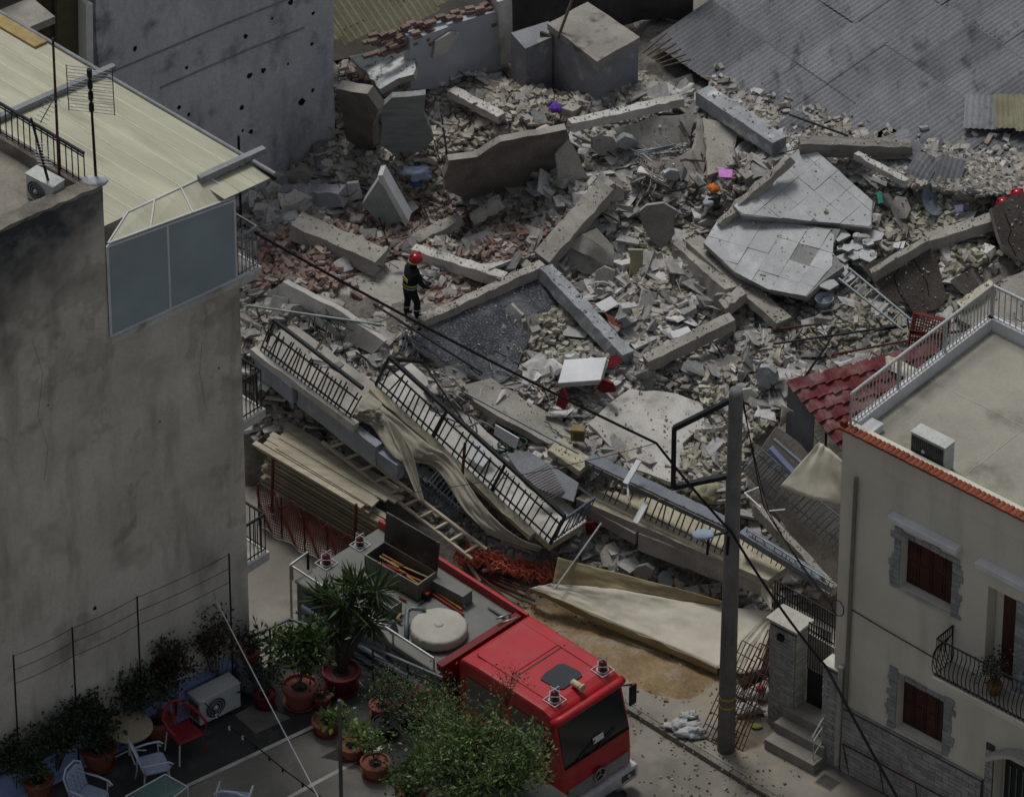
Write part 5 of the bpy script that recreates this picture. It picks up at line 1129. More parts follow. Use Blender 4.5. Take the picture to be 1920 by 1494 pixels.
# debris inside middle balcony
plate('white_board_sheet', [(928, 796), (972, 822), (966, 842), (926, 815)], ((928, 796, 2.9), (972, 822, 2.8), (926, 815, 2.65)), .03, whitep, 'pale rectangular board behind the middle railing', n=1, amp=.005, cat='board', clear=False)
plate('grey_board_sheet', [(950, 850), (990, 845), (1085, 905), (1075, 940), (985, 905)], ((950, 850, 2.1), (1085, 905, 2.0), (985, 905, 1.8)), .06, plast_b, 'blue-grey board lying between the two balconies', n=2, amp=.02, cat='board', clear=False)
sh = thing('roller_shutter', 'crumpled brown slatted roller shutter between the balconies', 'shutter', at(1020, 900, 2.0))
s0, s1, s2 = at(985, 890, 2.3), at(1028, 868, 2.4), at(1062, 925, 1.8)
for i in range(13):
    f_ = i / 13; bar('slat', s0.lerp(s0 + (s2 - s1), f_), s1.lerp(s2, f_), .028, mat('brown_slat', '7b7068', '655b54', 3, rand=.1), sh, box=True, h=.012)
plate('white_sheet_piece', [(870, 832), (900, 820), (925, 850), (905, 875), (880, 860)], ((870, 832, 2.4), (925, 850, 2.3), (880, 862, 2.2)), .02, whitep, 'white sheet lying on the middle balcony floor', n=2, amp=.02, cat='sheet', clear=False)
# ================================================================ fabric
creamd = mat('awning_cream_dusty', 'aaa596', '979283', 1.4, rough=.9, bump=.3, bscale=50, fine=.1, blotch=('837e70', 2.2, .52, .75))  # darker, greyer cream for the torn awning
cloth('torn_awning', [(690,735,3.05),(745,785,2.85),(800,830,2.6),(848,862,2.4),(900,940,2.0),(960,1000,1.6),(1018,1026,1.3)], [(650,786,2.75),(695,798,2.6),(742,860,2.3),(815,878,2.1),(872,958,1.7),(925,1004,1.4),(1008,1034,1.15)], 'torn cream awning fabric draped over the middle and lower railings', m=creamd, wav=.03, fr=7, nv=18, nu=70)
cloth('torn_awning', [(718,775,2.95),(745,800,2.85),(772,845,2.6)], [(786,940,1.7),(792,944,1.66),(798,948,1.62)], 'pointed strip of cream fabric hanging from the torn awning', m=creamd, wav=.03, nu=12, nv=18)
cloth('torn_awning', [(655,782,2.8),(680,770,2.95),(712,765,3.0)], [(660,786,2.7),(690,792,2.65),(720,800,2.7)], 'crumpled cream fabric knot beside the first balcony railing', m=creamd, wav=.08, fr=6, nu=16, nv=10)
tan = mat('awning_tan', 'a39676', '8f8365', 1.2, rough=.9, bump=.25, bscale=60, fine=.08)
cloth('front_awning', [(1046,1044,1.35),(1150,1072,1.2),(1260,1100,1.1),(1372,1132,1.0)], [(1036,1095,.8),(1150,1106,.88),(1270,1124,.85),(1378,1138,.83)], 'tan shaded fold of the collapsed front awning', m=tan, wav=.02)  # upper fold in the darker tan fabric
cloth('front_awning', [(1034,1094,.82),(1150,1104,.9),(1290,1128,.85),(1446,1146,.8)], [(996,1102,.7),(1110,1150,.55),(1230,1200,.45),(1346,1252,.38)], 'wide cream collapsed front awning lying towards the street', wav=.022, fr=4.5, nu=48, nv=20)
cloth('front_awning', [(1446,1146,.8),(1444,1170,.7),(1440,1200,.6)], [(1346,1252,.42),(1380,1262,.3),(1425,1262,.2)], 'right flap of the cream front awning behind the pole', wav=.03)
cloth('awning_valance', [(996,1102,.76),(1110,1150,.61),(1230,1200,.51),(1346,1252,.43)], [(990,1104,.5),(1108,1163,.38),(1228,1214,.28),(1344,1264,.2)], 'scalloped valance strip along the cream front awning', m=tan, wav=.03, fr=9, nu=60, nv=4)
bar('awning_pole', at(1040, 1104, .9), at(1128, 980, 1.9), .022, wr, None, label='thin pale pole leaning over the cream front awning', cat='pole')
cloth('hanging_canopy', [(1536,828,5.4),(1552,840,5.3),(1580,862,5.2)], [(1462,912,4.5),(1520,935,4.4),(1582,945,4.3)], 'cream canopy fabric hanging at the cream house alley', wav=.03, nu=20)
cloth('hanging_canopy', [(1466,755,3.6),(1490,772,3.6),(1512,775,3.6)], [(1462,800,3.1),(1480,790,3.1),(1506,796,3.1)], 'small cream flap under the red tile roof', wav=.03, nu=14)
cloth('hanging_canopy', [(1395,1040,1.9),(1425,1075,1.7),(1448,1110,1.5)], [(1408,1075,1.4),(1430,1120,1.2),(1446,1145,1.2)], 'cream cloth scrap between pole and gate pillar', wav=.04, nu=14)
cloth('hanging_canopy', [(1660,668,4.6),(1680,672,4.55),(1720,692,4.5)], [(1662,690,4.45),(1690,705,4.4),(1712,712,4.4)], 'cream tarp corner beyond the red tile roof', wav=.04, nu=14)
# alley balcony
b5 = thing('fallen_balcony', 'dark slab hanging in the alley beside the cream house', 'balcony slab', at(1500, 980, 2.4))
plB5 = plane3((1400, 850, 3.2), (1460, 800, 3.6), (1565, 1010, 1.8))
MB().prism(jag([on(x, y, *plB5) for x, y in ((1395, 880), (1455, 800), (1500, 830), (1575, 930), (1575, 1120), (1490, 1010), (1440, 940))], 4, .04), -plB5[1] * .2, conc_d, conc).build('slab', None, b5)
rbeam('alley_strip', (1420, 945, 2.5), (1566, 1100, 1.9), .16, .3, conc, label='grey broken strip along the alley slab', cat='concrete strip')
railing('bent_balcony_railing', on(1388, 888, *plB5) + Z * .1, on(1447, 940, *plB5) + Z * .1, V((.42, .1, .5)), 11, mat('grey_iron', ''), 'tilted grey railing at the upper end of the alley slab', top_r=.016, r=.017, rails=(.3, .8))
railing('bent_balcony_railing', on(1452, 946, *plB5) + Z * .1, on(1578, 1046, *plB5) + Z * .1, V((.42, .05, .5)), 14, mat('grey_iron', ''), 'tilted grey railing at the lower end of the alley slab', top_r=.016, r=.018, rails=(.3,))
rbeam('lilac_beam', (1446, 838, 3.75), (1492, 888, 3.3), .14, .1, mat('lilac_paint', '7f8aa8', '6f7995', 2), jit=0, label='lilac painted plank above the alley railing', cat='plank')
rbeam('grey_plank', (1452, 822, 3.85), (1505, 868, 3.5), .07, .06, steel, jit=0, label='thin grey plank above the lilac plank', cat='plank')
for i, (a, b) in enumerate((((1396, 924), (1424, 913)), ((1396, 924), (1427, 952)), ((1440, 958), (1472, 955)))): bar('white_batten', at(*a, 3.0), at(*b, 3.0), .016, whitep, None, label=('upper', 'lower', 'single short')[i] + ' white batten dangling beside the pole in the alley', cat='batten')
# ================================================================ timber stack, ladders, netting
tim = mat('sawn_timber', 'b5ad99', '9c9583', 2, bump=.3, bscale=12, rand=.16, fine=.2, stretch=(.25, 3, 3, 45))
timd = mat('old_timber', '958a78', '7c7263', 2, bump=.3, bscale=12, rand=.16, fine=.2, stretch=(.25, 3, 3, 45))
s0 = at(486, 838, 1.55); du = (at(706, 968, 1.25) - s0); dl = du.length; du.normalize(); dn = V44
def plank(p, L, w, h, m, label, d=du, group='planks of the timber stack'): bar('plank', p, p + d * L, w, m, None, box=True, h=h, label=label, cat='plank', group=group)
for i in range(7):
    plank(s0 + dn * (.155 * i) + du * rnd.uniform(-.15, .2) + Z * rnd.uniform(0, .05), dl * rnd.uniform(.88, 1.02), .14, .05, tim, '%s pale plank from the street on top of the timber stack' % ('first', 'second', 'third', 'fourth', 'fifth', 'sixth', 'seventh')[i])
for i in range(3):
    plank(s0 + dn * (.2 + .3 * i) + du * rnd.uniform(0, .4) + Z * .07, dl * rnd.uniform(.8, .95), .13, .05, tim, '%s loose plank lying over the top layer of the timber stack' % ('first', 'second', 'third')[i], d=(du + dn * rnd.uniform(-.03, .03)).normalized())
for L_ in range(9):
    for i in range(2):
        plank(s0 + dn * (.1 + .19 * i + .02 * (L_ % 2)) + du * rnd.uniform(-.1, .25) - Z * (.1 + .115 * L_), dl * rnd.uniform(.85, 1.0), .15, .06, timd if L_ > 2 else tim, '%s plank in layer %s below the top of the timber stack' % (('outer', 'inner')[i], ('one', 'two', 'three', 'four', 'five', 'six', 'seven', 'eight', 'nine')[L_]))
def ladder(name, A, B, A2, B2, nr, m, label, rw=.05, rr=.04):
    a, b, c, d = at(*A), at(*B), at(*A2), at(*B2); t = thing(name, label, 'ladder', a)
    bar('side_rail', a, b, rw, m, t, box=True); bar('side_rail', c, d, rw, m, t, box=True)
    for i in range(nr):
        f_ = (i + .5) / nr; bar('rung', a.lerp(b, f_) - (c - a) * .06, c.lerp(d, f_) + (c - a) * .06, rr, m, t, box=True, h=rr * .5)
ladder('wooden_ladder', (604, 828, 1.75), (885, 1048, .75), (634, 818, 1.95), (912, 1030, .95), 10, tim, 'long home-made wooden ladder lying beside the timber stack', rw=.06, rr=.07)
ladder('metal_ladder', (1572, 522, 4.25), (1692, 618, 3.95), (1592, 503, 4.4), (1708, 600, 4.1), 9, steel, 'grey aluminium ladder below the dark cracked slab', rw=.04, rr=.028)
for i, (a, b) in enumerate((((512, 858, 2.2), (510, 960, .1)), ((668, 945, 1.6), (664, 1050, .1)), ((872, 830, 2.8), (866, 900, 2.0)))): bar('rusty_post', at(*a), at(*b), .035, rust, None, label=('rusty post at the near end of the timber stack', 'rusty post at the far end of the timber stack', 'rusty bar standing in the middle balcony')[i], cat='post')
# orange netting
net = mat('orange_netting', '7c3a2e', '652d23', 3, rough=.7, bump=0)
def netting(name, P, m, label, r_=.008):
    mb = MB(); a, b = len(P), len(P[0])
    for i in range(a): mb.tube(P[i], r_, 3)
    for j in range(b): mb.tube([P[i][j] for i in range(a)], r_, 3)
    return mb.build(name, m, None, label=label, cat='netting')
n0, n1 = at(486, 985, .05), at(658, 1082, .05)
netting('safety_netting', [[n0.lerp(n1, i / 60) + Z * (1.05 * j / 16) * (1 - .12 * math.sin(i * .5)) + V44 * (.05 * math.sin(i * .4 + j * .3)) for j in range(17)] for i in range(61)], net, 'red-orange safety netting strung before the timber stack', .009)
for i in range(5): bar('netting_stake', n0.lerp(n1, i / 4), n0.lerp(n1, i / 4) + Z * 1.15, .02, rust, None, label='%s rusty stake of the safety netting counted from the stained house' % ('first', 'second', 'third', 'fourth', 'fifth')[i], cat='stake', group='stakes of the safety netting')
h0, h1 = at(862, 1046, .45), at(1036, 1088, .35)
netting('netting_heap', [[h0.lerp(h1, i / 50) + V44 * (.42 * (j / 18 - .5)) * (1 + .3 * math.sin(i * .7)) + Z * (.22 * abs(math.sin(j * .9 + i * .45)) + .18 * noise.noise(V((i * .3, j * .4, 1)))) + U44 * .08 * math.sin(j * 1.3) for j in range(19)] for i in range(51)], mat('bright_netting', 'c96f5c', 'ad5646', 3, rough=.7, bump=0), 'bright orange netting heaped beside the truck', .013)
for i in range(9):
    p = at(840 + 9 * i + rnd.uniform(-4, 4), 1030 + 8 * i + rnd.uniform(-4, 4), .25 + .04 * (i % 3)); d = (U44 + V44 * rnd.uniform(-.2, .2)).normalized()
    bar('scaffold_tube', p, p + d * rnd.uniform(1.0, 1.7), .025, rust, None, label='rusty tube lying between netting heap and truck', cat='tube', group='rusty tubes beside the truck')
for i, (a, b) in enumerate((((862, 1030, .6), (900, 1090, .3)), ((905, 1070, .5), (955, 1060, .4)), ((880, 1010, .7), (890, 1060, .3)))): bar('timber_offcut', at(*a), at(*b), .06, timd, None, box=True, label=('long', 'short', 'upright')[i] + ' timber offcut beside the netting heap', cat='timber')
# ================================================================ bent bars, wires and slabs edges in the ruin
k_ = 0
for (x, y, dx, dy, n_, lb) in ((560, 585, 90, 40, 10, 'tangled dark window grille lying above the first railing'), (745, 615, 40, 62, 8, 'bluish lattice of bars below the firefighter'), (1180, 290, 90, -20, 6, 'twisted white wire bundle behind the dusty plates'), (1190, 300, 40, 60, 9, 'thin pale rebar fan beside the long wide beam'), (1700, 330, 60, -30, 6, 'bent thin bars near the crumpled sheets')):
    t = thing('bent_grille', lb, 'metal bars', at(*q(x, y, .3)))
    m_ = [irong, mat('bluish_iron', ''), steel, mat('pale_rebar', '8d8880', '78736c', 3), iron][k_]; k_ += 1
    for i in range(n_):
        f_ = i / n_
        p = at(*q(x + (12 if n_ > 7 else 5) * i * .6, y - 6 * math.sin(i * 2), .25 + .1 * math.sin(i * 3))); p2 = at(*q(x + dx + 8 * i * math.cos(i), y + dy + 5 * i * .5, .25 + .12 * math.cos(i * 2)))
        if dx < 60 or n_ == 10: p2 = at(*q(x + dx * (.6 + .4 * math.cos(i)), y + dy * .5 + 4 * i, .3))
        bar('bar', p, p2, .012 if m_ is not steel else .02, m_, t)
    for i in range(4): bar('cross_bar', at(*q(x + dx * i / 4, y + dy * i / 4 - 12, .36)), at(*q(x + dx * i / 4 + 34, y + dy * i / 4 + 6, .3)), .012, m_, t)
for i in range(150):
    x, y = rnd.choice([(rnd.uniform(480, 1080), rnd.uniform(590, 880)), (rnd.uniform(700, 1000), rnd.uniform(640, 860)), (rnd.uniform(480, 760), rnd.uniform(580, 700)), (rnd.uniform(740, 1080), rnd.uniform(690, 880)), (rnd.uniform(1080, 1300), rnd.uniform(200, 420)), (rnd.uniform(1450, 1800), rnd.uniform(560, 690)), (rnd.uniform(600, 900), rnd.uniform(150, 450)), (rnd.uniform(1300, 1560), rnd.uniform(590, 800))])
    L = rnd.uniform(25, 95); an = rnd.gauss(.55, .45); pts = []
    for j in range(6): pts.append(at(*q(x + L * (j / 5 - .5) * math.cos(an), y + L * (j / 5 - .5) * math.sin(an) + rnd.uniform(-3, 3), .16 + rnd.uniform(0, .12))))
    MB().tube(pts, rnd.choice([.009, .012, .016, .022]), 5).build('reinforcing_bar', rnd.choice([rebar, iron, rebar, mat('pale_rebar', '')]), None, label='bent thin steel bar sticking out near ' + near(x, y), cat='rebar', group='bent reinforcing bars in the rubble')
for i, (a, b, lb) in enumerate((((1450, 645, .5), (1690, 610, .6), 'long dark pole across the wire mesh behind the red roof'), ((1560, 665, .4), (1845, 612, .7), 'long rusty pole running to the white roof railing'), ((1450, 618, .3), (1540, 607, .3), 'rusty pole end left of the dark sticks'), ((1500, 720, .2), (1555, 640, .6), 'leaning dark stick near the wire mesh'), ((465, 573, .5), (720, 610, .4), 'long thin bar over the pale strip'), ((700, 570, .6), (905, 700, .4), 'long rail across the tar-coated slab foot'), ((870, 735, .6), (1085, 850, .5), 'pipe running along the concrete strip'), ((1640, 620, .5), (1700, 612, .5), 'short black stick by the ladder foot'), ((1590, 255, .7), (1480, 215, .6), 'dark bar near the bent roof sheet'))):
    bar('long_pole', at(*q(*a)), at(*q(*b)), .026, (iron, rust, rust, iron, steel, iron, steel, iron, iron)[i], None, label=lb, cat='pole')
# wire mesh fence panel lying down and red crates
wm = [[on(1545 + 150 * i / 24 + 40 * j / 14, 700 - 55 * i / 24 - 60 * j / 14 + 40, *plane3(q(1545, 740, .35), q(1695, 690, .35), q(1640, 640, .7))) for j in range(15)] for i in range(25)]
netting('wire_mesh', wm, steel, 'grey wire mesh panel lying behind the red tile roof', .005)
def crate(c, a, label, tilt):
    m_ = mat('red_plastic_crate', '84463f', '703a34', 2, rough=.6, bump=.05)
    t = thing('plastic_crate', label, 'crate', c); M = Matrix.Rotation(R(a), 3, 'Z') @ Matrix.Rotation(R(tilt), 3, 'X')
    W_, D_, H_ = .75, .45, .3
    def side(o_, e1, e2, n1, n2):
        mb = MB(); nn = e1.cross(e2).normalized() * .02
        for i in range(n1 + 1): mb.box(c + M @ (o_ + e1 * (i / n1)) - M @ e1.normalized() * .01, M @ e1.normalized() * .022, M @ e2, M @ nn)
        for j in range(n2 + 1): mb.box(c + M @ (o_ + e2 * (j / n2)) - M @ e2.normalized() * .01 + M @ nn * .1, M @ e1, M @ e2.normalized() * .022, M @ nn * .8)
        mb.build('lattice_side', m_, t)
    X, Y_, H__ = V((W_, 0, 0)), V((0, D_, 0)), V((0, 0, H_))
    side(V((0, 0, 0)), X, H__, 12, 4); side(Y_, X, H__, 12, 4); side(V((0, 0, 0)), Y_, H__, 7, 4); side(X, Y_, H__, 7, 4); side(V((0, 0, 0)), X, Y_, 12, 7)
crate(at(1712, 622, 4.3), -24, 'upper faded red lattice crate tipped on its side', 60)
crate(at(1702, 660, 4.0), -12, 'lower faded red lattice crate under the wire mesh', 45)
# ================================================================ small coloured things
def crumple(name, c, r_, m, label, cat, sq=(1, 1, .6), amp=.4, n=16):
    mb = MB(); mb.ball(c, r_, n=n, sq=sq); mb.v = [tuple(V(p) + (V(p) - c) * (amp * (noise.noise(V(p) * (4 / r_) * .5) + .6 * noise.noise(V(p) * (10 / r_) * .5)))) for p in mb.v]
    return mb.build(name, m, None, label=label, cat=cat, smooth=True)
def pm_(n, c, **k): return mat(n, c, None, 6, rough=.75, bump=.15, fine=.1, **k)
crumple('clothes_bundle', at(*q(783, 326, .22)), .3, pm_('pale_blue_cloth', 'a9b6cf'), 'pale blue clothes bundle left of the tilted dark slab', 'clothes', sq=(1.1, .6, .5), amp=.7)
crumple('blue_bag', at(*q(780, 344, .2)), .14, pm_('blue_plastic', '2f5784'), 'blue bag under the pale blue clothes', 'bag', sq=(1, .7, .5))
crumple('purple_bundle', at(*q(1041, 203, .2)), .16, pm_('purple_cloth', '6b3fae'), 'purple cloth bundle in the back rubble', 'cloth', amp=.6)
crumple('pink_bundle', at(*q(919, 437, .15)), .12, pm_('magenta_cloth', 'c0247f'), 'magenta cloth on the bricks left of the long beam', 'cloth', sq=(1.1, .8, .5), amp=.6)
crumple('orange_bundle', at(*q(1338, 353, .25)), .12, pm_('orange_cloth', 'd9762f'), 'orange scrap on the ledge left of the tiled slab', 'cloth', amp=.5)
crumple('white_bag', at(*q(1578, 448, .3)), .13, pm_('white_plastic', 'd5d9d8'), 'white plastic scrap on the end of the tiled slab', 'plastic scrap', sq=(.7, 1, .6), amp=.6)
crumple('white_bag', at(*q(1330, 378, .25)), .16, pm_('grey_plastic', 'b5bbc0'), 'pale plastic bag beside the black box by the tiled slab', 'plastic bag', amp=.5)
crumple('yellow_dust_heap', at(*q(1325, 920, .1)), .3, mat('olive_blocks', ''  or 'a3a083'), 'mossy olive block lump left of the lamp pole', 'rubble lump', amp=.4)
for nm, pts, pl3, m_, lb in (('pink_sheet', [(1347, 315), (1374, 318), (1372, 333), (1348, 332)], ((1347, 315), (1374, 318), (1348, 332)), pm_('pink_card', 'd58fd8'), 'bright pink card sheet on the dusty plate'), ('green_box_sheet', [(1643, 360), (1653, 362), (1656, 380), (1647, 382)], ((1643, 360), (1653, 362), (1647, 382)), pm_('teal_plastic', '2f9a80'), 'teal plastic strip right of the tiled slab'), ('black_panel', [(1327, 372), (1352, 370), (1345, 390), (1328, 388)], ((1327, 372), (1352, 370), (1328, 388)), pm_('black_plastic', '24272b'), 'black box beside the tiled slab ledge'), ('dark_red_board', [(1133, 585), (1166, 602), (1164, 614), (1145, 606)], ((1133, 585), (1166, 602), (1145, 606)), pm_('dark_red_board', '78382f'), 'dark red board beside the bluish beam'),
      ('white_tile_piece', [(1116, 570), (1145, 555), (1160, 570), (1132, 586)], ((1116, 570), (1145, 555), (1132, 586)), whitep, 'white tile piece lying on the bluish beam'), ('lilac_box_sheet', [(1790, 385), (1806, 384), (1806, 396), (1792, 398)], ((1790, 385), (1806, 384), (1792, 398)), pm_('lilac_plastic', '8f96bd'), 'small lilac box near the right margin rubble'), ('white_tile_piece', [(1255, 622), (1290, 612), (1300, 626), (1262, 634)], ((1255, 622), (1290, 612), (1262, 634)), whitep, 'white thin tile on the grey corner beam'), ('white_tile_piece', [(1676, 455), (1698, 452), (1694, 466), (1674, 464)], ((1676, 455), (1698, 452), (1674, 464)), whitep, 'white paper scrap above the dark cracked slab')):
    slab(nm, pts, [q(*p, .3) for p in pl3], .03, m_, None, 1, .004, label=lb, cat='debris piece')
# cupboard
cb = thing('broken_cupboard', 'pale grey-green cupboard with white side lying on red bricks', 'cupboard', at(*q(725, 380, .1)))
plC = plane3(q(716, 320, .85), q(770, 400, .35), q(690, 372, .35))
MB().prism([on(x, y, *plC) for x, y in ((714, 322), (762, 398), (722, 412), (684, 368))], -plC[1] * .28, mat('cupboard_green', '9da6a1', '8b948f', 1.5, rough=.5), whitep).build('door', None, cb, bevel=.01)
MB().prism([on(x, y, *plC) + plC[1] * .02 for x, y in ((714, 312), (723, 311), (772, 398), (766, 408))], -plC[1] * .34).build('side', whitep, cb)
slab('plaster_panel', [(650, 345), (672, 343), (680, 372), (655, 378)], [q(650, 345, .5), q(672, 343, .5), q(655, 378, .1)], .1, mat('pale_panel', 'bfc0bf', 'adaead', 2), None, 2, .02, label='pale upright panel left of the grey-green cupboard', cat='panel')
# white radiator panel and red pieces
wp_ = thing('radiator', 'thick white layered radiator lying on bricks with red scraps around', 'radiator', at(*q(1090, 700, .2)))
plW = plane3(q(1058, 674, .55), q(1138, 669, .6), q(1046, 716, .4))
for i in range(3): MB().prism([on(x, y, *plW) - plW[1] * (.05 * i) for x, y in ((1058, 674), (1138, 669), (1126, 712), (1046, 718))], -plW[1] * .042).build('layer', whitep if i == 0 else mat('appliance_white', ''), wp_, bevel=.01)
redp = pm_('crimson_plastic', '74161f')
for i, (pts, lb) in enumerate((([(1050, 730), (1056, 727), (1066, 752), (1058, 768), (1042, 760)], 'crimson wedge below the white panel'), ([(1142, 672), (1156, 662), (1168, 674), (1150, 690), (1138, 690)], 'crimson scrap above right of the white panel'), ([(1132, 708), (1150, 716), (1156, 732), (1135, 734), (1120, 726)], 'crimson scrap right below the white panel'), ([(1100, 978), (1116, 975), (1118, 1000), (1102, 998)], 'crimson scrap under the right balcony'))):
    x, y = pts[0]; slab('crimson_piece', pts, [q(*pts[0], .5), q(*pts[2], .4), q(*pts[-1], .25)], .05, redp, None, 2, .02, label=lb, cat='debris piece')
# basin, satellite-like blue bucket
c = at(*q(1545, 572, .15)); t = thing('plastic_basin', 'pale blue plastic basin on the olive bricks', 'basin', c)
MB().lathe([(.13, 0), (.15, .02), (.2, .2), (.21, .2), (.19, .17), (.13, .03), (.02, .02)], c, 20).build('bowl', pm_('basin_blue', 'a9b3c0'), t, smooth=True)
c = at(*q(1745, 375, .2)); t = thing('satellite_dish', 'grey blue dish lying in the right-hand rubble', 'dish', c)
M_ = Matrix.Rotation(R(50), 3, 'Y') @ Matrix.Rotation(R(30), 3, 'X'); mb = MB(); mb.lathe([(.36, .1), (.25, .05), (.12, .012), (.01, 0), (.01, -.01), (.12, .0), (.25, .035), (.37, .09)], (0, 0, 0), 20, cap=False); mb.v = [tuple(c + M_ @ V(p)) for p in mb.v]; mb.build('dish', pm_('dish_blue', '77828f'), t, smooth=True)
c = at(*q(925, 850, .4)); t = thing('hose_coil', 'coil of dark green hose behind the middle railing', 'hose', c)
MB().tube([c + V((.22 * math.cos(i * .5) + .01 * i, .16 * math.sin(i * .5), .1 + .004 * i)) for i in range(60)], .022, 5).build('coil', pm_('hose_green', '33473c'), t, smooth=True)
# ================================================================ fire engine
tu, tv = hdir(-45), hdir(45); TW = 2.5
T0 = at(714, 974, 2.75) - tv * TW; T0.z = 0
TP = lambda x, y, z: T0 + tu * x + tv * y + Z * z
fred = mat('fire_red', 'ae2028', '9e1c23', 1.2, rough=.42, bump=.03, spec=.4, fine=.05, blotch=('a33a3c', 1.6, .52, .75))
fredd = mat('fire_red_dark', '74151a', '651216', 1.5, rough=.5, bump=.05)
cheq = mat('chequer_plate', '757671', '666762', 1.5, rough=.55, metal=.3, bump=.5, bscale=70, fine=.15, blotch=('6d6f6c', 2, .55, .75))
alu = mat('aluminium', 'a4a7a6', '8d908f', 2, rough=.4, metal=.7, bump=.1)
glass = mat('dark_glass', '20292e', '192126', 1, rough=.12, bump=0, spec=.8, fine=0)
rubber = mat('rubber', '1a1a1a', '131313', 3, rough=.85)
tr_ = thing('fire_engine', 'red fire engine with equipment deck parked in the street', 'fire engine', TP(3.7, 1.25, 0))
MB().box(TP(.3, .5, .55), tu * 7.0, tv * 1.5, Z * .35).build('chassis', iron, tr_)
for x in (1.5, 6.3):
    for y in (.0, TW - .32):
        c = TP(x, y, .5); ring = lambda r_, y0, y1, n_, m_, nm, par: MB().tube([c + tv * y0, c + tv * y1], r_, n_).build(nm, m_, par, smooth=False)
        w_ = ring(.5, 0, .32, 24, rubber, 'wheel', tr_); ring(.28, -.01, .33, 16, alu, 'rim', w_)
bd = MB().box(TP(0, .04, .9), tu * 4.2, tv * (TW - .08), Z * 1.6).build('body', mat('body_grey', '5b6066', '4c5156', 2, rough=.5, metal=.2), tr_, bevel=.03)
for i in range(3):
    o_ = TP(.25 + 1.3 * i, .035, 1.15); sh = MB().box(o_, tu * 1.15, -tv * .02, Z * 1.2).build('roller_shutter', mat('shutter_grey', '69737c', '59626b', 2, rough=.5, metal=.3), tr_)
    for j in range(8): MB().box(o_ + Z * (.02 + .15 * j) - tv * .021, tu * 1.15, -tv * .012, Z * .125).build('slat', mat('shutter_grey', ''), sh)
MB().box(TP(.0, 0.0, 2.5), tu * 4.25, tv * TW, Z * .05).build('deck', cheq, tr_)
for x in (.95, 2.4): MB().box(TP(x, .1, 2.552), tu * .02, tv * 2.2, Z * .006).build('deck_seam', iron, tr_)
MB().box(TP(-.02, TW - .06, 2.2), tu * 4.4, tv * .08, Z * .56).build('side_board', fred, tr_, bevel=.01)
MB().box(TP(4.1, .1, 2.2), tu * .18, tv * (TW - .2), Z * .5).build('cross_board', fredd, tr_, bevel=.01)
# left silver rail with posts
bar('side_rail', TP(-.1, .03, 2.86), TP(4.1, .03, 2.86), .03, alu, tr_)
for x in (-.1, .9, 1.9, 2.9, 4.1): bar('rail_post', TP(x, .03, 2.5), TP(x, .03, 2.86), .022, alu, tr_)
bar('rear_post', TP(-.12, .0, 1.0), TP(-.12, .0, 2.9), .05, alu, tr_, box=True); bar('rear_post', TP(-.12, .5, 2.5), TP(-.12, .5, 2.95), .03, iron, tr_); bar('rear_rail', TP(-.12, 0, 2.9), TP(-.12, .5, 2.95), .03, alu, tr_)
for i in range(3): bar('suction_pipe', TP(.3, -.07, 1.5 + .28 * i), TP(4.1, -.07, 1.45 + .28 * i), .07, mat('shutter_grey', ''), tr_)
# caged beacons
def beacon(p, e1, e2, s=1.0, red='beacon_red'):
    b_ = MB().lathe([(.1 * s, 0), (.1 * s, .14 * s), (.085 * s, .2 * s), (.02, .225 * s)], p + Z * .02, 16).build('beacon', mat(red, '611820', '52131a', 3, rough=.25, bump=0), tr_, smooth=True)
    MB().lathe([(.13 * s, 0), (.13 * s, .02)], p, 16).build('beacon_base', whitep, b_)
    k = .17 * s; H_ = .3 * s
    cs = [p + e1 * a * k + e2 * b * k for a, b in ((-1, -1), (1, -1), (1, 1), (-1, 1))]
    for i in range(4):
        bar('cage_bar', cs[i] + Z * .015, cs[(i + 1) % 4] + Z * .015, .009, whitep, b_); m0 = (cs[i] + cs[(i + 1) % 4]) / 2
        bar('cage_bar', m0.lerp(p, .15), m0.lerp(p, .3) + Z * H_, .009, whitep, b_); bar('cage_bar', m0.lerp(p, .3) + Z * H_, p + (p - m0) * .7 + Z * H_, .009, whitep, b_)
        bar('cage_bar', m0.lerp(p, .2) + Z * H_ * .55, ((cs[(i + 1) % 4] + cs[(i + 2) % 4]) / 2).lerp(p, .2) + Z * H_ * .55, .009, whitep, b_)
beacon(at(675, 1022, 2.56), tu, tv, .9); beacon(at(612, 1056, 2.56), tu, tv, 1.0)
# rear compartment hump
MB().box(TP(.55, .06, 2.552), tu * 1.5, tv * .14, Z * .3).build('deck_locker', mat('locker_grey', '6e706c', '5c5e5a', 1.5, metal=.3, rough=.5), tr_, bevel=.01)
# open tool box
tb = thing('tool_box', 'open steel tool box full of handles on the truck deck', 'tool box', at(750, 1070, 2.56))
zb = 3.0; P4 = [at(x, y, zb) for x, y in ((683, 1040), (720, 1014), (819, 1072), (783, 1097))]
o_ = P4[0]; ex, ey = P4[3] - P4[0], P4[1] - P4[0]; stl = mat('tool_box_steel', '77776f', '62625b', 2, metal=.5, rough=.45, fine=.2); dv_ = -Z * (zb - 2.56)
tw_ = .03
for a, b in ((o_, ex), (o_ + ey - ey.normalized() * tw_, ex)): MB().box(a, b, ey.normalized() * tw_, dv_).build('long_side', stl, tb)
for a in (o_, o_ + ex - ex.normalized() * tw_): MB().box(a + ey.normalized() * tw_ * 1.05, ex.normalized() * tw_, ey - ey.normalized() * tw_ * 2.1, dv_).build('short_side', stl, tb)
MB().box(o_ + dv_ + Z * .004, ex, ey, Z * .02).build('bottom', mat('tool_box_inside', '3a1f1b', '2d1815', 3), tb)
lid0, lid1 = P4[1], P4[2]; lh = Z * .72 + ey.normalized() * .08
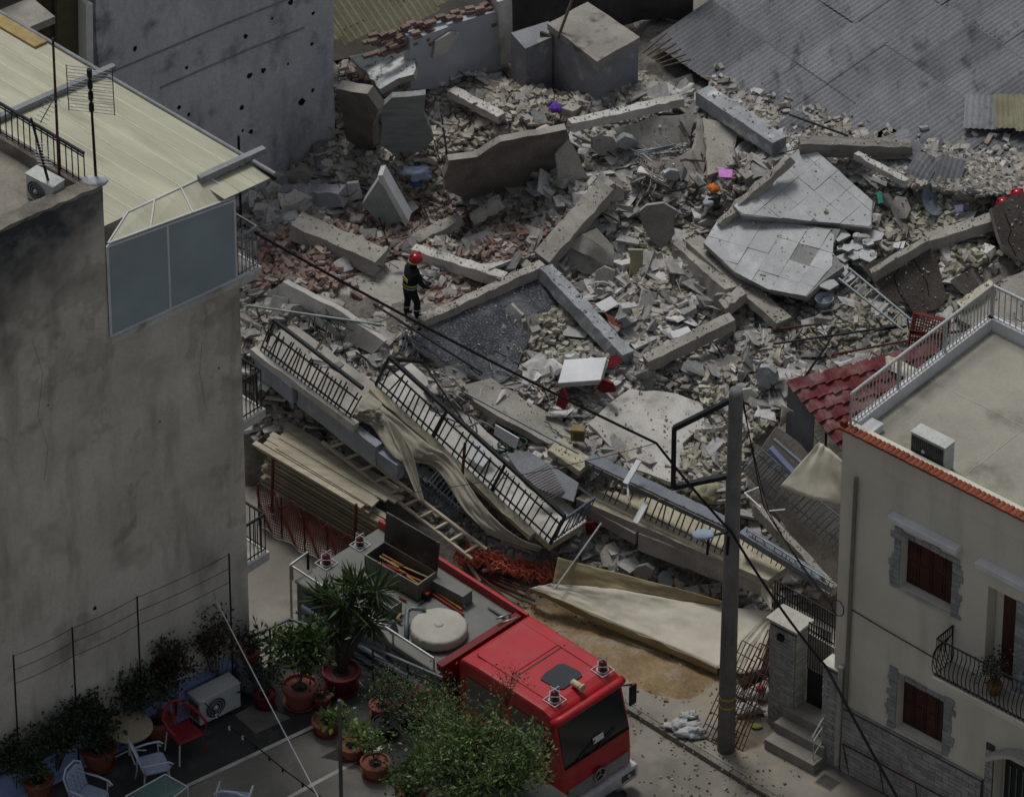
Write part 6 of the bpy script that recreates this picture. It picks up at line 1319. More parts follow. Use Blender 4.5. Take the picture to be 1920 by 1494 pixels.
MB().prism([lid0, lid1, lid1 + lh, lid0 + lh], ey.normalized() * .03).build('lid', mat('lid_steel', '4c4c47', '3a3a36', 1.5, metal=.5, rough=.4, blotch=('66655e', 2, .5, .7)), tb)
hm_ = [mat('yellow_handle', 'b08a3a', '96742f', 3), mat('ochre_handle', 'a0764a', '86603a', 3), mat('red_handle', '9a3326', '80291e', 3), mat('pale_handle', 'b39a76', '98825f', 3)]
for i in range(14):
    a = o_ + ex * rnd.uniform(.08, .55) + ey * rnd.uniform(.15, .8) - Z * rnd.uniform(.12, .3); d = (ex.normalized() + ey.normalized() * rnd.uniform(-.25, .25) - Z * rnd.uniform(-.05, .08)).normalized()
    bar('hand_tool', a, a + d * rnd.uniform(.5, .85), .02, hm_[i % 4], None, label='%s tool handle lying in the open tool box' % ('yellow', 'ochre', 'red', 'pale')[i % 4], cat='tool', group='tool handles in the open tool box')
# chequered chest, hand tools, drum
zc = 2.85; P5 = [at(x, y, zc) for x, y in ((805, 1087), (823, 1074), (886, 1107), (867, 1120))]
t = thing('chequered_chest', 'low chequer-plate chest beside the open tool box', 'chest', (P5[0] + P5[2]) / 2 - Z * .29)
MB().prism(P5, -Z * .29).build('body', cheq, t, bevel=.01); c5 = sum(P5, V((0, 0, 0))) / 4; MB().prism([c5 + (p - c5) * 1.03 + Z * .003 for p in P5], Z * .025).build('lid', cheq, t)
for i, (a, b, m_, lb) in enumerate((((806, 1102), (866, 1142), hm_[0], 'yellow shafted tool beside the chequered chest'), ((800, 1106), (870, 1152), hm_[2], 'red shafted tool nearest the round drum cover'), ((812, 1098), (872, 1138), hm_[3], 'pale shafted tool against the chequered chest'), ((748, 1118), (762, 1126), hm_[2], 'short red handle on the truck deck'))):
    bar('hand_tool', at(*a, 2.6), at(*b, 2.6), .022, m_, None, label=lb, cat='tool')
t = thing('saw', 'small black and red power saw on the truck deck', 'saw', at(798, 1116, 2.56)); c = at(798, 1116, 2.63)
MB().cbox(c, .2, .14, .14, rz=-30).build('motor', iron, t, bevel=.03); MB().cbox(c + V((.02, -.02, .08)), .12, .1, .05, rz=-30).build('cover', fred, t, bevel=.02)
P6 = [at(x, y, 2.95) for x, y in ((700, 1150), (712, 1140), (746, 1120), (735, 1140))]
t = thing('deck_bin', 'small open grey bin behind the yucca leaves', 'bin', at(725, 1150, 2.56))
b0_ = at(722, 1142, 2.56); MB().box(b0_ - tu * .35 - tv * .15, tu * .7, tv * .3, Z * .32).build('body', stl, t); MB().box(b0_ - tu * .32 - tv * .12 + Z * .322, tu * .64, tv * .24, Z * .004).build('inside', iron, t)  # dark plate on the solid body paints the shade of an open bin
t = thing('monitor_pipe', 'blue-grey bent pump pipe on the truck deck', 'pipe', at(760, 1160, 2.56))
pg = mat('pipe_grey', '727a80', '5f666c', 2, metal=.3, rough=.5)
MB().tube([at(762, 1196, 2.6), at(762, 1170, 2.72), at(764, 1144, 2.85), at(772, 1140, 2.88), at(798, 1142, 2.88)], .05, 8).build('pipe', pg, t, smooth=True)
MB().tube([at(752, 1150, 2.7), at(745, 1158, 2.66), at(752, 1166, 2.62)], .035, 8).build('elbow', mat('brass', '8f8358', '7a6f49', 3), t, smooth=True)
t = thing('nozzle', 'small grey cone nozzle standing on the truck deck', 'nozzle', at(738, 1180, 2.56)); MB().lathe([(.1, 0), (.08, .1), (.04, .24), (.045, .26)], at(738, 1182, 2.56), 14).build('cone', pg, t, smooth=True)
cv = mat('drum_cover', 'b3b1a5', 'a19f93', 1.5, rough=.85, bump=.3, bscale=14, fine=.06)
c = at(823, 1190, 2.56); t = thing('covered_reel', 'round hose reel under a cream fabric cover on the truck', 'covered reel', c)
mb = MB(); mb.lathe([(.57, .02), (.6, .1), (.585, .2), (.575, .25), (.53, .272), (.3, .285), (.08, .29), (.02, .29)], c, 64)
mb.v = [tuple(V(p) + V((1, 1, .3)) * (.012 * noise.noise(V(p) * 9) + (.01 * math.sin(40 * math.atan2(p[1] - c.y, p[0] - c.x)) if p[2] < c.z + .22 else 0))) for p in mb.v]; mb.build('cover', cv, t, smooth=True)
MB().lathe([(.1, .289), (.09, .305), (.02, .315)], c, 12).build('button', cv, t, smooth=True); MB().lathe([(.55, .0), (.55, .06)], c, 32).build('base', iron, t)
for s_ in (0, .18): MB().tube([TP(3.5 + s_, 2.2, 2.58), TP(4.1 + s_, 2.2, 2.62), TP(4.15 + s_, 2.2, 2.8), TP(4.1 + s_, 1.85, 2.85)], .025, 6).build('ladder_hoop', alu, tr_, smooth=True)
# cab
CY = .42
cabm = [(4.42, .75), (4.42, 2.72), (4.5, 2.86), (5.0, 2.9), (6.85, 2.9), (7.08, 2.82), (7.16, 2.66), (7.42, 1.62), (7.46, 1.1), (7.46, .62)]
cb_ = MB().prism([TP(x, CY, z_) for x, z_ in cabm], tv * (TW - .1 - CY)).build('cab', fred, tr_, bevel=.06)
MB().box(TP(5.72, CY + .2, 2.897), tu * .035, tv * (TW - .5 - CY), Z * .006).build('roof_seam', iron, cb_); MB().box(TP(4.7, TW - .42, 2.9), tu * 2.2, tv * .05, Z * .02).build('roof_rib', fred, cb_); MB().box(TP(4.7, CY + .27, 2.9), tu * 2.2, tv * .05, Z * .02).build('roof_rib', fred, cb_)
MB().box(TP(4.62, CY + .32, 2.9), tu * 1.02, tv * (TW - .74 - CY), Z * .018).build('roof_panel', fred, cb_, bevel=.01)
wsd = (TP(7.42, 0, 1.62) - TP(7.16, 0, 2.66)); nw = tv.cross(wsd).normalized(); nw = nw if nw.dot(tu) > 0 else -nw
ws = [TP(7.18, CY + .1, 2.58), TP(7.18, TW - .2, 2.58), TP(7.41, TW - .16, 1.66), TP(7.41, CY + .06, 1.66)]
MB().prism([p + nw * .004 for p in ws], nw * .02).build('windscreen', glass, cb_, bevel=.01)
pn_ = TP(7.405, CY + .9, 1.78); MB().prism([pn_ + nw * .026, pn_ + tv * .3 + nw * .026, pn_ + tv * .3 - wsd.normalized() * .14 + nw * .026, pn_ - wsd.normalized() * .14 + nw * .026], nw * .003).build('windscreen_paper', whitep, cb_)
MB().box(TP(7.43, CY + .06, 1.6), tu * .025, tv * (TW - .22 - CY), Z * .05).build('cowl', rubber, cb_)
for y in (CY + .4, CY + 1.0): bar('wiper', TP(7.47, y, 1.66), TP(7.42, y + .55, 1.86), .014, iron, cb_)
MB().tube([TP(7.14, CY - .02, 2.68), TP(7.2, CY + .2, 2.72), TP(7.2, TW - .3, 2.72), TP(7.14, TW - .08, 2.68)], .1, 10).build('sun_visor', fred, cb_, smooth=True)
gm = mat('grille_silver', '9b9ea0', '83868a', 2, rough=.4, metal=.4)
for j in range(6): MB().box(TP(7.455, CY + .12, .72 + .055 * j), tu * (.03 + .004 * j), tv * (TW - .34 - CY), Z * .04).build('grille_slat', gm, cb_)
MB().box(TP(7.44, CY + .12, .7), tu * .02, tv * (TW - .34 - CY), Z * .34).build('grille_backing', iron, cb_)
bmp = MB().box(TP(7.3, CY - .08, .3), tu * .3, tv * (TW + .06 - CY), Z * .38).build('bumper', mat('bumper_pale', 'bfc1c2', 'a9abad', 2, rough=.5), tr_, bevel=.06)
for y in (CY + .02, TW - .52):
    hl = MB().box(TP(7.59, y, .42), tu * .02, tv * .4, Z * .17).build('headlight', glass, bmp, bevel=.03); MB().ball(TP(7.6, y + .2, .505), .06, n=10).build('bulb', alu, hl, smooth=True)
c = TP(7.5, (TW - .1 + CY) / 2, .98); e = MB().tube([c + tv * (.15 * math.cos(i * math.pi / 12)) + Z * (.15 * math.sin(i * math.pi / 12)) + tu * .03 for i in range(25)], .018, 6).build('star_emblem', alu, cb_, smooth=True)
MB().tube([c + tu * .005, c + tu * .012], .15, 24).build('emblem_disc', mat('emblem_dark', '1b2230', '141a26', 3, rough=.3), cb_)
for k in range(3): a = R(90 + 120 * k); bar('emblem_spoke', c + tu * .03, c + tu * .03 + tv * (.15 * math.cos(a)) + Z * (.15 * math.sin(a)), .014, alu, cb_)
MB().box(TP(7.6, 1.0, .18), tu * .35, tv * .8, Z * .22).build('winch', iron, tr_, bevel=.05); MB().tube([TP(7.75, .9, .3), TP(7.75, 1.9, .3)], .09, 10).build('winch_drum', rubber, tr_)
for y, s_ in ((TW - .1, 1), (CY, -1)):
    mr = bar('mirror_arm', TP(7.1, y, 2.5), TP(7.25, y + s_ * .22, 2.5), .02, iron, tr_); MB().box(TP(7.22, y + s_ * .14, 1.95), tu * .06, tv * s_ * .2, Z * .52).build('mirror', iron, tr_, bevel=.03)
for y, s_ in ((TW - .1, 1), (CY, -1)):
    MB().box(TP(5.95, y, 1.7), tu * .95, tv * s_ * .012, Z * .8).build('door_window', glass, cb_); MB().box(TP(4.65, y, 1.7), tu * 1.0, tv * s_ * .012, Z * .8).build('door_window', glass, cb_); MB().box(TP(6.0, y, 1.45), tu * .14, tv * s_ * .03, Z * .05).build('door_handle', iron, cb_)
hp = [at(x, y, 2.93) for x, y in ((1013, 1272), (1020, 1262), (1046, 1244), (1058, 1243), (1088, 1258), (1092, 1266), (1058, 1290), (1046, 1291))]
MB().prism(hp, -Z * .025).build('roof_hatch', glass, cb_, bevel=.01)
beacon(at(1130, 1256, 2.91), tu, tv, 1.0); beacon(at(1040, 1312, 2.91), tu, tv, 1.0, 'beacon_dark')
c = at(1080, 1282, 3.0); s_ = MB().tube([c - tu * .1, c, c + tu * .08, c + tu * .16], .07, 14).build('siren_horn', mat('siren_cream', 'b8ac8c', 'a39879', 2, rough=.5), cb_, smooth=True); MB().tube([c + tu * .16, c + tu * .2], .09, 14).build('horn_mouth', mat('siren_cream', ''), cb_); bar('horn_stand', c - Z * .1, c, .03, iron, cb_)
# ================================================================ people
navy = mat('navy_cloth', '1a1c24', '14161c', 3, rough=.9, bump=.3, bscale=30, fine=.1); skin = mat('skin', '9a7058', '8a624c', 4, rough=.6, bump=.05)
helm = mat('helmet_red', 'a3141b', '8f1017', 2, rough=.2, bump=0, spec=.6, fine=.03); bandm = mat('reflective_yellow', 'b5b54a', '9c9c3c', 4, rough=.5); bands = mat('reflective_silver', 'a9aaa4', '8f908b', 4, rough=.4)
def person(base, face, label, lean=0, yellow=True):
    """standing figure; face = heading in degrees the figure looks to"""
    t = thing('person', label, 'person', base)
    Mr = Matrix.Rotation(R(face - 90), 3, 'Z'); SZ = .85; Q = lambda x, y, z_: base + Mr @ V((x, y, z_)) * SZ
    J = dict(pel=(0, 0, .93), sp=(0, .02, 1.12), ch=(0, .05 + lean, 1.36), nk=(0, .07 + lean, 1.5), hd=(0, .1 + lean, 1.6),
             hl=(-.1, 0, .88), kl=(-.12, .03, .49), al=(-.13, -.02, .09), tl=(-.14, .14, .045), hr=(.1, 0, .88), kr=(.13, .14, .52), ar=(.15, .1, .14), tr=(.16, .28, .07),
             sl=(-.2, .04 + lean, 1.4), el=(-.29, .04 + lean, 1.14), wl=(-.27, .2 + lean, .95), sr=(.2, .05 + lean, 1.4), er=(.3, .1 + lean, 1.15), wr=(.24, .28 + lean, .97))
    rad = dict(pel=.155, sp=.16, ch=.175, nk=.065, hd=.06, hl=.11, kl=.08, al=.065, tl=.05, hr=.11, kr=.08, ar=.065, tr=.05, sl=.085, el=.062, wl=.045, sr=.085, er=.062, wr=.045)
    E = [('pel', 'sp'), ('sp', 'ch'), ('ch', 'nk'), ('nk', 'hd'), ('pel', 'hl'), ('hl', 'kl'), ('kl', 'al'), ('al', 'tl'), ('pel', 'hr'), ('hr', 'kr'), ('kr', 'ar'), ('ar', 'tr'), ('ch', 'sl'), ('sl', 'el'), ('el', 'wl'), ('ch', 'sr'), ('sr', 'er'), ('er', 'wr')]
    J = {k_: (v_[0] * 1.12, v_[1] * 1.08, v_[2] * 1.06) for k_, v_ in J.items()}; rad = {k_: v_ * 1.2 * SZ for k_, v_ in rad.items()}
    ks = list(J); me = bpy.data.meshes.new('body'); me.from_pydata([Q(*J[k]) for k in ks], [(ks.index(a), ks.index(b)) for a, b in E], []); me.materials.append(navy)
    o = link('body', me, t); md = o.modifiers.new('s', 'SKIN'); md.use_smooth_shade = True
    for i, k in enumerate(ks): me.skin_vertices[0].data[i].radius = (rad[k], rad[k] * (.78 if k in ('pel', 'sp', 'ch') else 1)); me.skin_vertices[0].data[i].use_root = (k == 'pel')
    sb = o.modifiers.new('d', 'SUBSURF'); sb.levels = 2; sb.render_levels = 2
    hc = Q(0, .13 + lean, 1.78)
    mb = MB(); mb.ball(hc, .1, n=16, sq=(.85, .95, 1.2)); hd = mb.build('head', skin, t, smooth=True)
    fw = Mr @ V((0, 1, 0)); rt_ = Mr @ V((1, 0, 0))
    MB().ball(hc + fw * .1 - Z * .01, .022, n=8, sq=(.8, 1, 1.3)).build('nose', skin, hd, smooth=True)
    for s_ in (-1, 1):
        MB().ball(hc + fw * .085 + rt_ * (.035 * s_) + Z * .015, .013, n=8).build('eye', iron, hd, smooth=True); MB().ball(hc + rt_ * (.085 * s_), .025, n=8, sq=(.5, 1, 1.3)).build('ear', skin, hd, smooth=True)
    MB().ball(hc + fw * .085 - Z * .05, .02, n=8, sq=(1.2, .5, .35)).build('mouth', mat('lips', '7d4a40', '6d4038', 3), hd, smooth=True)
    mb = MB(); pr_ = [(.145, -.02), (.15, .0), (.14, .06), (.115, .115), (.07, .15), (.02, .16)]
    mb.lathe(pr_, hc + Z * .02, 24); mb.v = [tuple(hc + (V(p) - hc) + fw * (.12 * max(0, (V(p) - hc).dot(fw)) if V(p).z < hc.z + .05 else 0)) for p in mb.v]
    h_ = mb.build('helmet', helm, t, smooth=True)
    MB().box(hc + Z * .02 - fw * .13 - rt_ * .012, rt_ * .024, fw * .26, Z * .165).build('comb', helm, h_, bevel=.01)
    MB().tube([hc + (rt_ * math.cos(i * .2618) + fw * math.sin(i * .2618)) * .149 - Z * .005 for i in range(25)], .012, 5).build('rim_band', bandm, h_)
    def ringband(c, rx, ry, z_, m_, nm, h=.05):
        rx, ry = rx * SZ, ry * SZ
        mb = MB(); P = [[c + rt_ * (rx * math.cos(i * math.pi / 12)) + fw * (ry * math.sin(i * math.pi / 12)) + Z * dz for dz in (0, h)] for i in range(25)]; mb.grid(P); mb.build(nm, m_, o)
    ringband(Q(0, .02, 1.04), .225, .185, 0, bands, 'waist_band', .035); ringband(Q(0, .03, 1.12), .228, .188, 0, bandm if yellow else bands, 'waist_band', .04)
    if yellow: MB().prism([Q(-.13, -.15 + lean * .6, 1.24), Q(.13, -.15 + lean * .6, 1.24), Q(.13, -.15 + lean * .7, 1.35), Q(-.13, -.15 + lean * .7, 1.35)], -fw * .01).build('back_panel', bandm, o)
    ringband(Q(.153, .135, .34), .1, .1, 0, bands, 'leg_band', .03); ringband(Q(-.139, .0, .31), .098, .098, 0, bands, 'leg_band', .03)
    for s_, w in ((-1, 'wl'), (1, 'wr')):
        w0 = Q(*J[w]); el = Q(*J['el' if s_ < 0 else 'er']); d = (w0 - el).normalized(); sd_ = rt_ * -s_
        mb = MB(); mb.ball(w0 + d * .05, .042, n=10, sq=(.8, 1, 1))
        for k in range(4):
            b_ = w0 + d * .08 + fw * (.018 * (k - 1.5)); mb.tube([b_, b_ + d * (.035 + .005 * (1.5 - abs(k - 1.5))) + sd_ * .008, b_ + d * (.055 + .008 * (1.5 - abs(k - 1.5))) + sd_ * .03], .0095, 6)
        b_ = w0 + d * .035 + fw * .03; mb.tube([b_, b_ + d * .03 + fw * .02, b_ + d * .055 + fw * .018 + sd_ * .01], .011, 6)
        mb.build('glove', mat('glove_black', '232323', '1b1b1b', 4), t, smooth=True)
    for s_, a, b in ((-1, 'al', 'tl'), (1, 'ar', 'tr')):
        mb = MB(); mb.ball(Q(*J[a]).lerp(Q(*J[b]), .55) - Z * .02, .1, n=12, sq=(.6, 1.35, .55)); mb.v = [tuple(base.lerp(V(p), 1)) for p in mb.v]
        c_ = Q(*J[a]).lerp(Q(*J[b]), .55) - Z * .02; mb.v = [tuple(c_ + Mr @ (V(p) - c_)) for p in mb.v]
        mb.build('boot', rubber, t, smooth=True)
    return t
fb_ = at(768, 596, hz(768, 596, .02)); zfl = fb_.z
person(at(768, 597, hz(768, 597, .16)), 30, 'firefighter in navy suit and red helmet standing on the floor slab', lean=.06)
person(at(1892, 376, 4.95) - Z * 1.6, 200, 'firefighter with red and yellow helmet half hidden behind the dark slab', lean=.05)
person(at(1920, 360, 4.95) - Z * 1.6, 190, 'firefighter with red helmet at the right margin behind the slab', lean=.05, yellow=False)
# ================================================================ roof terrace in the foreground
tf = mat('terrace_felt', '3f403d', '323330', 1.0, bump=.3, fine=.2, blotch=('53534e', 1.2, .55, .75))  # dark floor; the terrace's shade is put into its colour
tsc = mat('terrace_screed', '7f7c74', '6c6962', .8, bump=.25, fine=.15, blotch=('57554f', 1.1, .52, .72))
edge = [(472, 1262), (545, 1228), (700, 1282), (830, 1338), (960, 1420), (1120, 1530), (1100, 1700), (-90, 1700), (-90, 1531)]
tb_ = thing('terrace_building', 'near building whose flat roof terrace holds potted plants', 'house', at(500, 1400, 0))
ep = [at(x, y, zt) for x, y in edge]; ep[-1] = on(-90, 1531, A0, NA); ep[-1].z = zt; ep[0] = V((A0.x, A0.y, zt)) + NA * .005
ep[-1] += NA * .005
MB().prism([V((p.x, p.y, 0)) for p in ep], Z * (zt - .02)).build('walls', mat('terrace_wall_render', '8f8a7e', '7c776c', 1, bump=.2), tb_)
MB().prism([V((p.x, p.y, zt - .018)) for p in ep], Z * .018).build('terrace_floor', tf, tb_)
for pts in ([(310, 1500), (470, 1418), (622, 1355), (668, 1385), (600, 1420), (700, 1440), (760, 1500), (700, 1640), (300, 1640)], [(440, 1340), (480, 1318), (545, 1345), (480, 1375)]):
    MB().prism([at(x, y, zt + .001) for x, y in pts], Z * .006).build('screed_patch', tsc, tb_)
for a, b in (((250, 1520), (650, 1332)), ((420, 1560), (720, 1398))):
    p, q_ = at(*a, zt + .008), at(*b, zt + .008); bar('pale_joint', p, q_, .09, conc_l, tb_, box=True, h=.006)
# pale blue low wall
lw0, lw1 = at(440, 1292, zt), at(-60, 1540, zt); ld = (lw1 - lw0).normalized(); ln = V((-ld.y, ld.x, 0)); ln = ln if ln.y > 0 else -ln
bluew = mat('pale_blue_paint', '8f9fc4', '7f8eb2', 1, bump=.2, fine=.1, blotch=('a9b3cd', 1.4, .55, .75))
lwt = thing('low_blue_wall', 'low pale blue wall along the terrace under the shrubs', 'wall', lw0)
MB().box(lw0, lw1 - lw0, ln * .18, Z * .62).build('wall', bluew, lwt); MB().box(lw0 + Z * .622 - ln * .05, lw1 - lw0, ln * .28, Z * .06).build('coping', bluew, lwt); MB().box(lw0 - ln * .14 + Z * .004, (lw1 - lw0), ln * .14, Z * .08).build('foot_ledge', bluew, lwt)
# terrace railing on the street edge
rt0 = thing('terrace_railing', 'dark slatted railing on the street edge of the terrace', 'railing', ep[1])
R_ = [V((p.x, p.y, zt)) for p in (ep[0] + V44 * .0, ep[1], ep[2], ep[3], ep[4], ep[5])]
for i in range(3):
    a, b = R_[i].lerp(R_[i + 1], .02), R_[i].lerp(R_[i + 1], .98)
    for k, h in enumerate((.15, .3, .45, .6, .75)): bar('slat', a + Z * h, b + Z * h, .012, irong, rt0)
    bar('hand_rail', R_[i] + Z * .95, R_[i + 1] + Z * .95, .03, mat('grey_rail', '6d7173', '5b5f61', 3, rough=.5), rt0)
    for f_ in (0, .5): bar('post', R_[i].lerp(R_[i + 1], f_), R_[i].lerp(R_[i + 1], f_) + Z * .95, .022, irong, rt0)
# ---------------------------------------------------------------- plants
def leafmesh(name, P, D, L, Wd, C, m, parent, **k):
    """n leaves: base points P, directions D, lengths, widths, colours; each leaf two bent quads"""
    n = len(P); D = D / np.linalg.norm(D, axis=1, keepdims=True)
    up = rs.normal(size=(n, 3)); S = np.cross(D, up); S /= np.linalg.norm(S, axis=1, keepdims=True); N = np.cross(S, D)
    L = L[:, None]; Wd = Wd[:, None]
    v = np.stack([P, P + D * L * .5 - S * Wd * .5 + N * L * .06, P + D * L * .5 + S * Wd * .5 + N * L * .06, P + D * L], 1)
    f = np.arange(n)[:, None] * 4 + np.array([[0, 1, 3, 2]])
    me = bpy.data.meshes.new(name); me.vertices.add(n * 4); me.vertices.foreach_set('co', v.reshape(-1)); me.loops.add(n * 4); me.loops.foreach_set('vertex_index', f.ravel()); me.polygons.add(n)
    me.polygons.foreach_set('loop_start', np.arange(n) * 4); me.polygons.foreach_set('loop_total', np.full(n, 4)); me.polygons.foreach_set('use_smooth', np.zeros(n, bool))
    a = me.attributes.new('col', 'FLOAT_COLOR', 'POINT'); a.data.foreach_set('color', np.concatenate([np.repeat(C, 4, 0), np.ones((n * 4, 1))], 1).ravel()); me.materials.append(m); me.update(); me.validate()
    return link(name, me, parent, **k)
lfm = bpy.data.materials.new('leaf'); lfm.use_nodes = True
_n, _l = lfm.node_tree.nodes, lfm.node_tree.links; _a = _n.new('ShaderNodeAttribute'); _a.attribute_name = 'col'; _l.new(_a.outputs['Color'], _n['Principled BSDF'].inputs['Base Color']); _n['Principled BSDF'].inputs['Roughness'].default_value = .55
_t = _n.new('ShaderNodeBsdfTranslucent'); _l.new(_a.outputs['Color'], _t.inputs[0]); _m = _n.new('ShaderNodeMixShader'); _m.inputs[0].default_value = .25; _l.new(_n['Principled BSDF'].outputs[0], _m.inputs[1]); _l.new(_t.outputs[0], _m.inputs[2]); _l.new(_m.outputs[0], _n['Material Output'].inputs[0])
stem_m = mat('plant_stem', '5b5443', '474132', 4, bump=.3); twig_m = mat('pale_twig', '8b8672', '706b5a', 4)
GREENS = {'dark': ['2a3a22', '344829', '222f20', '3d5030', '28372a'], 'mid': ['3a5226', '4a6330', '2c4420', '5a7338', '334a26'], 'light': ['6f8a3e', '5d7a35', '87a04c', '4a6a30'], 'olive': ['536a38', '667c47', '445a2c', '7a8c55', '3a4c28'], 'red': ['4a2e2a', '2f3a24', '36422a', '5a3330', '2a3622']}
def pal(k, n): return np.array([hexc(h)[:3] for h in GREENS[k]])[rs.randint(0, len(GREENS[k]), n)] * rs.uniform(.75, 1.2, (n, 1))
def bush(name, base, rad, n, k, label, cat='plant', stems=7, leaf=(.05, .03), h0=.0, stemm=None, parent=None, gap=.6, tips=None, flowers=None, stemr=.012):
    if name == 'potted_shrub': leaf = (leaf[0] * 1.45, leaf[1] * 1.45); n = int(n * .62); gap = .75
    base = V(base); t = parent or thing(name, label, cat, base); c = base + Z * (h0 + rad[2])
    tipsP = []; mb = MB()
    for i in range(stems):
        a = rnd.uniform(0, 6.28); e = rnd.uniform(-.3, 1.0); r_ = rnd.uniform(.55, 1.0)
        tp = c + V((rad[0] * math.cos(a) * math.cos(e) * r_, rad[1] * math.sin(a) * math.cos(e) * r_, rad[2] * math.sin(e) * r_))
        md_ = base.lerp(tp, .5) + V((rnd.uniform(-.1, .1), rnd.uniform(-.1, .1), rad[2] * .35)); mb.tube([base, base.lerp(md_, .5), md_, tp], stemr, 5, r2=stemr * .3)
        tipsP += [md_.lerp(tp, f_) for f_ in (.15, .45, .75, 1.0)]
        for _ in range(2):
            s2 = md_.lerp(tp, rnd.uniform(.1, .8)); t2 = s2 + V((rnd.gauss(0, 1) * rad[0], rnd.gauss(0, 1) * rad[1], rnd.gauss(.3, .8) * rad[2])) * .35; mb.tube([s2, s2.lerp(t2, .5) + Z * .02, t2], stemr * .5, 4, r2=stemr * .2); tipsP += [s2.lerp(t2, .6), t2]
    mb.build('stem', stemm or stem_m, t)
    T = np.array([tuple(p) for p in tipsP]); w = T[rs.randint(0, len(T), n)]; sp = min(rad) * (1 - gap) + .05
    P = w + rs.normal(0, sp, (n, 3)) * np.array([1, 1, .8]); D = (P - w) * 3 + rs.normal(0, .6, (n, 3)) + np.array([0, 0, .25])
    leafmesh('foliage', P, D, rs.uniform(leaf[0] * .7, leaf[0] * 1.4, n), rs.uniform(leaf[1] * .7, leaf[1] * 1.3, n), pal(k, n), lfm, t)
    if flowers:
        nf, hx, sz = flowers; P = w[:nf] + rs.normal(0, sp * 1.2, (nf, 3)); leafmesh('blossom', P, rs.normal(0, 1, (nf, 3)), np.full(nf, sz), np.full(nf, sz), np.tile(np.array(hexc(hx)[:3]), (nf, 1)), lfm, t)
    return t
terra = mat('terracotta_pot', '8a5342', '754433', 2, rough=.8, bump=.2, fine=.1, rand=.08); terrp = mat('pinkish_pot', '8d5348', '7a463c', 2, rough=.75, bump=.15); maroon = mat('maroon_pot', '6a2028', '591a21', 2, rough=.6); soil = mat('soil', '2a211a', '1f1812', 5, bump=.8)
def pot(px, py, r_, h, m, label, base_z=None, saucer=True):
    c = at(px, py, base_z or zt + .008); t = thing('plant_pot', label, 'plant pot', c)
    MB().lathe([(r_ * .68, 0), (r_ * .9, h * .8), (r_ * .92, h * .82), (r_, h * .83), (r_ * 1.02, h * .98), (r_ * .98, h), (r_ * .88, h), (r_ * .86, h * .86)], c, 26).build('shell', m, t, smooth=False, bevel=0)
    MB().lathe([(r_ * .87, h * .84), (.01, h * .88)], c, 20).build('soil', soil, t)
    if saucer: MB().lathe([(r_ * .8, -.004), (r_ * .95, .05), (r_ * .9, .05), (r_ * .7, .01)], c, 24).build('saucer', m, t)
    return c + Z * h * .9
# x, y of the foot, radius, height, material, label
ps = [(186, 1432, .37, .46, terra, 'large terracotta pot left of the round table'), (298, 1378, .33, .44, terra, 'terracotta pot between round table and red chair'), (72, 1486, .33, .4, terra, 'terracotta pot at the lower left before the blue wall'),
      (497, 1322, .24, .36, maroon, 'maroon bucket pot beside the stone jar'), (563, 1318, .37, .5, terrp, 'biggest pinkish pot under the yucca'), (640, 1290, .4, .5, maroon, 'dark red pot holding the yucca'), (603, 1318, .2, .22, terrp, 'small shallow bowl pot beside the biggest pot'),
      (612, 1372, .29, .33, terra, 'terracotta pot nearest the upright grey pole top'), (660, 1416, .28, .32, terra, 'terracotta pot in front of the upright grey pole'), (704, 1452, .3, .36, terra, 'terracotta pot with thin shrub right of the grey pole'), (772, 1512, .33, .4, terrp, 'pinkish pot cut by the lower margin'),
      (716, 1340, .26, .3, terrp, 'pale rimmed pot behind the thin shrub'), (722, 1372, .26, .28, iron, 'dark round pot below the pale rimmed pot'), (772, 1352, .27, .3, iron, 'dark pot with red blossom')]
tops = [pot(*p) for p in ps]
jar = at(468, 1288, zt + .008); t = thing('stone_jar', 'pale blue-grey square jar under a pink pot', 'jar', jar)
MB().lathe([(.2, 0), (.26, .1), (.29, .35), (.27, .6), (.24, .68), (.25, .74), (.2, .74), (.18, .66)], jar, 20).build('body', mat('jar_blue_grey', '7f8894', '6e7782', 2, bump=.2), t, smooth=True)
tops.append(pot(470, 1240, .21, .3, mat('pink_pot', '9a4b50', '853f44', 2, rough=.7), 'pink pot standing on the pale stone jar', base_z=zt + .75, saucer=False))
# shrubs in pots and along the wall
bush('potted_shrub', tops[0], (.42, .4, .36), 500, 'dark', 'dark leafy plant in the large pot left of the table', stems=8, leaf=(.07, .05))
bush('potted_shrub', tops[1], (.5, .4, .55), 420, 'dark', 'tall dark shrub behind the red chair', stems=8, leaf=(.07, .05))
bush('potted_shrub', tops[2], (.5, .4, .3), 520, 'mid', 'bright low plant at the lower left corner', stems=8, leaf=(.06, .04))
bush('potted_shrub', tops[3], (.35, .3, .4), 700, 'dark', 'bushy dark green plant in the maroon bucket', stems=9, leaf=(.07, .03))
bush('potted_shrub', tops[4], (.5, .4, .95), 1500, 'mid', 'broad-leaved bright plant above the biggest pot', stems=9, leaf=(.11, .06))
bush('potted_shrub', tops[6], (.25, .2, .16), 160, 'dark', 'small dark plant in the bowl pot', stems=6, leaf=(.05, .03))
bush('potted_shrub', tops[7] + V((.18, 0, 0)), (.34, .24, .18), 260, 'light', 'light green round-leaved plant by the pole top', stems=8, leaf=(.07, .06))
bush('potted_shrub', tops[8] + V((.15, 0, 0)), (.34, .24, .2), 280, 'light', 'light green plant spilling right behind the pole foot', stems=8, leaf=(.07, .06))
bush('potted_shrub', tops[9], (.3, .25, .42), 360, 'olive', 'thin olive shrub in the terracotta pot', stems=9, leaf=(.05, .03))
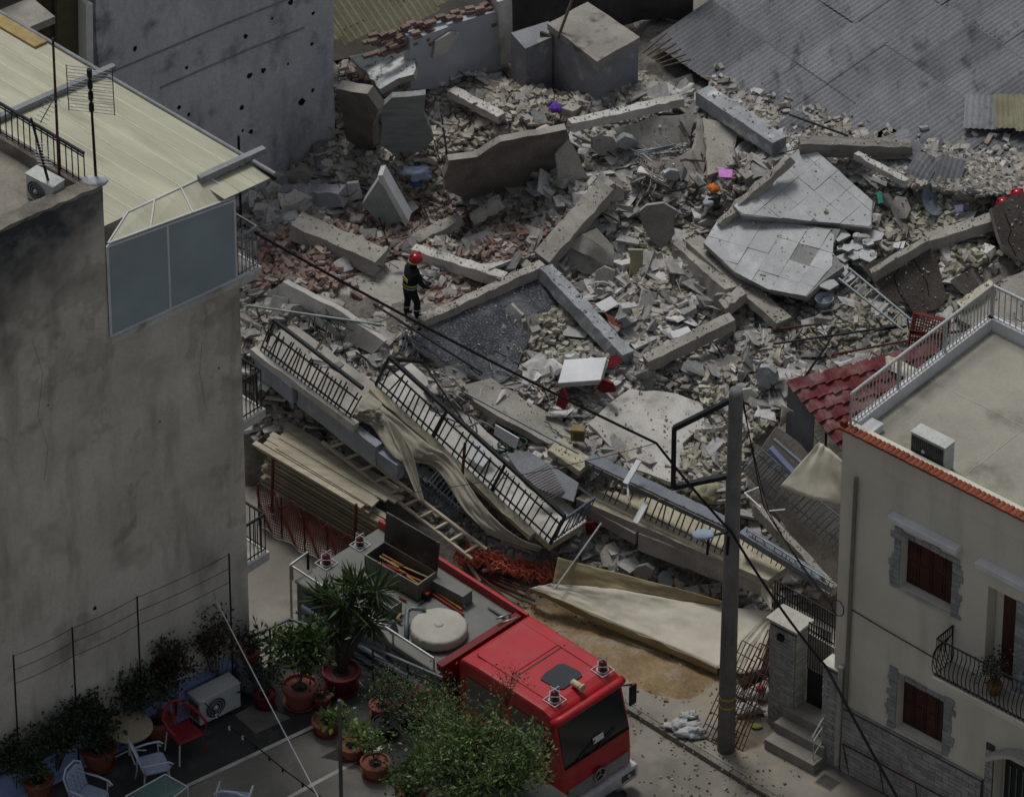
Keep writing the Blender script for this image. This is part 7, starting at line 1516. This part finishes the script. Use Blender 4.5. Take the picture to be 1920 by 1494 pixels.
bush('potted_shrub', tops[10], (.5, .4, .36), 1100, 'mid', 'dense round-leaved plant at the lower margin', stems=12, leaf=(.055, .05))
bush('potted_shrub', tops[11], (.4, .35, .5), 700, 'olive', 'feathery shrub in the pale rimmed pot', stems=10, leaf=(.05, .02))
bush('potted_shrub', tops[12], (.4, .35, .4), 500, 'dark', 'dark shrub in the dark round pot', stems=10, leaf=(.05, .03))
bush('potted_shrub', tops[13], (.45, .4, .45), 700, 'olive', 'shrub with magenta blossom beside the railing', stems=10, leaf=(.05, .03), flowers=(60, 'b01850', .055))
bush('potted_shrub', tops[14], (.26, .24, .24), 260, 'dark', 'drooping dark plant in the pink pot', stems=8, leaf=(.1, .035))
for i, (x, y, rad, n, h, lb) in enumerate(((30, 1455, (.6, .26, .8), 800, .3, 'dark climbing shrub at the left margin along the blue wall'), (105, 1420, (.6, .26, .8), 900, .3, 'dark climbing shrub behind the leftmost pots'), (165, 1392, (.6, .26, .8), 900, .35, 'dark climbing shrub left of the round table on the wall'), (255, 1346, (.6, .26, .75), 650, .4, 'thin climbing shrub between two iron stakes'), (330, 1312, (.8, .28, .95), 1000, .5, 'reddish climbing shrub above the air conditioner'), (410, 1270, (.55, .26, .9), 560, .7, 'tall sparse climbing shrub near the stained house corner'))):
    bush('climbing_shrub', at(x, 1262 + .48 * (470 - x) + 18, zt), rad, int(n * 1.6), 'red' if i >= 4 else 'dark', lb, stems=18, leaf=(.085, .055), h0=h, gap=.85)
for i, (x, y0, y1, lb) in enumerate(((37, 1446, 1228, 'leftmost'), (146, 1394, 1176, 'second from the left'), (266, 1336, 1118, 'third from the left'), (436, 1254, 1038, 'tall rightmost'))):
    b_ = at(x, y0, zt + .6); tp = over(b_, y1); bar('iron_stake', b_ - Z * .6, tp, .018, iron, None, label='%s thin iron stake standing along the blue wall' % lb, cat='stake')
    if i == 0: stk = []
    stk.append(tp)
for i in range(3):
    for d_, dz in ((0, 0), (1, -.35), (2, -.7)): cab([stk[i] - Z * (.02 - dz), stk[i + 1] - Z * (.02 - dz)], .006, '%s wire between the iron stakes, span %s' % (('upper', 'middle', 'lower')[d_], ('one', 'two', 'three')[i]), sag=.04, n=6)
# yucca
yu = thing('yucca', 'spiky yucca with several rosettes in front of the truck', 'yucca', tops[5])
yc = mat('yucca_trunk', '4a4032', '3a3227', 4, bump=.7)
for hx, hy, hz_, r_, n in ((642, 1130, 6.0, .75, 100), (702, 1110, 6.1, .72, 100), (606, 1120, 5.8, .62, 80), (664, 1100, 6.3, .6, 70), (694, 1165, 5.6, .66, 80), (622, 1180, 5.4, .6, 70)):
    c = at(hx, hy, hz_); MB().tube([tops[5], tops[5].lerp(c, .5) + V((0, .1, 0)), c], .07, 8, r2=.05).build('trunk', yc, yu, smooth=True)
    P = np.tile(np.array(tuple(c)), (n, 1)) + rs.normal(0, .03, (n, 3)); a = rs.uniform(0, 6.283, n); e = rs.uniform(-.9, 1.25, n); D = np.stack([np.cos(a) * np.cos(e), np.sin(a) * np.cos(e), np.sin(e)], 1)
    leafmesh('leaf_rosette', P, D, rs.uniform(.7, 1.1, n) * r_, rs.uniform(.035, .06, n), pal('mid', n) * .8, lfm, yu)
    nd = 50; a = rs.uniform(0, 6.283, nd); e = rs.uniform(-1.5, -.8, nd); D = np.stack([np.cos(a) * np.cos(e), np.sin(a) * np.cos(e), np.sin(e)], 1); leafmesh('dry_leaves', P[:nd] if n >= nd else P, D[:len(P[:nd])], rs.uniform(.5, .9, nd) * r_, rs.uniform(.03, .05, nd), np.tile(np.array(hexc('3a352a')[:3]), (nd, 1)), lfm, yu)
# strap-leaved plant and big twiggy bush
c = at(800, 1430, zt + .3); t = thing('agave', 'bright strap-leaved plant beside the big twiggy bush', 'plant', c)
n = 34; a = rs.uniform(0, 6.283, n); e = rs.uniform(.1, 1.3, n); leafmesh('leaf_rosette', np.tile(np.array(tuple(c)), (n, 1)), np.stack([np.cos(a) * np.cos(e), np.sin(a) * np.cos(e), np.sin(e)], 1), rs.uniform(.45, .75, n), rs.uniform(.05, .08, n), pal('light', n) * .9, lfm, t)
bush('twiggy_bush', at(905, 1512, zt), (1.35, 1.0, .9), 13000, 'olive', 'big twiggy grey-green bush overlapping the red cab', cat='bush', stems=80, leaf=(.11, .045), h0=.25, stemm=twig_m, gap=.95, stemr=.016)
bush('twiggy_bush', at(850, 1420, zt), (.75, .6, .6), 2200, 'olive', 'smaller loose bush left of the big twiggy bush', cat='bush', stems=26, leaf=(.07, .03), h0=.2, stemm=twig_m, gap=.7)
bush('flowering_shrub', at(812, 1345, zt), (.5, .4, .42), 900, 'olive', 'shrub with deep pink flowers against the terrace railing', stems=14, leaf=(.05, .03), flowers=(90, '8f1f3f', .05))
bush('tall_sprig', at(950, 1330, zt), (.34, .3, .55), 150, 'olive', 'tall thin sprig rising in front of the red cab roof', stems=7, leaf=(.07, .03), h0=.2, stemm=mat('red_twig', '6b3a34', '55302b', 4), gap=.75)
# ---------------------------------------------------------------- furniture
tc = at(241, 1362, zt + .72); t = thing('round_table', 'round beige-topped table on the terrace', 'table', V((tc.x, tc.y, zt)))
MB().lathe([(.47, -.03), (.485, -.015), (.485, .0), (.47, .008), (.02, .008)], tc, 48).build('top', mat('table_beige', 'a3987f', '90866f', 1.5, rough=.5, bump=.05), t, smooth=False)
bar('column', V((tc.x, tc.y, zt)), tc - Z * .03, .035, whitep, t)
for k in range(4): a = R(20 + 90 * k); bar('foot', V((tc.x, tc.y, zt + .12)), V((tc.x + .34 * math.cos(a), tc.y + .34 * math.sin(a), zt + .01)), .02, whitep, t)
def plastic_chair(c, face, label):
    m_ = mat('red_chair_plastic', '8c2a35', '7b242e', 2, rough=.45, bump=.03); t = thing('plastic_chair', label, 'chair', c)
    M = Matrix.Rotation(R(face - 90), 3, 'Z'); Q = lambda x, y, z_: c + M @ V((x, y, z_)) * 1.22
    for x, y in ((-.24, .22), (.24, .22), (-.22, -.22), (.22, -.22)): bar('leg', Q(x * 1.08, y * 1.08, 0), Q(x * .92, y * .92, .42), .028, m_ if x < 0 and y > 0 else whitep, t, box=True)
    seat = MB().prism([Q(x, y, .42) for x, y in ((-.24, .23), (.24, .23), (.22, -.22), (-.22, -.22))], Z * .03).build('seat', m_, t, bevel=.012)
    for i in range(7): bar('seat_slat', Q(-.15 + .05 * i, .16, .452), Q(-.15 + .05 * i, -.18, .452), .016, m_, seat, box=True)
    arc = [(-.3, .2), (-.31, 0), (-.28, -.2), (-.15, -.3), (0, -.32), (.15, -.3), (.28, -.2), (.31, 0), (.3, .2)]
    zz = [.64, .66, .7, .84, .88, .84, .7, .66, .64]; P = [Q(x, y, z_) for (x, y), z_ in zip(arc, zz)]
    MB().tube(P, .032, 8).build('arm_rail', m_, t, smooth=True)
    for i in range(9):
        f_ = i / 8; a = R(-160 + 140 * f_); bar('back_slat', Q(.22 * math.cos(a), .23 * math.sin(a), .44), Q(.3 * math.cos(a), .31 * math.sin(a), .72 + .12 * math.sin(math.pi * f_)), .02, m_, t, box=True, h=.012)
    for s_ in (-1, 1): bar('arm_post', Q(.24 * s_, .22, .42), Q(.3 * s_, .2, .64), .022, m_, t, box=True)
    return t
plastic_chair(at(347, 1410, zt + .01), -55, 'crimson plastic armchair stacked on a white one on the terrace')
def iron_chair(c, face, label, quilt=False, s=1.18):
    t = thing('garden_chair', label, 'chair', c); M = Matrix.Rotation(R(face - 90), 3, 'Z'); Q = lambda x, y, z_: c + M @ V((x, y, z_)) * s
    cu = mat('pale_cushion', '9aa6b8', '8a96a8', 2, rough=.85, bump=.2); wh = mat('white_iron', 'b9c0c8', 'a6adb5', 2, rough=.5)
    for x, y in ((-.23, .22), (.23, .22), (-.21, -.22), (.21, -.22)): MB().tube([Q(x * 1.1, y * 1.15, 0), Q(x * .98, y, .2), Q(x, y * .95, .42)], .014 * s, 6).build('leg', wh, t, smooth=True)
    MB().prism([Q(x, y, .42) for x, y in ((-.25, .2), (-.2, .25), (.2, .25), (.25, .2), (.23, -.22), (-.23, -.22))], Z * .07).build('seat_cushion', cu, t, bevel=.03)
    bk = MB().prism([Q(x, -.22 - (z_ - .46) * .28, z_) for x, z_ in ((-.22, .48), (.22, .48), (.22, .86), (.12, .93), (-.12, .93), (-.22, .86))], M @ V((0, .05, 0))).build('back_cushion', cu, t, bevel=.02)
    if quilt:
        for i in range(4):
            for j in range(4): MB().ball(Q(-.15 + .1 * i, -.22 - (.1 * j + .06) * .28 + .05, .54 + .1 * j), .035, n=8, sq=(1.2, .6, 1.2)).build('tuft', cu, bk, smooth=True)
    MB().tube([Q(-.24, -.2, .42), Q(-.25, -.34, .88), Q(-.12, -.37, .98), Q(.12, -.37, .98), Q(.25, -.34, .88), Q(.24, -.2, .42)], .018 * s, 8).build('back_frame', wh, t, smooth=True)
    for s_ in (-1, 1): MB().tube([Q(.25 * s_, -.28, .66), Q(.28 * s_, 0, .67), Q(.28 * s_, .2, .66), Q(.28 * s_, .27, .6), Q(.28 * s_, .23, .55), Q(.28 * s_, .2, .59)], .018 * s, 8).build('arm_rest', wh, t, smooth=True); bar('arm_post', Q(.26 * s_, .18, .4), Q(.28 * s_, .18, .66), .013, wh, t)
    return t
iron_chair(at(288, 1470, zt + .01), 20, 'white garden armchair with pale cushion at the round table')
iron_chair(at(170, 1530, zt + .01), -30, 'white garden chair with quilted back at the lower margin', quilt=True)
iron_chair(at(440, 1540, zt + .01), 80, 'pale garden chair back cut off by the lower margin near the grey pole')
t = thing('glass_table', 'low glass-topped table at the lower margin', 'table', at(290, 1500, zt))
gp_ = [at(x, y, zt + .5) for x, y in ((235, 1494), (310, 1452), (352, 1476), (290, 1520))]
gl = mat('table_glass', '6f8c88', '64807c', 1, rough=.08, bump=0, alpha=.55, fine=0); MB().prism(gp_, Z * .012).build('top', gl, t)
for i in range(4): bar('edge', gp_[i] + Z * .02, gp_[(i + 1) % 4] + Z * .02, .014, whitep, t); bar('leg', V((gp_[i].x, gp_[i].y, zt)), gp_[i], .014, whitep, t)
ac_unit(at(376, 1368, zt + .01), hdir(37.9), hdir(127.9), 'white air conditioner on the terrace by the blue wall', w=1.0, h=.6, d=.4)
b_ = at(640, 1510, zt); bar('upright_pole', b_, over(b_, 1312), .04, mat('grey_pole', '5f625f', '4f524f', 2, rough=.6, metal=.2), None, label='upright grey pole rising among the terracotta pots', cat='pole')
rp0 = at(405, 1125, 6.6); cab([rp0, at(600, 1500, 5.0)], .012, 'taut white rope crossing the terrace', m=whitep, sag=.02)
cab([at(203, 470, 12.8), rp0], .008, 'thin pale wire running down the stained wall', m=steel, sag=.1)
bc = [at(x, y, z_) for x, y, z_ in ((382, 1316, 5.1), (430, 1362, 4.95), (480, 1398, 4.8), (530, 1440, 4.75), (605, 1496, 4.8))]
t = thing('festoon_cable', 'black festoon cable with sockets sagging over the terrace', 'cable', bc[0]); MB().tube(bc, .014, 5).build('cable', cable, t)
for i in range(9): p = bc[min(i // 2, 4)].lerp(bc[min(i // 2 + 1, 4)], .5 * (i % 2)); bar('socket', p - Z * .08, p + Z * .01, .022, cable if i > 3 else whitep, t)
# plant on the curved balcony
c = CP(d0 + .45, zs + .02, .25); t = thing('plant_pot', 'ochre pot on the curved balcony of the cream house', 'plant pot', c); MB().lathe([(.1, 0), (.17, .2), (.15, .28), (.12, .28)], c, 18).build('shell', mat('ochre_pot', '8a6a35', '755a2d', 2), t, smooth=True)
bush('balcony_plant', c + Z * .26, (.24, .2, .36), 420, 'red', 'dark plant with pale blossom on the curved balcony', stems=9, leaf=(.06, .04), flowers=(40, 'b9b4b0', .04))
# steel mesh bundle leaning behind the pole, sacks, dirt
t = thing('rebar_mesh', 'rusty steel mesh panels leaning behind the lamp pole', 'steel mesh', at(1330, 1370, .14))
for k, (x0, y0, x1, y1, w) in enumerate(((1312, 1378, 1392, 1200, .5), (1335, 1385, 1425, 1205, .55), (1360, 1390, 1440, 1180, .45))):
    a, b = at(x0, y0, .14), at(x1, y1, 1.6 + .2 * k); sd_ = uC * w
    for i in range(6): bar('long_bar', a + sd_ * (i / 5), b + sd_ * (i / 5), .013, rust, t)
    for i in range(9): bar('cross_bar', a.lerp(b, i / 8), a.lerp(b, i / 8) + sd_, .011, rust, t)
sackm = mat('white_sack', 'b0b3b2', '979a99', 3, rough=.85, bump=.5, bscale=12)
for i, (x, y, r_, lb) in enumerate(((1275, 1362, .22, 'white crumpled sack lying left of the lamp pole foot'), (1300, 1372, .2, 'white crumpled sheet against the steel mesh'), (1290, 1342, .15, 'small white sack behind the crumpled sacks'), (1415, 1300, .25, 'pale debris sack between pole and gate pillar'), (1400, 1330, .2, 'white torn sack beside the gate pillar'))):
    crumple('sack', at(x, y, .22), r_, sackm, lb, 'sack', sq=(1.4, .8, .5), amp=.8, n=22)
crumple('red_rag', at(1426, 1290, .45), .1, pm_('red_rag', '9c2f2a'), 'small red rag on the sacks by the gate pillar', 'rag', amp=.5)
crumple('yellow_card', at(1418, 1360, .18), .13, pm_('yellow_green_card', '9aa043'), 'yellow-green card on the pavement by the steps', 'card', sq=(1, .7, .15), amp=.2)
bar('dark_tarp_roll', at(1390, 1285, .9), at(1445, 1255, 1.1), .12, mat('dark_green_tarp', '23302a', '1a2420', 2), None, label='dark green rolled tarp behind the lamp pole', cat='tarp')
n = len(GRIT); GP = np.array([tuple(p + u_ * rnd.uniform(.0, .02)) for p, u_ in GRIT]); GZ = rs.uniform(.006, .034, (n, 1)) * rs.uniform(.5, 1.4, (n, 3)); GZ[rs.rand(n) < .04] *= 2.2
mass('plate_grit', pieces(GP, GZ, .2, .5), np.array(PZ['grey'] + PZ['tan'])[rs.randint(0, 15, n)] * rs.uniform(.95, 1.25, (n, 1)), rub, kind='stuff', label='crumbs of mortar lying on the fallen slabs and beams', cat='rubble')
# dirt and gravel on the pavement and street
dp_ = [(968, 1128), (1040, 1130), (1150, 1180), (1260, 1225), (1345, 1262), (1330, 1300), (1250, 1310), (1180, 1290), (1120, 1260), (1020, 1180)]
g = 46; x0, x1, y0, y1 = 960, 1360, 1120, 1320; vd = {}; mb = MB(); grid = []
for j in range(g + 1):
    row = []
    for i in range(g + 1):
        x, y = x0 + (x1 - x0) * i / g, y0 + (y1 - y0) * j / g; p = at(x, y, .13)
        dmin = min(math.hypot(x - (dp_[k][0] * (1 - f_) + dp_[(k + 1) % len(dp_)][0] * f_), (y - (dp_[k][1] * (1 - f_) + dp_[(k + 1) % len(dp_)][1] * f_)) * 1.5) for k in range(len(dp_)) for f_ in (0, .25, .5, .75))
        ins = bool(inpoly(np.array(float(x)), np.array(float(y)), dp_)); h = min(1, dmin / 38) * (1 if ins else -1)
        row.append(p + Z * (.05 * h + .035 * noise.noise(p * 2.2) + .02 * noise.noise(p * 6) + .0))
    grid.append(row)
mb.grid(grid); mb.build('sand_dirt', dirt, None, smooth=True, kind='stuff', label='patch of ochre sand and dirt on the pavement', cat='dirt')
n = 2600; X = rs.uniform(960, 1500, n); Y = rs.uniform(1110, 1494, n); gpz = []
for x, y in zip(X, Y):
    p = at(x, y, .0); v_ = (p - k0).dot(V44); z_ = .13 if v_ > 0 else 0.0
    dk = abs(v_); pr_ = .9 if (v_ > 0 and y < 1300) else (.7 if dk < .35 else .25)
    p = at(x, y, z_ + .01); gpz.append(tuple(p) if rs.rand() < pr_ else (0, 0, -5))
gpz = np.array(gpz); s_ = rs.uniform(.012, .04, (n, 1)) ** 1.0 * rs.uniform(.6, 1.5, (n, 3)); s_[rs.rand(n) < .05] *= 2.2
gc = np.array([hexc(h)[:3] for h in ('8d7f66', '6e5f4a', 'a39a88', '7c6a4c', '5d5346')])[rs.randint(0, 5, n)]; kp = gpz[:, 2] > -1
mass('gravel', pieces(gpz[kp], s_[kp], .2, .5), gc[kp], rub, kind='stuff', label='gravel and crumbs along the kerb and pavement', cat='gravel')
